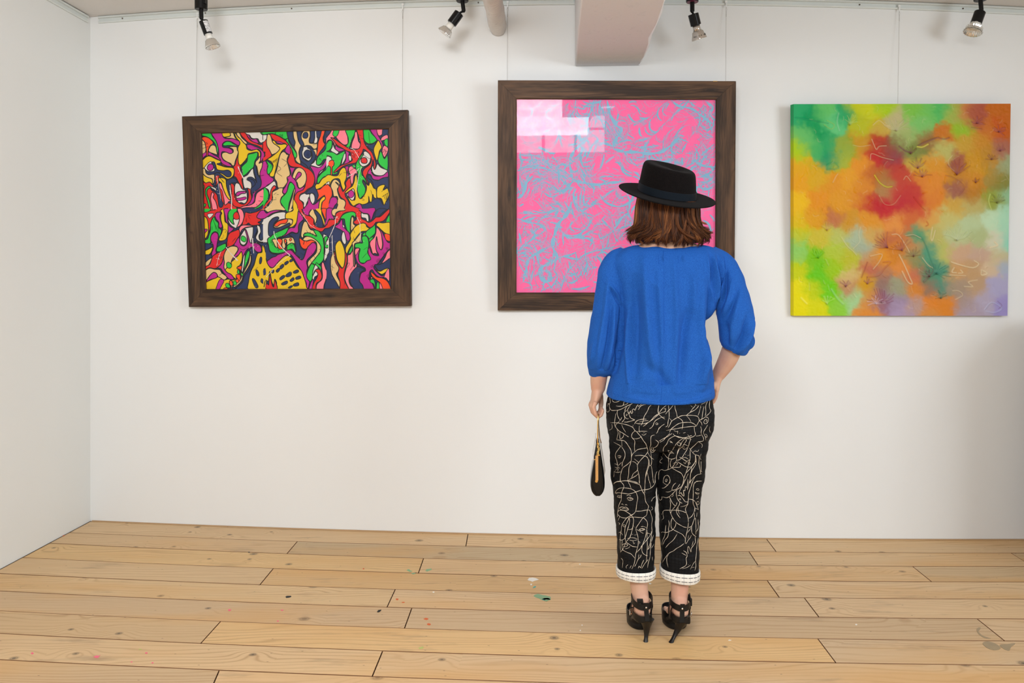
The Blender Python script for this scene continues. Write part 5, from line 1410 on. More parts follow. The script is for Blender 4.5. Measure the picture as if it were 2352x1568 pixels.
# ---- left picture : interlocking black-outlined shapes
rootA, plA, OA, IA = frame('wide dark wooden frame around a many-coloured abstract of black-outlined shapes, left of the room',
    [(417, 267), (936, 252), (943, 703), (433, 705)], [(461, 306), (892, 296), (897, 663), (472, 664)], .070)
PAL = {'G': (28, 196, 60), 'M': (190, 14, 140), 'Y': (232, 192, 6), 'T': (228, 194, 130), 'R': (222, 26, 20), 'N': (28, 46, 92), 'P': (255, 128, 146), 'O': (248, 72, 10), 'W': (222, 216, 208), 'K': (16, 14, 16)}
PK = list(PAL)
PM = [paint('paint_' + {'G': 'green', 'M': 'magenta', 'Y': 'yellow', 'T': 'tan', 'R': 'red', 'N': 'navy', 'P': 'pink', 'O': 'orange', 'W': 'white', 'K': 'black'}[k], PAL[k], .45) for k in PK]
SHAPES = {
(460, 295): """R 3,104 12,106 19,102 22,108 27,112 31,106 29,98 30,92 36,91 38,96 36,104 32,110 24,116 40,130 60,120 70,110 70,157 4,157|G 0,8 19,8 24,16 31,25 35,38 34,52 32,48 31,35 26,26 20,21 12,16 0,13|M 22,8 42,8 44,15 48,19 56,20 62,19 70,22 76,25 77,31 73,33 66,29 58,25 50,25 44,29 43,34 46,37 56,38 62,42 63,47 58,49 50,46 43,45 41,50 42,56 46,62 54,66 60,71 61,74 54,74 46,72 41,66 36,60 36,50 35,38 31,25 26,17|M -2,49 10,46 18,46 26,51 35,56 40,62 34,60 24,55 15,52 8,55 4,61 -2,64|T -2,15 4,17 10,28 10,46 -2,47|T 16,42 20,34 25,32 30,35 32,44 33,51 26,49 18,46|O 3,18 8,16 16,18 23,24 25,29 19,34 15,46 15,65 13,67 12,60 12,46 10,32 8,26 4,22|G 44,32 46,28 52,25 59,26 65,30 74,34 66,34 55,33 48,34|Y 43,8 57,8 58,14 52,16 45,16|T 58,8 64,8 68,18 76,24 68,21 60,19 54,19 47,18 54,16 59,14|Y 65,6 69,10 74,17 80,21 89,32 91,40 100,43 108,40 114,43 117,48 116,60 113,66 113,48 107,46 98,48 93,50 91,58 84,66 79,71 73,71 73,60 74,48 73,38 77,30 76,25 70,18|T 70,6 76,8 81,18 90,26 91,30 86,29 78,20 72,14|R 77,6 87,6 92,16 99,24 107,27 115,31 122,30 127,22 128,60 121,64 114,70 112,70 118,64 125,56 125,46 119,38 110,33 100,30 92,26 86,20 80,14|W 89,6 127,5 127,20 120,28 115,26 112,20 104,20 99,18 96,13 90,11|G 117,6 127,5 127,12 120,12|M 90,12 95,13 98,19 103,21 109,20 113,26 114,29 108,28 101,25 95,19|M 91,32 97,31 105,34 114,38 121,43 125,50 124,58 118,64 114,66 114,62 118,54 118,46 112,40 103,42 95,40 91,36|T 43,48 50,46 58,49 64,46 63,40 55,36 64,35 71,36 72,42 74,46 71,56 68,64 66,72 62,72 59,68 52,65 45,60 42,54|G 95,50 104,48 110,46 112,50 110,57 106,64 104,75 97,81 88,90 82,92 82,84 80,76 85,70 91,64 92,54|R 73,54 74,66 78,72 86,66 90,58 90,62 82,70 78,76 80,86 84,94 92,90 98,82 94,92 85,96 81,98 82,106 84,116 82,119 79,112 74,104 70,96 66,94 56,99 50,99 64,94 66,88 65,76 56,75 44,72 41,68 52,73 64,74 68,70 70,62
Y 2,66 8,58 14,54 20,54 30,59 39,63 39,67 32,69 40,72 50,75 62,76 66,80 65,90 60,96 52,98 44,92 34,86 26,90 20,96 24,100 24,108 18,104 10,106 4,98 2,84|W 8,76 20,64 30,72 28,84 18,86 10,82|N 22,66 27,65 30,72 33,80 44,82 54,81 60,86 59,93 52,94 45,89 38,86 31,86 24,90 16,90 11,86 10,80 14,83 20,84 27,83 28,78 24,70|M 14,74 18,69 24,70 26,76 23,81 18,82 14,79|T 4,80 7,77 10,80 11,86 16,90 26,89 28,94 27,104 26,109 24,104 23,98 14,95 7,90 4,85|G 4,112 8,112 7,120 7,134 4,138|G 12,116 17,112 20,115 14,119 13,128 17,138 20,150 19,157 16,150 13,138 10,128 10,120|G 5,146 11,147 10,151 6,155 5,150|W 18,112 30,116 31,122 26,118 22,116|N 20,114 26,120 31,121 32,110 37,105 38,114 39,124 43,134 45,146 42,153 37,152 35,142 33,130 28,124 22,120|P 23,124 27,128 25,134 30,142 33,156 24,157 22,148 20,136|Y 36,96 44,96 50,100 51,112 55,126 59,136 56,139 50,130 45,118 41,106 36,102|P 36,108 40,106 44,116 50,130 56,138 60,140 60,144 54,145 48,149 46,138 43,126 38,116|R 38,118 42,120 45,132 46,146 42,140 40,128|N 51,102 58,98 66,96 72,102 70,106 62,106 57,110 58,120 60,134 57,132 54,122 51,110|R 59,108 64,108 67,114 66,124 68,136 72,142 78,146 86,147 92,140 94,128 92,118 88,110 88,104 92,101 97,104 99,112 98,124 100,134 98,142 90,150 82,154 72,153 64,149 60,136 61,122|W 84,95 92,90 99,80 103,78 104,86 108,100 110,106 104,98 96,95 90,99 98,104 100,112 98,118 92,116 86,116 83,104|W 70,106 76,108 80,116 84,119 88,120 91,126 91,140 86,146 80,144 74,144 70,134 67,124 67,112|N 105,71 108,71 110,82 112,90 117,97 119,104 117,114 110,120 104,124 101,130 99,124 99,116 104,112 107,108 104,101 97,98 90,99 94,95 101,95 108,101 110,106 108,96 105,86 104,78|M 70,126 74,123 82,122 88,122 88,126 80,127 74,131 70,131|M 71,136 78,135 88,133 89,137 80,140 72,140|N 54,143 60,141 62,144 58,146|T 112,60 116,54 117,62 114,68 120,66 122,74 118,80 116,90 114,92 112,84 110,74 107,70 108,64|M 122,66 128,62 128,110 122,116 112,121 106,128 106,138 102,146 94,150 88,151 96,144 101,134 103,126 110,120 117,114 119,104 117,96 116,86 120,76|P 110,126 118,120 122,118 124,126 124,134 122,142 116,148 110,153 100,154 90,154 76,156 84,151 96,149 105,144 107,136|G 124,117 128,116 128,140 120,150 112,155 104,156 112,151 120,143 124,134""",
(605, 295): """M 0,62 6,66 8,74 8,84 12,92 18,96 20,98 18,104 8,110 0,114|R -1,30 4,22 6,20 7,34 12,42 16,52 10,58 0,64 -1,58 4,52 3,46 -1,44|W -1,13 7,13 6,20 0,26|G 0,6 46,4 48,18 42,21 36,18 28,14 18,10 8,11 0,12|R 13,11 20,11 30,15 38,20 45,25 50,30 55,36 56,46 60,56 63,66 72,70 80,75 90,80 97,88 100,98 98,108 94,114 86,118 80,124 72,128 70,136 76,144 78,152 76,157 66,157 62,150 60,136 64,126 72,120 80,115 82,106 84,98 82,88 78,80 70,76 58,75 50,71 47,62 50,54 50,44 48,36 42,29 32,29 22,24 16,18|T 8,12 13,12 16,20 18,26 26,33 32,39 27,46 20,50 16,50 12,42 7,34 6,24|M 24,25 30,25 38,28 36,30 28,28|T 30,60 33,50 38,45 43,47 45,50 49,52 46,60 48,70 50,78 52,88 50,93 46,96 47,104 44,110 40,114 36,116 30,116 27,112 26,104 22,98 22,90 26,80|Y 17,24 22,24 26,30 34,31 42,30 46,33 42,39 36,44 31,54 28,66 24,80 21,92 18,94 13,93 12,88 16,82 19,72 14,64 8,60 14,56 22,50 29,44 32,38 26,33 20,29|M 46,34 50,32 52,38 52,50 46,48 42,43|G 45,20 48,20 50,27 56,36 62,44 66,52 64,57 60,56 57,46 54,38 48,29 44,24|N 46,4 57,4 58,18 62,26 61,32 56,32 52,26 48,18|T 58,3 64,3 66,14 68,24 73,33 71,38 69,46 70,54 72,62 72,69 66,66 62,60 65,54 64,46 60,38 61,32 62,26 59,18|N 65,3 74,3 73,12 74,20 78,28 78,33 74,33 69,26 67,16|T 74,12 78,5 84,3 90,5 91,14 89,22 90,28 96,29 103,28 105,32 104,38 98,40 92,34 84,33 80,34 78,28 74,20|N 77,12 80,8 85,8 87,13 85,18 81,19 77,17|N 92,3 99,3 100,14 98,24 95,28 90,26 92,16|W 100,3 104,3 104,16 106,20 104,28 98,28 100,18|N 104,3 114,3 111,14 107,18 104,14|O 114,2 120,2 118,12 116,18 117,26 120,31 116,38 110,46 106,53 103,53 105,42 106,30 108,22 111,14|N 121,2 128,2 128,10 122,20 121,28 118,26 118,16|W 78,36 86,36 92,42 94,52 92,60 88,63 82,60 77,56 75,48 76,42|N 73,37 77,36 77,41 75,46 76,56 80,60 86,64 92,60 95,54 94,46 90,40 86,38 88,36 96,40 100,44 102,54 99,62 94,68 90,76 88,78 84,72 76,66 71,60 70,50 71,42|N 80,46 84,42 90,43 93,49 91,56 86,58 81,55 79,50|T 97,42 103,41 104,48 102,52 100,46|W 92,71 98,66 102,60 104,70 110,72 118,66 124,58 128,56 124,70 118,80 110,88 106,92 104,84 110,78 100,74|G 104,60 107,54 112,49 118,44 122,38 128,26 128,56 118,60 114,66 108,71 103,69|M 91,74 98,74 108,76 116,70 122,60 127,58 124,68 118,78 110,84 106,92 104,100 103,108 101,107 100,96 97,84|G 108,93 114,86 122,80 128,76 128,90 118,94 112,100 108,106 105,106 105,98|Y 100,114 103,108 108,107 114,98 120,94 128,90 128,104 120,108 114,114 106,118 101,118
M 51,76 58,76 62,76 58,84 55,92 60,98 64,104 66,112 70,117 76,114 80,114 76,120 66,124 60,132 62,120 60,112 56,106 52,104 48,112 46,122 42,127 38,125 38,120 42,114 46,106 48,100 46,95 51,92 54,86|T 57,92 60,84 64,78 70,76 77,79 82,86 84,96 82,106 78,112 72,116 68,114 66,106 63,102 61,98 57,96|M 62,97 67,86 71,85 74,88 72,93 66,98 63,102|T 30,116 38,116 37,124 40,129 35,134 33,142 36,150 42,157 4,157 10,150 16,142 18,134 16,126 20,122 28,118|G 50,108 54,105 58,108 61,114 58,122 54,134 50,146 48,157 42,156 36,148 33,142 36,134 42,128 46,122|T 60,117 62,120 59,132 58,146 54,157 50,157 52,146 56,134|Y 58,138 62,142 66,150 66,157 58,157|G 5,62 9,64 14,68 18,72 17,80 12,88 8,88 7,80 9,72|W 21,102 25,110 24,114 18,116 16,124 12,132 10,120 4,116 2,115 10,110|R 17,115 21,111 24,113 24,117 19,121 17,126 17,138 10,146 0,157 0,150 8,142 12,134 14,122|G 1,117 6,118 10,126 9,136 4,146 0,150|N 84,123 90,118 96,114 100,112 102,118 106,122 107,130 104,140 98,148 94,144 100,140 100,130 96,126 88,127 83,128|W 72,130 80,126 84,128 90,128 88,138 84,146 82,154 78,152 78,144 70,138|W 90,130 94,126 99,130 100,140 96,147 92,142|M 86,146 88,134 92,142 97,148 104,144 112,136 118,130 112,140 108,148 108,157 80,157|O 104,119 110,118 118,111 128,111 128,157 114,157 114,146 118,136 119,130 110,136 104,140 107,130|Y 110,140 116,133 120,133 120,138 114,144 112,157 108,157 108,148""",
(750, 295): """N -1,2 14,1 8,10 2,14 0,18|P 14,1 42,1 41,14 42,26 40,31 34,32 28,28 22,22 18,17 12,20 16,26 18,32 16,35 14,28 8,22 2,24 0,28 0,18 6,10|G 16,1 24,1 23,10 18,16 12,12|G 37,1 55,1 54,12 50,20 47,30 45,36 40,37 38,34 42,28 42,18|P 55,8 58,6 60,10 62,24 66,30 64,38 60,40 50,39 48,36 50,26 54,16|M 37,43 44,47 43,54 46,62 42,67 34,69 37,62 38,52|M 18,32 22,36 30,39 36,42 30,44 22,45 17,40 17,36|G 0,45 8,46 14,46 20,51 26,48 34,44 36,46 33,54 30,60 27,70 22,76 15,85 22,84 20,88 10,90 0,90 0,76 4,72 10,56 0,52|M 36,75 43,74 41,84 44,94 38,94 40,86|R 59,1 72,1 72,18 74,28 80,38 88,46 92,56 96,68 94,80 92,80 92,66 90,62 88,72 82,84 77,94 80,102 82,110 80,108 76,98 73,94 70,86 74,78 82,72 87,64 86,54 80,46 72,40 70,46 64,56 58,66 52,68 42,70 32,74 24,80 16,86 14,85 22,76 30,71 40,68 50,62 48,56 46,46 40,44 30,38 20,32 14,24 8,18 14,19 24,26 36,34 46,40 56,41 64,38 66,28 62,14|W 12,28 14,34 17,40 24,46 20,50 16,48 8,43 11,36|G 0,32 4,24 9,23 11,27 10,36 6,42 0,44|W 43,53 48,54 48,62 44,62|W 34,50 37,49 37,58 33,66 29,71 31,60|W 0,56 6,55 10,60 6,66 2,74 0,76|O 4,66 8,62 13,62 15,67 14,72 11,76 11,88 11,98 9,98 8,88 8,76 4,72
G 70,50 78,55 84,58 84,66 80,72 72,76 68,80 69,90 74,96 80,110 72,100 70,104 74,112 76,118 74,128 68,134 64,137 62,128 59,118 60,106 61,94 60,84 57,78 57,70 62,60|W 72,46 76,44 82,48 86,54 86,58 84,66 78,72 70,74 64,68 64,62 68,56 72,51|R 67,60 70,57 76,57 79,62 78,67 73,68 68,66|G 72,1 82,1 88,10 96,18 99,22 92,28 84,30 78,28 73,22 72,12|M 85,0 97,0 99,10 103,18 108,26 110,34 108,40 105,36 106,30 100,24 94,16 88,8|P 98,0 110,0 109,10 104,14 100,12|N 110,0 119,0 119,12 110,15 106,18 108,12|P 107,18 114,13 119,13 119,20 110,23 106,24|G 112,24 119,20 119,36 114,32|N 76,29 84,31 92,29 98,23 94,32 91,42 86,40 80,36|Y 101,23 106,32 107,38 103,44 101,54 98,63 95,56 92,46 92,38 96,30|G 105,44 108,48 110,54 113,59 119,52 119,80 110,76 103,70 100,62 102,52|P 112,33 120,38 119,46 115,54 112,56 109,50 108,42|W 90,72 93,80 96,76 98,70 100,69 106,76 119,82 112,90 104,92 94,90 89,84 88,76|M 86,78 88,86 94,92 106,92 112,90 119,84 120,94 110,96 104,100 96,100 90,98 86,90 80,88 82,82|N 82,90 86,92 90,98 100,101 108,97 120,96 120,116 114,112 106,110 100,114 96,118 92,114 90,106 86,100 80,96|P 45,74 50,73 54,77 58,80 60,88 56,88 53,94 52,104 49,109 46,100 46,90 43,84 43,78|G 50,72 55,70 55,76 52,76|Y 0,92 6,90 14,92 22,91 26,82 32,76 37,78 39,88 38,98 35,106 37,114 33,120 29,112 27,104 24,98 16,98 10,102 6,110 4,104 0,104|W 0,106 6,103 4,110 0,111|T 8,112 12,102 17,99 23,102 26,108 24,114 21,118 23,128 27,136 34,139 38,146 36,157 20,157 22,148 18,142 22,138 20,132 14,132 12,122|O 0,111 6,112 10,118 11,130 7,138 5,148 4,157 0,157|M 8,136 14,133 20,136 21,144 16,150 12,157 4,157 5,146|R 17,104 22,107 28,114 32,123 38,114 37,106 42,98 45,96 47,104 48,112 42,118 36,124 37,132 42,140 46,148 54,152 64,155 64,157 36,157 37,148 36,140 28,134 24,126 22,118 24,112
N 78,146 86,143 92,138 100,136 106,140 110,148 116,143 121,136 121,157 70,157 68,148|Y 58,90 60,98 60,110 60,122 63,134 68,136 76,124 78,114 76,108 72,102 76,106 82,111 84,104 88,108 92,116 96,118 98,128 98,136 92,134 90,128 88,142 84,142 82,132 82,142 78,146 70,148 64,146 58,148 52,151 46,144 42,136 40,130 46,132 54,140 56,130 52,118 44,122 38,126 36,124 44,116 50,112 54,102 55,94|W 39,128 46,122 52,117 55,126 54,136 50,140 45,136|M 42,125 48,120 53,124 53,131 48,135 43,132|Y 98,118 102,112 110,109 114,111 110,120 118,116 121,122 122,130 116,142 112,149 109,142 106,136 98,134|M 56,152 62,147 66,147 70,157 62,155|M 82,155 92,154 94,157 80,157""",
(460, 480): """R 5,6 24,2 40,0 44,3 36,8 30,14 24,17 21,26 19,40 18,46 16,36 14,22 10,16 5,12|W 14,10 26,9 18,18|G 5,0 20,0 16,5 8,6|Y 6,16 12,17 15,26 16,40 14,52 8,58 6,44|M 6,40 13,39 13,42 7,48|G 24,18 27,15 30,22 35,27 36,36 41,41 40,48 36,56 35,48 30,44 24,46 21,52 20,60 20,66 12,68 8,64 8,60 14,58 17,50 20,40 20,28|M 29,10 34,6 40,7 38,14 40,24 43,33 40,37 36,34 36,26 30,18|Y 39,3 45,1 47,12 48,24 53,28 55,36 53,46 52,54 48,60 40,62 36,60 38,54 42,46 44,36 42,28 40,20 40,12 42,8|M 46,0 58,0 54,8 53,18 54,26 58,34 65,38 60,44 55,47 54,40 54,30 50,24 48,12|W 54,20 58,16 64,20 72,14 76,20 74,28 70,37 66,36 58,30|G 56,4 62,0 72,0 70,6 66,12 64,22 66,30 60,26 55,18 54,10|R 64,14 67,7 72,6 76,12 75,19 68,20|P 72,0 80,0 85,10 84,22 78,32 71,35 75,26 76,14|R 88,6 96,8 106,6 112,4 120,0 126,0 114,10 111,17 117,19 118,23 112,26 118,29 112,31 104,32 98,31 94,27 90,30 82,31 83,24 86,14|M 112,10 118,3 124,3 126,10 124,18 116,19 110,16|W 86,38 92,36 103,35 103,44 102,54 100,65 96,64 92,52 90,44|W 82,46 87,40 90,48 91,60 88,68 83,70 78,66 77,56|P 80,32 90,31 100,32 100,34 88,36 80,42 78,52 76,52 75,40|M 87,40 90,42 95,58 98,66 108,66 116,70 119,78 118,83 112,84 106,80 102,74 94,77 90,80 84,92 82,102 79,104 80,92 80,82 76,88 66,96 60,104 62,96 70,86 74,78 70,72 66,71 68,62 74,55 76,58 78,68 84,72 90,68 92,58|G 79,56 82,52 88,55 89,61 86,64 80,61|R 54,52 58,46 68,42 75,40 77,50 72,58 66,68 60,72 54,74 52,74 52,62|N 104,33 111,34 110,44 106,52 104,60 110,64 120,66 127,68 127,78 120,72 112,66 100,64 102,54 103,44|W 110,32 116,34 118,44 114,52 116,60 121,60 122,52 127,46 127,62 118,64 110,60 108,54 112,44|N 116,30 122,30 126,38 126,46 122,54 121,60 117,60 115,52 118,44|W 119,28 127,18 127,34 124,30
M 22,50 28,45 34,48 35,56 33,66 32,74 30,80 31,86 24,93 22,86 25,78 25,70 21,62 20,56|N 8,68 20,68 24,72 18,76 8,80|N 34,66 44,62 52,58 52,64 44,68 34,72|G 33,74 40,70 49,67 50,74 46,80 40,83 32,82|Y 8,82 16,78 24,74 23,80 20,86 14,90 8,88|N 8,90 20,89 23,92 16,98 10,102|T 9,106 14,100 22,95 21,100 16,109 10,111|R 24,92 32,86 42,82 50,76 49,84 45,92 44,98 42,106 36,112 28,116 18,114 10,118 10,112 18,108 22,98|Y 60,104 66,98 74,90 80,83 82,92 80,104 76,110 72,113 76,116 76,126 70,128 70,136 66,134 60,128 52,124 48,118 52,114 58,115 61,108|T 50,80 56,74 64,72 72,74 73,80 68,88 62,98 60,104 60,110 58,115 52,114 48,118 45,110 46,98 46,90|G 51,106 55,103 60,107 61,112 57,115 52,113|T 10,120 18,115 28,117 38,118 42,124 50,130 52,134 46,138 36,134 32,126 26,123 18,130 12,138 10,130|M 45,96 47,104 46,114 52,123 60,127 65,134 64,137 56,136 50,130 44,122 40,116 34,114 40,108 43,102|Y 10,144 20,138 30,134 36,132 46,138 54,136 62,138 72,136 66,142 58,140 56,146 50,146 54,152 50,158 10,158|M 11,142 18,130 26,123 32,126 33,132 28,135 20,137|M 30,158 36,140 42,136 46,140 42,148 36,158|N 96,78 102,76 108,82 112,88 108,96 104,108 98,120 96,130 94,142 94,158 68,158 74,150 82,142 86,130 94,120 98,108 100,98 99,88|T 97,88 99,94 98,104 92,116 84,128 80,140 70,150 64,152 66,148 76,140 82,128 88,116 94,104|W 84,92 87,88 86,104 84,116 82,124 80,118 82,104|G 92,82 96,82 96,90 92,102 88,112 85,118 86,104 88,92|O 72,113 80,110 81,114 79,120 80,128 78,128 77,118 72,116|G 73,118 76,120 76,126 72,124|G 80,123 84,128 82,130 79,128|O 70,128 76,127 78,131 77,140 74,138 70,131|O 68,140 72,136 75,139 74,143 70,143|G 64,142 68,139 71,145 69,148 65,147|O 57,140 61,139 64,146 62,150 62,158 60,158 60,150 57,146|G 49,146 54,144 58,150 57,153 51,152|O 46,154 52,153 53,158 46,158|Y 112,86 120,84 120,74 122,71 127,80 127,158 94,158 94,142 96,130 99,120 105,108 108,96|N 116,96 118,93 120,96 119,104 116,107 115,102|N 108,120 110,118 114,124 114,130 110,129|N 122,120 124,116 127,118 127,128 123,126|N 101,137 105,136 112,148 112,153 107,152|N 118,138 120,135 125,142 123,145 118,142""",
(605, 480): """T 0,0 42,0 40,3 30,2 16,5 8,6 4,2|W 0,20 10,15 20,9 32,6 42,6 44,12 44,18 36,20 30,22 24,26 22,34 22,42 18,50 14,54 8,58 8,64 4,66 0,66|M 0,2 6,8 12,5 24,2 38,3 28,5 16,9 6,16 0,18|G 42,0 48,0 48,6 45,4|T 50,0 57,0 54,4 49,6|Y 43,10 48,6 56,4 60,0 70,0 68,10 66,22 62,30 56,35 50,35 54,30 57,24 56,20 48,19 43,18|T 20,32 26,25 34,21 44,19 54,20 57,24 54,31 50,27 40,32 30,36 22,36|N 10,30 14,22 20,17 28,15 30,19 24,24 20,30 20,36 28,37 38,33 46,29 51,27 52,31 46,35 36,40 24,46 16,52 10,50|O 21,31 28,24 36,21 46,19 47,23 43,28 34,29 27,34 22,33|G 24,46 36,41 48,36 46,44 40,51 30,55 26,58 30,66 36,72 42,80 46,82 40,84 30,86 18,85 12,80 10,70 8,62 10,56 14,54 18,50|T 17,60 21,58 26,60 28,68 27,75 24,74 20,66|T 36,58 44,56 56,55 60,60 61,67 54,66 46,70 46,64 42,76 38,76 36,70 37,64|O 27,59 34,58 37,62 35,70 38,77 32,78 28,74|O 41,59 45,60 44,68 46,80 44,81 43,70 41,64|O 51,58 54,57 55,60 53,62 51,61|G 46,72 50,68 56,66 60,70 62,78 65,89 62,86 56,78 50,79 46,80|M 68,4 72,8 78,18 76,22 70,28 68,36 68,44 64,47 58,45 54,45 46,50 38,54 28,57 36,53 44,48 48,40 54,36 60,36 64,28 66,18 67,10|N 50,50 56,46 64,48 69,44 69,34 72,26 79,23 76,30 74,40 72,50 70,56 70,66 74,76 80,80 84,76 82,84 78,96 74,98 68,92 62,88 64,78 60,60 56,54|T 80,24 85,26 88,34 92,40 98,42 104,50 104,52 96,50 86,47 80,47 78,54 76,56 73,52 74,42 76,32|G 98,41 106,42 112,48 116,56 118,68 118,80 118,92 116,100 108,108 100,108 94,112 90,114 92,106 96,102 104,92 110,84 110,72 106,66 96,56 86,53 78,52 80,48 88,46 98,50 104,53 100,46|T 77,60 80,55 86,53 94,55 102,60 108,66 112,74 110,84 104,92 96,102 90,110 88,114 86,106 88,100 96,92 103,84 104,72 102,64 92,60 84,62|O 70,57 74,58 78,61 86,62 94,60 102,64 98,65 90,70 86,76 80,78 74,74 71,66|M 85,76 90,70 96,65 102,68 103,76 98,86 92,92 86,98 84,104 86,114 84,122 86,136 90,142 86,158 83,158 84,146 80,136 76,124 70,114 64,104 58,94 52,88 44,90 36,96 28,104 22,112 16,114 8,108 7,102 14,96 22,92 30,88 40,85 46,80 54,80 60,86 68,94 75,99 80,92|N 0,66 6,66 10,72 12,82 18,87 26,88 24,92 16,94 12,98 7,100 5,94 4,84 0,74|Y 0,74 4,84 5,96 8,106 14,114 20,113 28,104 38,94 46,90 54,94 60,102 66,112 74,120 78,130 82,142 84,152 83,158 28,158 26,144 22,136 20,148 16,140 12,120 10,140 4,138 0,150
N 51,100 56,97 57,101 52,103|N 41,105 47,101 49,104 43,109|N 32,112 38,107 40,111 34,117|N 25,119 30,115 32,118 28,123 25,122|N 15,121 19,118 21,121 18,125|N 58,122 66,118 69,121 66,124 60,125|N 44,128 52,122 55,125 53,130 47,132 44,131|N 32,134 38,129 42,130 40,134 34,138 32,137|N 63,133 70,130 73,132 72,135 64,137|N 52,138 58,133 60,137 55,141 52,140|N 35,145 44,140 47,141 46,145 38,148|N 58,147 66,143 69,145 68,149 60,150|N 48,153 54,149 57,150 52,154|N 0,118 4,116 5,126 2,128 0,128|R 6,158 6,144 10,148 11,140 13,126 16,144 20,152 22,138 27,158|G 96,106 100,110 98,120 96,132 92,141 86,136 84,128 88,116 92,108|W 100,110 104,108 108,118 112,116 112,120 106,116 100,120 96,130 96,122|G 103,104 108,108 112,112 112,118 106,112 102,108|R 98,124 102,118 108,117 112,122 114,132 110,140 104,144 102,150 102,158 94,158 98,144 104,134 106,126 102,122|W 98,126 102,121 106,126 104,130 100,132 98,138 95,134|M 92,144 96,137 97,140 94,158 88,158|P 114,104 117,104 120,112 123,122 122,136 118,148 116,158 104,158 103,150 106,144 113,138 115,130 114,118 113,110|R 68,0 74,0 78,8 84,12 92,14 98,20 98,28 104,34 112,36 120,34 128,24 128,36 120,38 114,44 106,42 98,38 92,38 88,32 84,24 78,16 72,8|M 77,0 92,0 89,6 88,12 82,11 78,6|N 98,2 104,5 110,10 114,20 116,34 110,36 102,33 100,28 104,22 104,14 100,8|T 90,6 94,1 98,2 100,8 104,16 103,24 100,28 98,20 92,14 89,10|Y 101,0 112,0 114,10 118,20 120,28 118,33 116,26 112,14 106,6|O 113,0 124,0 124,10 121,20 118,14|M 124,0 128,0 128,18 120,33 119,30 122,20|W 116,50 122,51 122,56 120,66 126,58 128,58 128,80 122,96 120,102 118,98 118,92 120,80 118,70|G 118,56 122,53 126,55 124,59 122,62 122,70 126,70 126,75 120,75 119,66""",
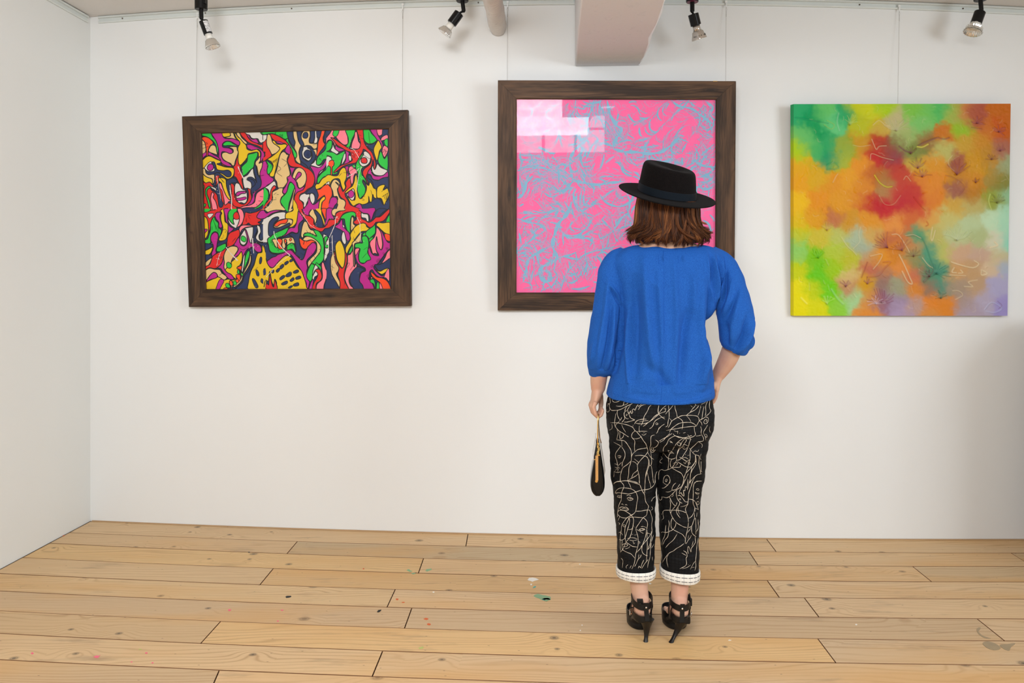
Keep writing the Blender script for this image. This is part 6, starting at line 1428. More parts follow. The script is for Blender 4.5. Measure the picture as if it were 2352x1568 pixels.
(750, 480): """R 0,30 4,22 10,20 16,20 18,10 22,6 30,3 40,0 64,0 68,10 68,18 76,22 82,26 90,22 96,16 104,15 112,8 120,1 124,4 118,14 112,22 104,25 96,26 92,32 86,36 82,35 78,31 74,28 66,28 60,30 54,28 53,24 58,20 57,12 50,6 40,6 32,10 27,18 24,24 20,28 12,32 6,36 0,37|M 0,0 14,0 10,8 14,16 14,20 6,19 2,26 0,30|T 14,0 36,0 34,3 24,4 18,8 17,13 12,12 10,6|G 27,18 32,11 40,7 48,5 54,6 57,10 56,18 54,15 50,13 47,20 46,34 46,46 42,46 38,36 36,28 35,20 32,19|T 48,18 51,15 53,20 52,28 56,32 54,36 49,42 47,38|M 16,34 24,28 28,21 31,22 32,32 38,40 44,46 46,56 43,62 39,60 36,50 30,42 22,38|W 31,46 34,44 36,50 38,60 38,66 35,69 30,62 29,54|W 31,33 33,30 35,35 33,36|N 94,14 100,0 116,0 108,8 102,14|M 64,0 94,0 92,8 88,20 85,22 84,14 80,9 72,8 67,5|W 68,7 72,9 80,10 82,16 82,24 78,23 76,18 68,16|G 124,10 124,26 116,26 118,18|Y 98,28 102,26 110,27 125,27 125,50 116,48 108,42 102,36 97,32|Y 37,76 40,70 44,64 47,58 46,50 50,42 56,34 64,29 72,27 77,30 78,34 84,38 83,41 76,43 68,44 62,50 56,58 50,68 44,78 40,87 37,84
G 84,38 90,34 94,30 95,36 95,46 90,52 84,58 80,54 76,50 77,44|G 70,50 75,45 76,51 72,52|G 83,58 90,54 90,58 84,64|M 102,38 108,44 112,52 116,60 120,65 125,66 125,76 118,82 112,90 106,98 100,106 94,110 92,114 96,120 104,128 110,130 116,122 119,116 116,128 110,133 102,132 94,126 89,118 84,122 84,130 82,136 88,142 92,158 72,158 70,148 64,142 65,132 68,124 76,120 74,114 66,110 60,104 57,96 56,90 60,82 64,82 62,90 64,102 72,106 80,100 86,98 82,90 81,80 84,74 86,82 90,88 94,90 102,90 97,80 96,66 98,56 100,66 104,78 108,78 110,68 108,56 104,46|P 97,36 101,38 106,46 108,58 109,68 108,76 106,79 103,76 100,68 98,56 97,54 96,66 96,76 98,84 100,88 94,86 90,87 87,78 84,68 86,62 92,56 96,46|O 113,48 125,51 125,62 116,60|G 69,54 74,52 79,54 82,62 82,72 80,84 84,92 86,98 78,101 74,105 66,104 63,98 63,88 65,80 64,76 56,75 55,70 58,67 66,66 70,66 69,60|G 43,86 46,78 51,70 50,80 46,86|P 56,78 60,76 64,77 62,82 57,90 55,84|P 41,90 46,88 51,81 52,92 53,104 55,110 58,104 59,112 54,118 48,126 44,134 44,142 48,150 55,155 46,158 40,148 36,138 35,128 38,116 40,108 41,100|T 68,46 67,56 65,64 58,66 54,70 54,90 55,110 53,110 52,90 51,72 50,66 56,60 62,52|N 60,112 68,114 74,118 66,124 64,134 65,142 70,148 71,158 56,158 50,150 46,142 46,130 50,122|R 15,80 17,86 18,96 22,106 28,114 32,114 36,104 36,84 39,88 40,102 36,116 34,130 36,142 44,158 30,158 26,158 26,142 22,128 24,116 18,104 15,92|Y 17,72 21,64 26,61 30,66 34,76 36,88 35,106 32,114 28,112 21,100 18,86|T 13,82 15,90 18,104 24,114 22,122 19,126 22,134 26,142 25,152 20,144 14,134 10,126 8,114 8,98 11,88|P 108,104 114,94 118,84 125,79 125,94 116,102 108,106|N 94,108 102,108 112,104 125,96 125,116 118,115 110,118 102,120 96,114|Y 95,118 104,121 112,117 120,115 116,122 108,127 102,124|P 118,118 122,118 122,140 116,134 112,132|O 86,122 92,126 98,132 108,134 116,138 122,146 125,158 110,158 106,146 100,140 94,136 88,130|G 85,138 90,136 94,142 95,158 92,146 86,143|G 98,144 101,142 103,150 102,157 97,157|P 103,144 106,146 110,158 104,158|P 87,132 90,134 86,136"""}
def clip(p, xa, ya, xb, yb): return (min(max(p[0], xa), xb), min(max(p[1], ya), yb))
def closed_smooth(pts, m=3):
    A = np.array(pts, float); n = len(A); out = []
    for i in range(n):
        p0, p1, p2, p3 = A[i-1], A[i], A[(i+1) % n], A[(i+2) % n]
        for k in range(m):
            t = k / m; out.append(.5 * ((2*p1) + (-p0+p2)*t + (2*p0-5*p1+4*p2-p3)*t*t + (-p0+3*p1-3*p2+p3)*t**3))
    return [tuple(q) for q in out]
def inside(pl, I, q):                                         # keep within the frame opening (pixel quad)
    return q
LAYERED = False; LAY = [0]
def ribbon(mb, pl, pts, wid, z, mi, closed=False, skip=None):
    """flat brush stroke; pts in photo px, wid in px (number or list)"""
    if LAYERED: LAY[0] += 1; z = .00003 + (LAY[0] * 37 % 211) * 1e-5 * 0.9 + (.0002 if mi == 0 else 0)
    n = len(pts); L = []; W = wid if hasattr(wid, '__len__') else [wid] * n
    for i in range(n):
        a = pts[(i - 1) % n] if (closed or i) else pts[0]; b = pts[(i + 1) % n] if (closed or i < n - 1) else pts[-1]
        dx, dy = b[0] - a[0], b[1] - a[1]; l = math.hypot(dx, dy) or 1
        nx, ny = -dy / l * W[i] / 2, dx / l * W[i] / 2
        L += [pl.at(pts[i][0] + nx, pts[i][1] + ny, z), pl.at(pts[i][0] - nx, pts[i][1] - ny, z)]
    f = [(2*i, 2*((i+1) % n), 2*((i+1) % n)+1, 2*i+1) for i in range(n if closed else n - 1) if not (skip and skip(pts[i], pts[(i+1) % n]))]
    mb.add(L, f, mi=mi)
def discs(mb, pl, lst, z, mi):
    if LAYERED: z = .00225
    for (x, y, r) in lst: mb.add([pl.at(x + r*math.cos(q*PI/4), y + r*math.sin(q*PI/4), z) for q in range(8)], [tuple(range(8))], mi=mi)
artA = Plane(IA[0], IA[1], IA[3], .0145)
sheet('backing_sheet', artA, [artA.at(*q) for q in ((459, 303), (894, 293), (899, 666), (469, 667))], -.004, 0, PM[PK.index('N')], rootA)
def qclip(x, y):
    """clamp to the opening of the left frame"""
    t = (y - 301) / 363; l = 460.2 + 11.2 * t; r = 892.8 + 4.6 * t; x = min(max(x, l - .3), r + .3)
    u = (x - 461) / 432; top = 304.8 - 9.6 * u; bo = 664.6 - .8 * u
    return (x, min(max(y, top), bo))
def joint(a, b):                                             # no outline where two traced windows meet
    for c in (605, 610, 750, 755):
        if abs(a[0] - c) < 1.3 and abs(b[0] - c) < 1.3: return True
    return abs(a[1] - 480.2) < 1.5 and abs(b[1] - 480.2) < 1.5
mb = MB(); z = .00004
for (ox, oy), txt in SHAPES.items():
    for sh in txt.replace('\n', '|').split('|'):
        tk = sh.split(); c = tk[0]
        pts = [tuple(float(q) for q in s_.split(',')) for s_ in tk[1:]]
        pts = closed_smooth([(ox + a * 10 / 8.473, oy + b * 10 / 8.473) for a, b in pts], 3)
        pts = [qclip(*q) for q in pts]
        mb.add([artA.at(*q, z) for q in pts], [tuple(range(len(pts)))], mi=PK.index(c)); z += .000006
        ribbon(mb, artA, pts, 2.0 if len(tk) > 7 else 1.5, z, PK.index('K'), True, joint); z += .000006
def lines(mb, pl, txt, ox, oy, sc, wid, z, mi, sm=True):
    for pl_ in txt.replace('\n', '|').split('|'):
        pts = [tuple(float(c) for c in q.split(',')) for q in pl_.split()]
        pts = [(ox + a / sc, oy + b / sc) for a, b in pts]
        if len(pts) > 2 and sm: pts = [tuple(q) for q in subdiv(pts, 3)]
        ribbon(mb, pl, pts, wid, z, mi)
for org, txt in {(460, 295): "0,320 90,310|0,400 100,370 160,350|350,930 470,1050|380,940 460,960|390,960 450,1050|1050,370 1110,340|1170,920 1240,905|1240,800 1270,830|1160,1320 1220,1330|1130,1410 1180,1410|1090,1470 1110,1500|1000,1520 1030,1550|100,270 140,290 120,310",
                 (605, 295): "220,120 240,70 230,110|300,150 330,110 340,160 370,110 370,170|160,680 280,570|190,670 270,620|170,640 290,600|230,750 260,650|150,620 160,700 140,760|360,590 460,660 400,740|280,720 340,790 260,850 360,930|400,1140 440,1070|250,1250 200,1290|260,1285 300,1285|230,1350 250,1355|180,1390 250,1385|830,510 870,480 860,550 900,500|1080,560 1120,620 1160,640|1140,500 1150,540|1070,600 1130,590|960,320 1050,290|970,400 1040,400",
                 (750, 295): "820,70 830,200 850,300|630,120 670,140|670,190 750,210|480,460 500,520 540,570 530,500 480,460|610,460 625,450 630,470 612,468|330,855 420,860|240,930 290,870|860,600 940,610|720,510 800,570 860,590|1100,420 1140,400|1090,470 1150,420 1130,520|1150,450 1180,440|680,1350 740,1390|690,1390 730,1400|680,1310 750,1330|700,1280 750,1300|860,1200 900,1330|810,1310 840,1400|970,1200 970,1360|1070,1230 1150,1160|1080,1330 1200,1250|1110,1300 1150,1390|1150,1280 1170,1390|1190,1260 1170,1390|440,840 550,770 590,820",
                 (460, 480): "920,110 990,130|930,130 970,200|900,180 890,240 910,240|250,200 280,290 300,330 350,450|290,300 300,400|230,340 230,410|330,310 380,470|440,410 480,390 510,420 480,460|440,500 460,520|430,540 460,545|400,570 440,570|660,600 690,560 620,640|550,660 540,720|310,585 360,590|1050,700 1110,690|1070,740 1100,720|750,740 780,770 840,790 940,740|370,1290 430,1250 520,1270|1040,1200 1120,1130|340,940 420,930 380,980",
                 (605, 480): "130,620 160,620 140,660 180,650 170,700 220,690 210,730 260,720|270,780 290,820 300,780|520,680 550,720 570,680|840,410 860,460|915,435 910,490|970,460 955,520|1010,510 1000,550|740,600 750,560|780,690 800,640 790,620 775,690|840,660 850,610|1080,780 1110,790|1060,850 1090,880|930,850 1030,980|900,970 950,1060|1150,850 1220,890|940,1050 980,1090|720,850 790,900|880,1480 920,1400|850,770 880,790",
                 (750, 480): "500,330 550,470|490,400 540,370|520,540 550,600 600,640|500,580 560,600|720,790 800,740|700,950 780,860|80,1100 150,1150|110,1070 115,1200|1080,550 1090,560|340,1500 360,1410|460,1190 520,1100|400,1140 450,1060 420,1050 410,1080|850,540 880,530 870,560 840,570"}.items():
    lines(mb, artA, txt, *org, 8.473, .8, z, PK.index('K')); 
z += .00002
for cx_, cy_ in ((800, 1300), (830, 1275), (850, 1310), (820, 1340), (850, 1345), (880, 1120), (910, 1100), (985, 1010), (1010, 985), (1040, 980), (1000, 1035), (1040, 1010), (1110, 860), (1130, 890), (1170, 760), (1200, 770), (1180, 785)):
    x, y = 750 + cx_ / 8.473, 480 + cy_ / 8.473
    ribbon(mb, artA, [(x + 2.1 * math.cos(q * PI / 4), y + 2.1 * math.sin(q * PI / 4)) for q in range(8)], .7, z, PK.index('K'), True)
ra = random.Random(12)
WH = [((460, 295), "735,740 770,830 840,970", 2.6), ((460, 295), "575,1100 590,1250 610,1350 605,1568", 2.2), ((460, 480), "500,740 600,870 730,1000", 2.0), ((460, 480), "1015,560 1025,700 1040,860", 2.2), ((605, 480), "205,430 215,510 280,640 350,740 450,840 520,900", 2.2),
      ((750, 480), "110,510 112,700 125,880", 1.8), ((750, 295), "470,380 530,410 580,480 630,570", 1.4), ((750, 295), "680,740 630,900 600,1080 580,1200", 1.4), ((750, 480), "210,140 170,200 170,280 110,430 55,550", 1.7), ((750, 480), "590,150 620,220 650,280 655,400 670,640", 1.2),
      ((605, 480), "740,70 820,190 900,300 1010,380", 1.0), ((750, 295), "400,950 560,850 640,770", 1.4), ((460, 480), "400,830 350,960 320,1100", 1.1), ((605, 480), "520,900 300,1050 130,1240 50,1320", 1.0), ((605, 295), "160,1400 80,1568", 1.0), ((460, 295), "320,920 350,1080 380,1250 400,1380", 1.0)]
for org, txt, w_ in WH:
    pts = [tuple(float(c) for c in q.split(',')) for q in txt.split()]; pts = [(org[0] + a / 8.473, org[1] + b / 8.473) for a, b in pts]
    pts = [tuple(q) for q in subdiv(pts, 4)]
    ribbon(mb, artA, pts, [w_ * ra.uniform(.5, 1.1) for _ in pts], z, PK.index('W'))
    for _ in range(16):
        q = ra.choice(pts); discs(mb, artA, [qclip(q[0] + ra.gauss(0, 5), q[1] + ra.gauss(0, 5)) + (ra.uniform(.3, .8),)], z, PK.index('W'))
for _ in range(120): discs(mb, artA, [(ra.uniform(465, 890), ra.uniform(306, 660), ra.uniform(.25, .6))], z, PK.index('W'))
o = mb.build('painted_shapes', PM, rootA, fixn=False); o['label'] = 'interlocking green, magenta, yellow, red, navy and pink shapes with black outlines'
sheet('clear_pane', plA, [plA.at(*q) for q in ((460, 304), (893, 294), (898, 664), (471, 665))], -.0085, -.0065, M_LOWREF, rootA)

# ---- middle picture : pale blue drawing on hot pink, behind glass
rootB, plB, OB, IB = frame('square dark wooden frame around a hot pink print with pale blue drawing, behind the visitor',
    [(1143.5, 184), (1691, 186), (1687, 712), (1143, 713)], [(1187, 227.5), (1644.5, 228.5), (1643.5, 672), (1186, 672)], .082)
artB = Plane(IB[0], IB[1], IB[3], .0138)
LAYERED = True                                                # every stroke gets its own paint thickness
M_PINK = paint('fluorescent_pink', (255, 106, 166), .6, .02); M_PBLUE = paint('pale_blue_ink', (130, 184, 212), .6, .03); M_LILAC = paint('lilac_ink', (216, 148, 192), .6, .03)
sheet('print_sheet', artB, [artB.at(*q) for q in ((1184, 225), (1647, 226), (1646, 675), (1183, 675))], -.004, 0, M_PINK, rootB)
mb = MB(); S2, O2 = 2.8, (1130, 170)
BL = """16 655,165 640,230 610,300 622,370 600,430 530,490 500,560 512,640 520,690|14 690,180 720,270 770,360 805,430 790,470|18 740,170 760,260 800,330 832,360 790,430 780,480|18 780,480 850,500 930,502 1010,512 1090,500 1160,450 1210,400|16 520,690 600,700 680,712 760,700 850,690|18 520,690 470,740 430,775|12 200,640 300,600 400,632 520,690|14 790,470 740,450 680,440|12 850,500 870,550 900,580|22 515,820 480,900 430,960 400,1040 392,1110 415,1180 375,1215 318,1245 310,1300 350,1335 385,1310|18 165,625 220,590 290,560 360,575 430,605 510,660|14 165,930 230,950 310,970 355,1015|16 165,1140 215,1095 275,1040 250,990|10 530,780 560,860 600,900 650,970|14 440,1000 490,1050 560,1050 620,1060 660,1085|18 200,1340 220,1250 240,1185 310,1140 400,1095|8 440,1400 470,1300 520,1230 600,1160 700,1130 790,1108|16 780,1010 830,930 880,890|12 780,1010 850,985 900,960|12 780,1010 720,1050 690,1060|12 780,1010 800,1080|12 780,1010 730,960 700,930|14 1150,165 1200,205 1280,222 1340,262 1430,330|16 1370,170 1420,220 1400,260 1440,300|14 1310,560 1370,500 1430,450|16 1300,560 1360,590 1435,600|14 1320,665 1380,650 1435,610|12 1340,700 1390,690 1435,650|16 170,520 250,520 330,545 270,560 180,545|12 690,770 740,830 830,850 930,800|18 165,800 205,765 220,705 260,660|14 440,770 400,730 330,690 260,660|12 600,440 570,540 600,620 650,700|12 620,370 680,420 640,470 600,560|10 540,165 530,230 500,290 540,340|14 640,230 680,270 720,330 770,400|10 600,300 560,360 520,480|12 400,620 450,580 490,600|10 360,580 420,640 470,650|14 240,1180 200,1150 165,1170|12 420,1180 400,1250 420,1310 370,1390|14 1250,600 1300,560 1310,500|12 600,1160 610,1230 580,1310|16 480,900 440,880 400,900|12 700,165 690,220 700,300|12 1430,330 1390,360 1350,350|14 1010,512 1060,560 1120,560 1180,550|12 930,502 960,470 1000,480|14 1010,512 990,560 930,590|10 1180,430 1150,490 1190,520|14 600,700 590,640 560,600|10 430,775 380,790 330,760|12 560,860 600,840 640,850|14 1430,720 1380,740 1310,720"""
zB = .00003
for st in BL.split('|'):
    tk = st.split(); w_ = float(tk[0]) / S2; pts = [tuple(float(c) for c in q.split(',')) for q in tk[1:]]
    pts = [(O2[0] + a / S2, O2[1] + b / S2) for a, b in pts]; pts = [tuple(q) for q in subdiv(pts, 6)]
    pts = [clip(q, 1187.5, 228.5, 1643.5, 671.5) for q in pts]; n = len(pts)
    re_ = random.Random(int(pts[0][0] * 3 + pts[0][1] * 5))
    for sgn in (-1, 1):
        for off_ in (4.5, 7.2, 10.0, 12.8, 16.0, 20.0):                   # echoing contour lines, broken here and there
            i0 = re_.randint(0, max(1, n - 8)); i1 = min(n, i0 + re_.randint(6, 22)); run = []
            for i in range(i0, i1):
                a_, b_ = pts[max(i - 1, 0)], pts[min(i + 1, n - 1)]; l_ = math.hypot(b_[0] - a_[0], b_[1] - a_[1]) or 1
                o2_ = (off_ + w_ * .5) * (1 + .25 * math.sin(i * .5 + off_))
                run.append(clip((pts[i][0] - sgn * (b_[1] - a_[1]) / l_ * o2_, pts[i][1] + sgn * (b_[0] - a_[0]) / l_ * o2_), 1187.5, 228.5, 1643.5, 671.5))
            if len(run) > 2: ribbon(mb, artB, run, 1.15, zB - .000005, 0 if re_.random() < .4 else 1)
    for sgn in (-1, 1):                                      # lilac outlines beside each stem
        ribbon(mb, artB, [clip((q[0] + sgn * (w_ * .9 + 1.4), q[1] + .8 * math.sin(i * .8) + sgn), 1187.5, 228.5, 1643.5, 671.5) for i, q in enumerate(pts)], 1.1, zB, 1)
    ribbon(mb, artB, pts, [max(1.0, 1.0 * w_ * (.50 + .75 * abs(math.sin(.5 + i * .42 + w_)) ** 1.2) * min(1, (i + 1) / 4, (n - i) / 4)) for i in range(n)], zB + .00001, 0)
    rr = random.Random(int(pts[0][0] * 7 + pts[0][1]))
    for i in range(2, n - 2, 2):                              # side shoots: thin tapering hairs and leaves
        sgn = rr.choice((-1, 1)); dx, dy = pts[i+1][0] - pts[i-1][0], pts[i+1][1] - pts[i-1][1]; l = math.hypot(dx, dy) or 1
        a0 = math.atan2(dy, dx) + sgn * rr.uniform(.5, 1.2); L = rr.uniform(10, 34); cv = rr.uniform(-.12, .12); q = pts[i]; run = [q]; a = a0
        for k in range(7): a += cv; q = clip((q[0] + math.cos(a) * L / 7, q[1] + math.sin(a) * L / 7), 1187.5, 228.5, 1643.5, 671.5); run.append(q)
        big = rr.random() < .45
        ribbon(mb, artB, run, [((2.9 if big else 1.3) * math.sin(PI * min(1, (k + 1.2) / 8.2)) + .3) for k in range(8)], zB + .00002 + i * 1e-7, 0 if big else 1)
rr = random.Random(77)
def B_in(x, y): return 1190 < x < 1641 and 231 < y < 669
for _ in range(300):                                          # little rings and seeds
    x, y = rr.uniform(1190, 1640), rr.uniform(231, 669); r = rr.uniform(1.3, 2.9)
    if not (B_in(x - r, y - r) and B_in(x + r, y + r)): continue
    if rr.random() < .6: ribbon(mb, artB, [(x + r * math.cos(q * PI / 5), y + r * math.sin(q * PI / 5)) for q in range(10)], 1.0, zB + .00004, 1, True)
    else: discs(mb, artB, [(x, y, r * .6)], zB + .00004, 0)
    if rr.random() < .5:
        a = rr.uniform(0, 6.28); run = [(x + math.cos(a) * r, y + math.sin(a) * r)]
        for k in range(7): a += rr.uniform(-.5, .5); run.append(clip((run[-1][0] + math.cos(a) * 2.6, run[-1][1] + math.sin(a) * 2.6), 1188, 229, 1643, 671))
        ribbon(mb, artB, run, 1.0, zB + .00004, 1)
for _ in range(26):                                           # combs of parallel curved hairs
    x, y = rr.uniform(1195, 1635), rr.uniform(235, 662); a = rr.uniform(0, 6.28); cv = rr.uniform(-.16, .16); st = rr.uniform(2.2, 3.2)
    for j in range(rr.randint(5, 10)):
        q = (x + math.cos(a + 1.57) * st * j, y + math.sin(a + 1.57) * st * j); run = [q]; b = a
        for k in range(8): b += cv; q = (q[0] + math.cos(b) * 2.4, q[1] + math.sin(b) * 2.4); run.append(q)
        if all(B_in(*q) for q in run): ribbon(mb, artB, run, 1.2, zB + .00005, 0 if rr.random() < .5 else 1)
for _ in range(150):                                           # leaf outlines
    x, y = rr.uniform(1200, 1630), rr.uniform(240, 660); a = rr.uniform(0, 6.28); L = rr.uniform(6, 16); w_ = L * rr.uniform(.16, .26)
    lf = [(x + math.cos(a) * L * (t - .5) - math.sin(a) * w_ * s_, y + math.sin(a) * L * (t - .5) + math.cos(a) * w_ * s_) for t, s_ in ((0, 0), (.25, .8), (.5, 1), (.8, .5), (1, 0), (.8, -.5), (.5, -1), (.25, -.8))]
    if all(B_in(*q) for q in lf): ribbon(mb, artB, lf, 1.4, zB + .00006, 1, True)
# curling tendrils that fill the whole sheet, following one swirling flow
def flow(x, y): return 2.2 * math.sin(x * .031 + 1.3 * math.sin(y * .024)) + 2.0 * math.cos(y * .029 - 1.1 * math.sin(x * .021 + 2)) + .7 * math.sin((x + y) * .06)
gx = 1192.0
while gx < 1640:
    gy = 232.0
    while gy < 670:
        x, y = gx + rr.uniform(-6, 6), gy + rr.uniform(-6, 6); run = []; a = flow(x, y) + rr.choice((0, 0, PI)); nst = rr.randint(5, 13)
        for k in range(nst):
            if not B_in(x, y): break
            run.append((x, y)); a2 = flow(x, y) + (PI if math.cos(a - flow(x, y)) < 0 else 0); a += .45 * math.sin(a2 - a) + rr.uniform(-.12, .12); x += math.cos(a) * 3.6; y += math.sin(a) * 3.6
        m_ = len(run)
        if m_ > 3:
            blue = rr.random() < .5; w0 = rr.uniform(2.2, 4.4) if blue and rr.random() < .5 else rr.uniform(1.1, 1.7)
            ribbon(mb, artB, run, [w0 * (.25 + .9 * math.sin(PI * (k + .6) / (m_ + .4)) ** .8) for k in range(m_)], zB + .00006 + gx * 1e-10, 0 if blue else 1)
            if rr.random() < .35: x, y = run[-1]; ribbon(mb, artB, [(x + 2.0 * math.cos(q * PI / 4), y + 2.0 * math.sin(q * PI / 4)) for q in range(8)], 1.0, zB + .00006, 1, True)
        gy += 14.5
    gx += 14.5
# fern ribs at the lower middle
for i in range(20):
    t = i / 19; x = 440 + 330 * t; y = 1390 - 250 * t ** .55 
    for s_ in (-1, 1):
        L = 95 * math.sin(PI * min(.9, t + .25)); run = [(O2[0] + (x + s_ * k * L / 6 * (.5 if s_ < 0 else .35)) / S2, O2[1] + (y + (-(k * L / 8) if s_ < 0 else k * L / 6) + 3 * math.sin(k)) / S2) for k in range(6)]
        if all(B_in(*q) for q in run): ribbon(mb, artB, run, [1.6, 2.2, 2.0, 1.6, 1.1, .6], zB + .00007, 0 if i % 3 else 1)
# the scribbled signature
lines(mb, artB, "232,1390 236,1368 250,1362 262,1372 252,1390 232,1392|262,1388 268,1378 272,1388|276,1372 277,1390|282,1366 280,1400 272,1398|290,1362 288,1390 298,1372 290,1380 302,1388 330,1384", 1130, 170, 2.8, 1.1, zB + .00008, 1)
LAYERED = False
o = mb.build('ink_drawing', [M_PBLUE, M_LILAC], rootB, fixn=False); o['label'] = 'pale blue and lilac drawing of branching stems, seeds and ferns'
MB().box((-.010, -.0006, -.0012), (.010, .0012, .0012)).build('wood_chip', plain('bare_yellow_wood', (.75, .45, .12, 1), .6), rootB).matrix_basis = rootB.matrix_basis.inverted() @ Matrix.Translation(plB.at(1643, 186.3, .0005))
sheet('glass_pane', plB, [plB.at(*q) for q in ((1186, 226.5), (1645.5, 227.5), (1644.5, 673), (1185, 673))], -.0095, -.0072, M_ACRYL, rootB)

# ---- right picture : unframed canvas with sprayed colour and raised strokes
CS = """100,100:60,170,110|200,140:20,150,90|260,110:110,195,110|350,180:110,200,130|430,130:30,160,100|250,250:20,150,85|300,330:60,165,100|160,290:110,190,110|100,380:175,205,60|200,370:80,175,100|320,430:40,150,100|400,450:170,180,70|420,360:150,170,70|500,90:200,205,60|600,120:205,210,40|700,80:170,205,50|560,210:185,190,40|550,330:200,150,40|650,220:200,170,80|640,330:185,60,40|650,420:190,45,40|720,370:150,70,50|780,150:195,185,140|820,240:175,185,120|780,330:130,120,70|760,400:140,60,70|900,100:130,195,80|1000,90:120,195,100|1080,100:90,185,100|950,200:130,195,110|860,300:160,180,110|900,370:120,130,60|1000,300:150,110,60|1120,260:200,120,50|1180,130:160,185,90|1250,130:200,130,80|1340,140:170,90,70|1500,90:195,110,50|1490,220:195,90,40|1400,230:200,120,60|1230,230:150,190,60|1100,380:190,185,110|1250,340:200,160,70|1350,320:200,140,60|1500,360:170,110,90|1530,200:195,110,40|100,480:225,170,30|100,600:228,165,10|250,560:215,170,50|350,600:220,150,30|450,580:225,160,20|550,500:225,150,20|100,750:235,190,0|250,740:225,150,20|400,740:220,155,30|500,700:220,150,40|560,620:215,140,40|620,540:190,100,40|700,560:170,120,60|760,500:180,60,50|820,560:190,70,50|700,660:175,130,80|800,660:190,70,55|650,760:185,40,45|720,790:190,35,45|850,740:185,45,50|900,680:190,60,50|940,780:200,70,50|560,720:195,80,40|950,560:215,130,40|1050,600:220,140,50|920,480:200,170,80|1050,480:215,150,60|1200,480:160,90,70|1180,560:200,140,30|1330,480:205,150,30|1300,600:205,140,60|1430,420:190,140,60|1450,560:170,140,70|1200,640:150,90,80|1300,660:180,120,40|1500,600:130,130,60|1530,480:160,170,130|1060,720:215,130,50|1180,740:205,165,80|1300,760:190,175,110|1450,720:150,160,70|1540,700:150,190,150|100,880:225,190,30|200,860:220,160,40|350,850:190,120,80|450,880:205,150,60|600,870:220,150,60|750,880:225,150,80|880,840:205,110,60|1000,850:215,165,90|1150,850:200,190,120|1300,880:190,205,160|1450,860:200,225,190|1540,860:175,220,190|100,950:190,200,80|250,980:205,190,80|380,960:190,195,110|500,980:175,190,160|560,1070:165,180,160|620,980:205,170,100|720,1010:190,110,70|820,1020:200,120,70|900,1050:190,150,100|950,970:80,150,110|1050,980:190,180,110|1200,960:190,200,150|1350,980:180,190,140|1480,1000:220,215,190|1540,1000:150,215,190|100,1080:150,205,110|220,1120:130,195,40|350,1080:180,200,80|450,1120:190,190,70|600,1120:210,150,80|700,1130:225,150,50|780,1090:205,130,50|900,1110:140,140,90|1020,1100:80,150,120|1100,1080:190,190,110|1220,1080:205,170,140|1350,1100:200,170,150|1500,1120:200,190,150|100,1200:200,210,40|250,1240:110,200,40|350,1200:160,200,50|450,1260:215,190,130|600,1200:190,110,90|700,1200:190,130,90|820,1180:220,145,80|900,1250:200,120,90|1000,1230:100,130,100|1080,1230:80,150,120|1180,1230:205,160,110|1320,1200:195,160,120|1450,1180:215,190,160|1540,1180:175,185,200|100,1340:235,225,0|200,1340:190,210,20|330,1350:120,205,30|450,1320:190,130,100|560,1300:210,160,60|680,1300:150,120,110|780,1340:160,160,130|900,1340:215,140,70|1020,1330:150,120,100|1100,1310:90,140,120|1200,1330:170,150,130|1350,1330:190,160,130|1500,1320:180,175,205|100,1450:235,225,0|230,1470:220,220,20|380,1430:150,210,80|480,1400:175,215,160|600,1420:210,150,90|680,1420:150,110,130|780,1420:165,145,170|900,1440:190,160,150|1020,1430:225,140,70|1120,1440:220,140,70|1250,1430:175,155,150|1400,1420:185,175,195|1520,1450:165,155,205|600,1500:225,150,80|800,1500:180,160,190|1000,1510:215,150,90|1300,1510:180,165,180"""
A = np.array([[float(q) for q in s_.replace(':', ',').split(',')] for s_ in CS.split('|')])
cxy = np.stack([1800 + A[:, 0] / 3.014, 220 + A[:, 1] / 3.014], 1)
lin = np.where(A[:, 2:] > 10, ((A[:, 2:] / 255 + .055) / 1.055) ** 2.4, A[:, 2:] / 255 / 12.92)
lin = (lin + 0.0) * .98
FC = [(1823, 239), (2321.5, 238), (2314, 725), (1823, 725)]
dw = lambda q: wallY(Xof(q[0], 3.85)) - .032
plC0 = [P(*FC[0], dw(FC[0]) - .045), P(*FC[1], dw(FC[1]) - .045), P(*FC[3], dw(FC[3]) - .003)]
plC = Plane(*plC0)
N = 400; g = np.linspace(0, 1, N)
U_, V_ = np.meshgrid(g, g)
tlx = 1823 + 0 * V_; trx = 2321.5 - 7.5 * V_
PX = tlx + (trx - tlx) * U_; PY = (239 - U_) + (725 - (239 - U_)) * V_
px_, py_ = PX.ravel(), PY.ravel()
rs = np.random.RandomState(4)
def pn(x, y, s, seed):
    """smooth random-lattice noise, about -1..1, cell size s px"""
    r = np.random.RandomState(seed); G = r.uniform(-1, 1, (int(520 / s) + 4, int(520 / s) + 4))
    u = (x - 1815) / s + 1; w_ = (y - 230) / s + 1; i = u.astype(int); j = w_.astype(int); fu, fv = u - i, w_ - j
    fu = fu * fu * (3 - 2 * fu); fv = fv * fv * (3 - 2 * fv)
    return (G[j, i] * (1 - fu) + G[j, i+1] * fu) * (1 - fv) + (G[j+1, i] * (1 - fu) + G[j+1, i+1] * fu) * fv
wx = px_ + 7 * pn(px_, py_, 24, 1) + 5 * pn(px_, py_, 9, 2) + 2 * pn(px_, py_, 4, 12); wy = py_ + 7 * pn(px_, py_, 22, 3) + 5 * pn(px_, py_, 8, 4) + 2 * pn(px_, py_, 4, 13)
col = np.zeros((len(px_), 3))
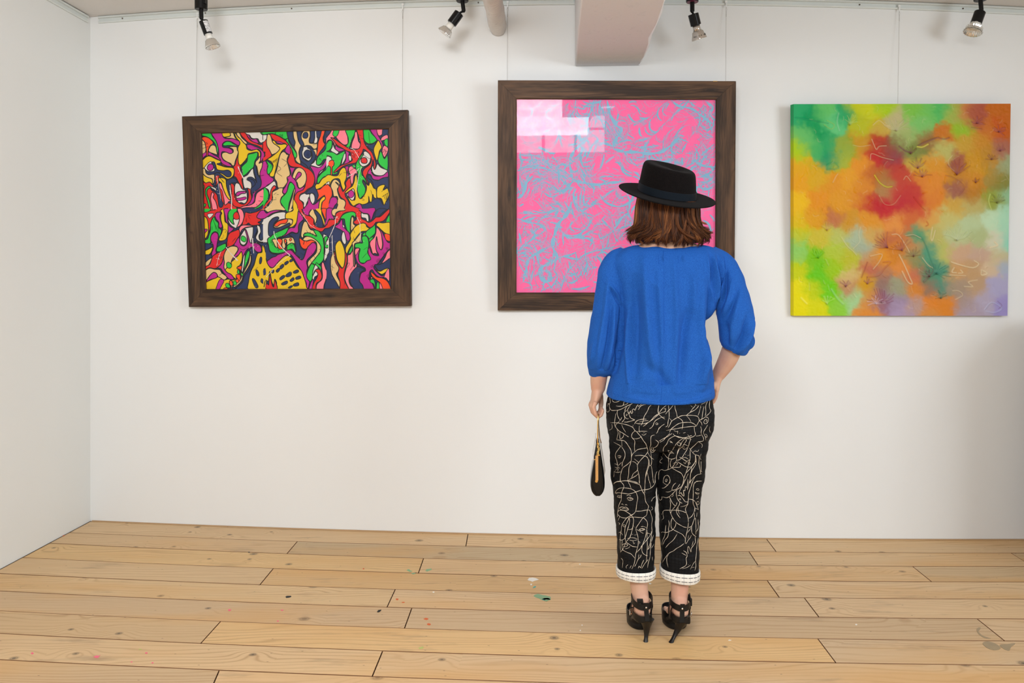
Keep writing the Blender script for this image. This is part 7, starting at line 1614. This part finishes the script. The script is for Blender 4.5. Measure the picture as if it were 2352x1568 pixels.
for q in range(0, len(px_), 20000):
    s_ = slice(q, q + 20000)
    W_ = np.exp(-(((wx[s_, None] - cxy[:, 0]) ** 2 + (wy[s_, None] - cxy[:, 1]) ** 2) / (2 * 12.5 ** 2))) + 1e-9
    col[s_] = (W_ @ lin) / W_.sum(1)[:, None]
col = np.clip((col - col.mean(1, keepdims=True)) * 1.15 + col.mean(1, keepdims=True), .002, 1) * .88
ht = np.zeros(len(px_))
def relief(pts, wid, h, tint=None, amt=0.0, edge=False):
    global ht, col
    best = np.full(len(px_), 1e9)
    x0 = min(p[0] for p in pts) - 8; x1 = max(p[0] for p in pts) + 8; y0 = min(p[1] for p in pts) - 8; y1 = max(p[1] for p in pts) + 8
    m = (px_ > x0) & (px_ < x1) & (py_ > y0) & (py_ < y1)
    if not m.any(): return
    X, Y = px_[m], py_[m]; b = np.full(m.sum(), 1e9)
    for (a, c) in zip(pts[:-1], pts[1:]):
        dx, dy = c[0]-a[0], c[1]-a[1]; t = np.clip(((X-a[0])*dx + (Y-a[1])*dy) / (dx*dx+dy*dy+1e-9), 0, 1)
        b = np.minimum(b, np.hypot(X-a[0]-t*dx, Y-a[1]-t*dy))
    e = np.exp(-(b / wid) ** 2); ht[m] += h * e
    if tint is not None: col[m] = col[m] * (1 - (amt * e)[:, None]) + np.array(tint) * (amt * e)[:, None]
def cr(txt): return [tuple(q) for q in subdiv([(1800 + float(a.split(',')[0]) / 3.014, 220 + float(a.split(',')[1]) / 3.014) for a in txt.split()], 4)]
pale = (.72, .60, .38); dk = (.16, .05, .07)
for txt, wd, h, tn, am in (("620,200 660,170 700,200 740,210", 1.5, .0025, pale, .4), ("610,300 640,370 660,350 710,345", 1.4, .0022, pale, .5), ("600,440 610,400 680,425 760,445", 1.4, .0022, pale, .4), ("630,550 665,600 710,630 750,628", 1.8, .003, (.55, .55, .05), .8),
    ("660,690 700,750 760,750 810,690", 1.3, .0015, pale, .25), ("800,350 840,380 885,395", 2.2, .002, dk, .8), ("930,345 980,320 1060,290", 2.4, .002, dk, .7), ("925,352 960,355 1000,335", 2.0, .0025, (.7, .65, .1), .8), ("1070,290 1110,300 1145,290", 2.5, .002, dk, .6),
    ("1170,410 1140,450 1150,490 1180,520", 1.3, .002, pale, .4), ("1430,680 1420,730 1440,790", 1.6, .002, (.6, .65, .2), .6), ("850,970 910,965 960,990 985,1040 1010,1110 1040,1190", 1.5, .003, (.05, .22, .15), .7), ("845,968 900,962 950,985", 1.5, .0035, pale, .6),
    ("800,1100 840,1180 870,1250 890,1300 860,1290 820,1215", 2.0, .0045, pale, .7), ("750,960 790,960 830,1010 870,1080", 1.7, .003, pale, .5), ("600,1110 680,1095 660,1150 620,1200", 1.7, .0035, pale, .5), ("690,1150 740,1150 700,1190 660,1240 580,1255", 1.8, .0035, (.45, .12, .08), .5),
    ("580,1150 560,1200 540,1255", 1.8, .003, (.3, .06, .05), .6), ("400,980 440,1040 480,1075 505,1105", 1.2, .002, pale, .4), ("530,910 520,960 525,1010 480,1060", 1.2, .002, pale, .4), ("1160,1150 1220,1170 1310,1190 1350,1165 1320,1140", 1.8, .004, pale, .8),
    ("1180,1190 1165,1220 1195,1225", 1.8, .004, pale, .8), ("1225,1205 1240,1225 1210,1228", 1.6, .003, pale, .7), ("1370,1205 1370,1240 1410,1230 1380,1210", 2.0, .004, pale, .8), ("1030,910 1020,980 1030,1000 1050,930", 1.5, .003, pale, .7), ("960,1120 1000,1170 1030,1190", 1.5, .003, pale, .6),
    ("1250,1320 1310,1320 1280,1290 1340,1275", 1.8, .003, pale, .5), ("1170,1350 1210,1350 1240,1380 1190,1410", 1.6, .003, pale, .4), ("330,1340 370,1400 410,1440", 3, .003, (.35, .65, .3), .4), ("120,1400 160,1440", 2.5, .003, (.8, .8, .2), .4), ("1430,1050 1480,1035 1460,1010", 2.5, .004, pale, .9),
    ("1390,1480 1440,1430 1510,1470 1460,1500 1400,1490", 1.6, .003, (.45, .48, .65), .5), ("1480,1420 1510,1450 1490,1470", 1.2, .002, dk, .4), ("80,150 150,160 250,180 310,190", 1.6, .003, (.02, .25, .12), .5), ("280,200 330,230 350,200 300,170", 1.6, .003, (.3, .5, .1), .5), ("380,120 370,180 385,240", 2.0, .002, (.3, .6, .35), .5),
    ("300,480 350,460 380,500 300,510", 1.6, .003, (.02, .3, .15), .4), ("340,600 360,560 375,540", 1.3, .002, pale, .4), ("480,340 530,350 600,340", 1.4, .002, pale, .3), ("830,580 850,555 880,590", 1.4, .002, pale, .4), ("900,700 940,750 980,790", 1.3, .002, dk, .3),
    ("1120,550 1180,570 1250,630 1210,690", 1.4, .002, (.25, .08, .1), .4), ("1300,220 1370,230", 1.5, .002, dk, .4), ("1150,1240 1260,1245", 1.3, .002, pale, .6), ("990,870 1000,890 985,900", 1.8, .002, (.5, .1, .03), .8)):
    relief(cr(txt), wd * .72, h * .75, tn, am)
def spray(cx_, cy_, n, L, tn, a0=-2.4, a1=-.6, am=.5, h=.002):
    """feathery leaf print: fine ribs fanning out of one point"""
    x, y = 1800 + cx_ / 3.014, 220 + cy_ / 3.014
    for i in range(n):
        a = a0 + (a1 - a0) * i / max(1, n - 1) + rs.uniform(-.06, .06); l = L * rs.uniform(.6, 1) / 3.014; c = rs.uniform(-.25, .25)
        relief([(x, y), (x + math.cos(a) * l * .5, y + math.sin(a) * l * .5), (x + math.cos(a + c) * l, y + math.sin(a + c) * l)], 1.0, h, tn, am)
mauve = (.24, .07, .10)
for args in ((1200, 545, 11, 110, mauve), (880, 400, 7, 60, dk), (930, 500, 9, 80, mauve, -2.8, -.5), (960, 560, 8, 70, mauve, -2.9, -.4), (1490, 250, 9, 55, mauve, -3.0, .5), (1340, 190, 9, 60, mauve, -3.1, .2), (1500, 380, 8, 45, mauve, -3, 0), (1440, 440, 7, 45, dk, -3.1, 0),
             (1480, 740, 10, 70, (.15, .15, .05), -2.8, -.2), (1330, 600, 6, 40, dk), (430, 1320, 8, 60, mauve), (680, 1430, 12, 110, mauve, -3.1, 0, .6), (640, 1440, 8, 70, (.6, .5, .6), -3.1, 0), (780, 240, 10, 110, (.5, .45, .3), -2.9, -.3, .4), (1060, 1230, 14, 100, (.05, .2, .15), -3.6, .6, .6), (1010, 1250, 9, 60, dk, -4, -1, .5),
             (1200, 1000, 12, 120, (.5, .55, .35), -2.6, -.3, .35), (720, 1050, 12, 110, mauve, -3.2, -1.8, .45), (820, 1070, 10, 90, mauve, -3, -1, .4), (460, 200, 8, 80, (.4, .6, .2), -2.2, -.6, .4), (300, 1440, 7, 60, (.5, .7, .2), -2.4, -.8, .4), (1090, 1400, 8, 60, (.05, .15, .1), -3, -.6, .5), (580, 1300, 6, 50, mauve), (240, 1120, 8, 70, (.1, .4, .02), -3, -.8, .5),
             (300, 930, 8, 60, (.5, .3, .1)), (900, 1110, 8, 70, dk, -3, -.4, .35)):
    spray(*args)
for _ in range(230):                                          # fine scratches and ridges in the paste
    x, y = rs.uniform(1828, 2310), rs.uniform(245, 720); a = rs.uniform(0, 6.28); pts = [(x, y)]
    for k in range(rs.randint(2, 6)): a += rs.uniform(-.8, .8); x += math.cos(a) * 3.2; y += math.sin(a) * 3.2; pts.append((x, y))
    relief(pts, rs.uniform(.8, 1.3), rs.uniform(-.0012, .0020), pale if rs.rand() < .5 else None, .15)
ht += .00035 * pn(px_, py_, 6, 8) + .0002 * pn(px_, py_, 3, 9)
rootC = empty('canvas_picture', (plC.at(1823, 725) + plC.at(2314, 725)) / 2, 'unframed square canvas with blurred green, yellow, orange and lilac paint and raised strokes', 'picture', 'pictures on the wall')
v = [plC.at(a, b, float(h)) for a, b, h in zip(px_, py_, ht)]
f = [(i * N + j, i * N + j + 1, (i + 1) * N + j + 1, (i + 1) * N + j) for i in range(N - 1) for j in range(N - 1)]
back = Vector((0, 1, 0)) * .026
base = len(v); ring = [j for j in range(N)] + [i * N + N - 1 for i in range(1, N)] + [(N - 1) * N + j for j in range(N - 2, -1, -1)] + [i * N for i in range(N - 2, 0, -1)]
for r_ in ring:
    e = -.0075 if r_ % N == 0 else 0
    v.append(v[r_] - plC.n * .024 + Vector((e, 0, 0)))
m_ = len(ring)
for i in range(m_): f.append((ring[i], ring[(i+1) % m_], base + (i+1) % m_, base + i))
f.append(tuple(base + i for i in range(m_)))
mesh = bpy.data.meshes.new('painted_canvas'); mesh.from_pydata([tuple(q) for q in v], [], f); mesh.update()
ca = mesh.color_attributes.new('paint', 'FLOAT_COLOR', 'POINT')
full = np.concatenate([col, col[ring] * .92]); full = np.concatenate([full, np.ones((len(full), 1))], 1)
ca.data.foreach_set('color', full.astype(np.float32).ravel())
bm = bmesh.new(); bm.from_mesh(mesh); bmesh.ops.recalc_face_normals(bm, faces=bm.faces); bm.to_mesh(mesh); bm.free()
mesh.polygons.foreach_set('use_smooth', [True] * len(mesh.polygons)); mesh.set_sharp_from_angle(angle=math.radians(60))
a = NM('sprayed_canvas_paint', .38, .14)
vc = a.n('VertexColor', {'layer_name': 'paint'}).outputs[0]; tc = a.n('TexCoord').outputs['Object']
a.color(vc); a.bump(a.noise(tc, 420, 2.0).outputs[0], .18, .001)
mesh.materials.append(a.m); o = bpy.data.objects.new('painted_canvas', mesh); C.objects.link(o); adopt(o, rootC)
# stretcher bars behind the canvas and the hanging cord
c4 = [plC.at(1827, 243), plC.at(2317, 242), plC.at(2310, 721), plC.at(1827, 721)]
M_STR = plain('bare_stretcher_wood', (.55, .38, .22, 1), .7)
for i in range(4):
    A_, B_ = c4[i] - plC.n * .0245, c4[(i+1) % 4] - plC.n * .0245; mid = sum(c4, Vector()) / 4 - plC.n * .0245
    ia, ib = A_.lerp(mid, .12), B_.lerp(mid, .12); k = -plC.n * .0035
    MB().add([A_, B_, ib, ia, A_ + k, B_ + k, ib + k, ia + k], [(0,1,2,3), (7,6,5,4), (0,4,5,1), (1,5,6,2), (2,6,7,3), (3,7,4,0)]).build('stretcher_bar', M_STR, rootC)

# ---------------------------------------------------------------- paint drips and marks on the boards
SPOT = {'orange': (214, 96, 40), 'green': (138, 176, 134), 'teal': (70, 165, 160), 'pink': (238, 110, 135), 'black': (22, 20, 22), 'white': (238, 234, 226), 'grey': (132, 124, 108), 'lime': (186, 196, 112)}
SM = {k: paint('dried_' + k + '_paint', v_, .55) for k, v_ in SPOT.items()}
rp = random.Random(9)
def spot(px_, py_, rx_, ry_, c, rag=.25, rot=0.0):
    d = depth_floor(py_); c0 = P(px_, py_, d); n = 12; z_ = .0009; v = [(c0.x, c0.y, z_)]
    for i in range(n):
        th = 2 * PI * i / n; r = 1 + rp.uniform(-rag, rag)
        x = rx_ * r * math.cos(th); y = ry_ * r * math.sin(th)
        x, y = x * math.cos(rot) - y * math.sin(rot), x * math.sin(rot) + y * math.cos(rot)
        q = P(px_ + x, py_ + y, depth_floor(py_ + y)); v.append((q.x, q.y, z_))
    f = [(0, 1 + i, 1 + (i + 1) % n) for i in range(n)]
    b = len(v); v += [(p[0], p[1], z_ - .0012) for p in v[1:]]
    f += [(1 + i, b + i, b + (i + 1) % n, 1 + (i + 1) % n) for i in range(n)]
    mb = MB().add(v, f); o = mb.build('paint_spot', SM[c], fl, fixn=False); return o
for a_ in ((979, 1421, 5, 2, 'orange'), (985, 1433.5, 4, 2, 'orange'), (912, 1376, 3.5, 1.6, 'orange'), (926, 1383, 3, 1, 'orange'), (146, 1230, 2.5, 1.4, 'orange'), (835, 1306, 2, 1, 'orange'), (1245, 1371, 18, 6, 'green', .3, .15), (1255, 1376, 9, 3.5, 'green', .4), (1250, 1377, 3.5, 1.6, 'teal'),
           (984, 1308.5, 7, 2.6, 'green', .4, -.25), (939, 1310, 6, 2, 'green', .6), (950, 1317, 5, 1.2, 'green', .5), (1227, 1348, 4, 1.5, 'teal', .4, -.5), (223, 1508, 7, 2.6, 'pink', .4, -.2), (74, 1500, 3, 2, 'pink'), (336, 1499.5, 3, 1.5, 'pink'), (527, 1400.5, 3.5, 2, 'pink'), (648, 1401, 3, 1, 'pink'), (638, 1426, 2.5, 1, 'pink'), (302, 1520, 2.5, 1, 'pink'), (350, 1522, 2.5, 1.2, 'pink'),
           (661, 1370, 6.5, 1.8, 'black', .35, -.1), (871, 1402.5, 5.5, 2.4, 'black', .5, -.35), (572, 1268, 2.8, .9, 'black'), (523, 1209, 2.6, .9, 'black'), (1223, 1331, 14, 3.6, 'white', .3), (1220, 1342, 2, 1.6, 'white'), (996, 1359.5, 2, 1.4, 'white'), (1332, 1295.5, 1.8, 1.2, 'white'), (1337, 1435.5, 1.4, 1, 'white'), (1333, 1447.5, 1.4, 1, 'white'), (1493, 1340, 2.5, 1.4, 'white'), (967, 1488, 7, 2, 'lime', .6, -.3), (1967, 1434, 2.5, 1.2, 'white'), (1676, 1470, 3, 1, 'white', .4), (322, 1491, 3, 1.2, 'lime')):
    spot(*a_)
# the two grey stains near the right edge
def stain(pts):
    w_ = [P(x, y, depth_floor(y)) for x, y in closed_smooth(pts, 3)]; n = len(w_)
    v = [(q.x, q.y, .0008) for q in w_] + [(q.x, q.y, -.0004) for q in w_]
    MB().add(v, [tuple(range(n))] + [(i, n + i, n + (i+1) % n, (i+1) % n) for i in range(n)]).build('grey_stain', M_STAIN, fl, fixn=False)
M_STAIN = NM('grey_water_stain', .6, .3); _tc = M_STAIN.n('TexCoord').outputs['Object']
M_STAIN.color(M_STAIN.mix(M_STAIN.noise(_tc, 25, 3).outputs[0], (.30, .235, .15, 1), (.42, .31, .18, 1))); M_STAIN = M_STAIN.m
stain([(2257, 1478), (2264, 1473), (2280, 1475), (2296, 1484), (2297, 1490), (2284, 1493), (2268, 1488)])
stain([(2296, 1481), (2312, 1479), (2332, 1477), (2322, 1486), (2318, 1494), (2306, 1490)])
stain([(2243, 1446), (2247, 1441), (2253, 1442), (2248, 1450), (2258, 1460), (2276, 1466), (2262, 1465), (2249, 1457)])
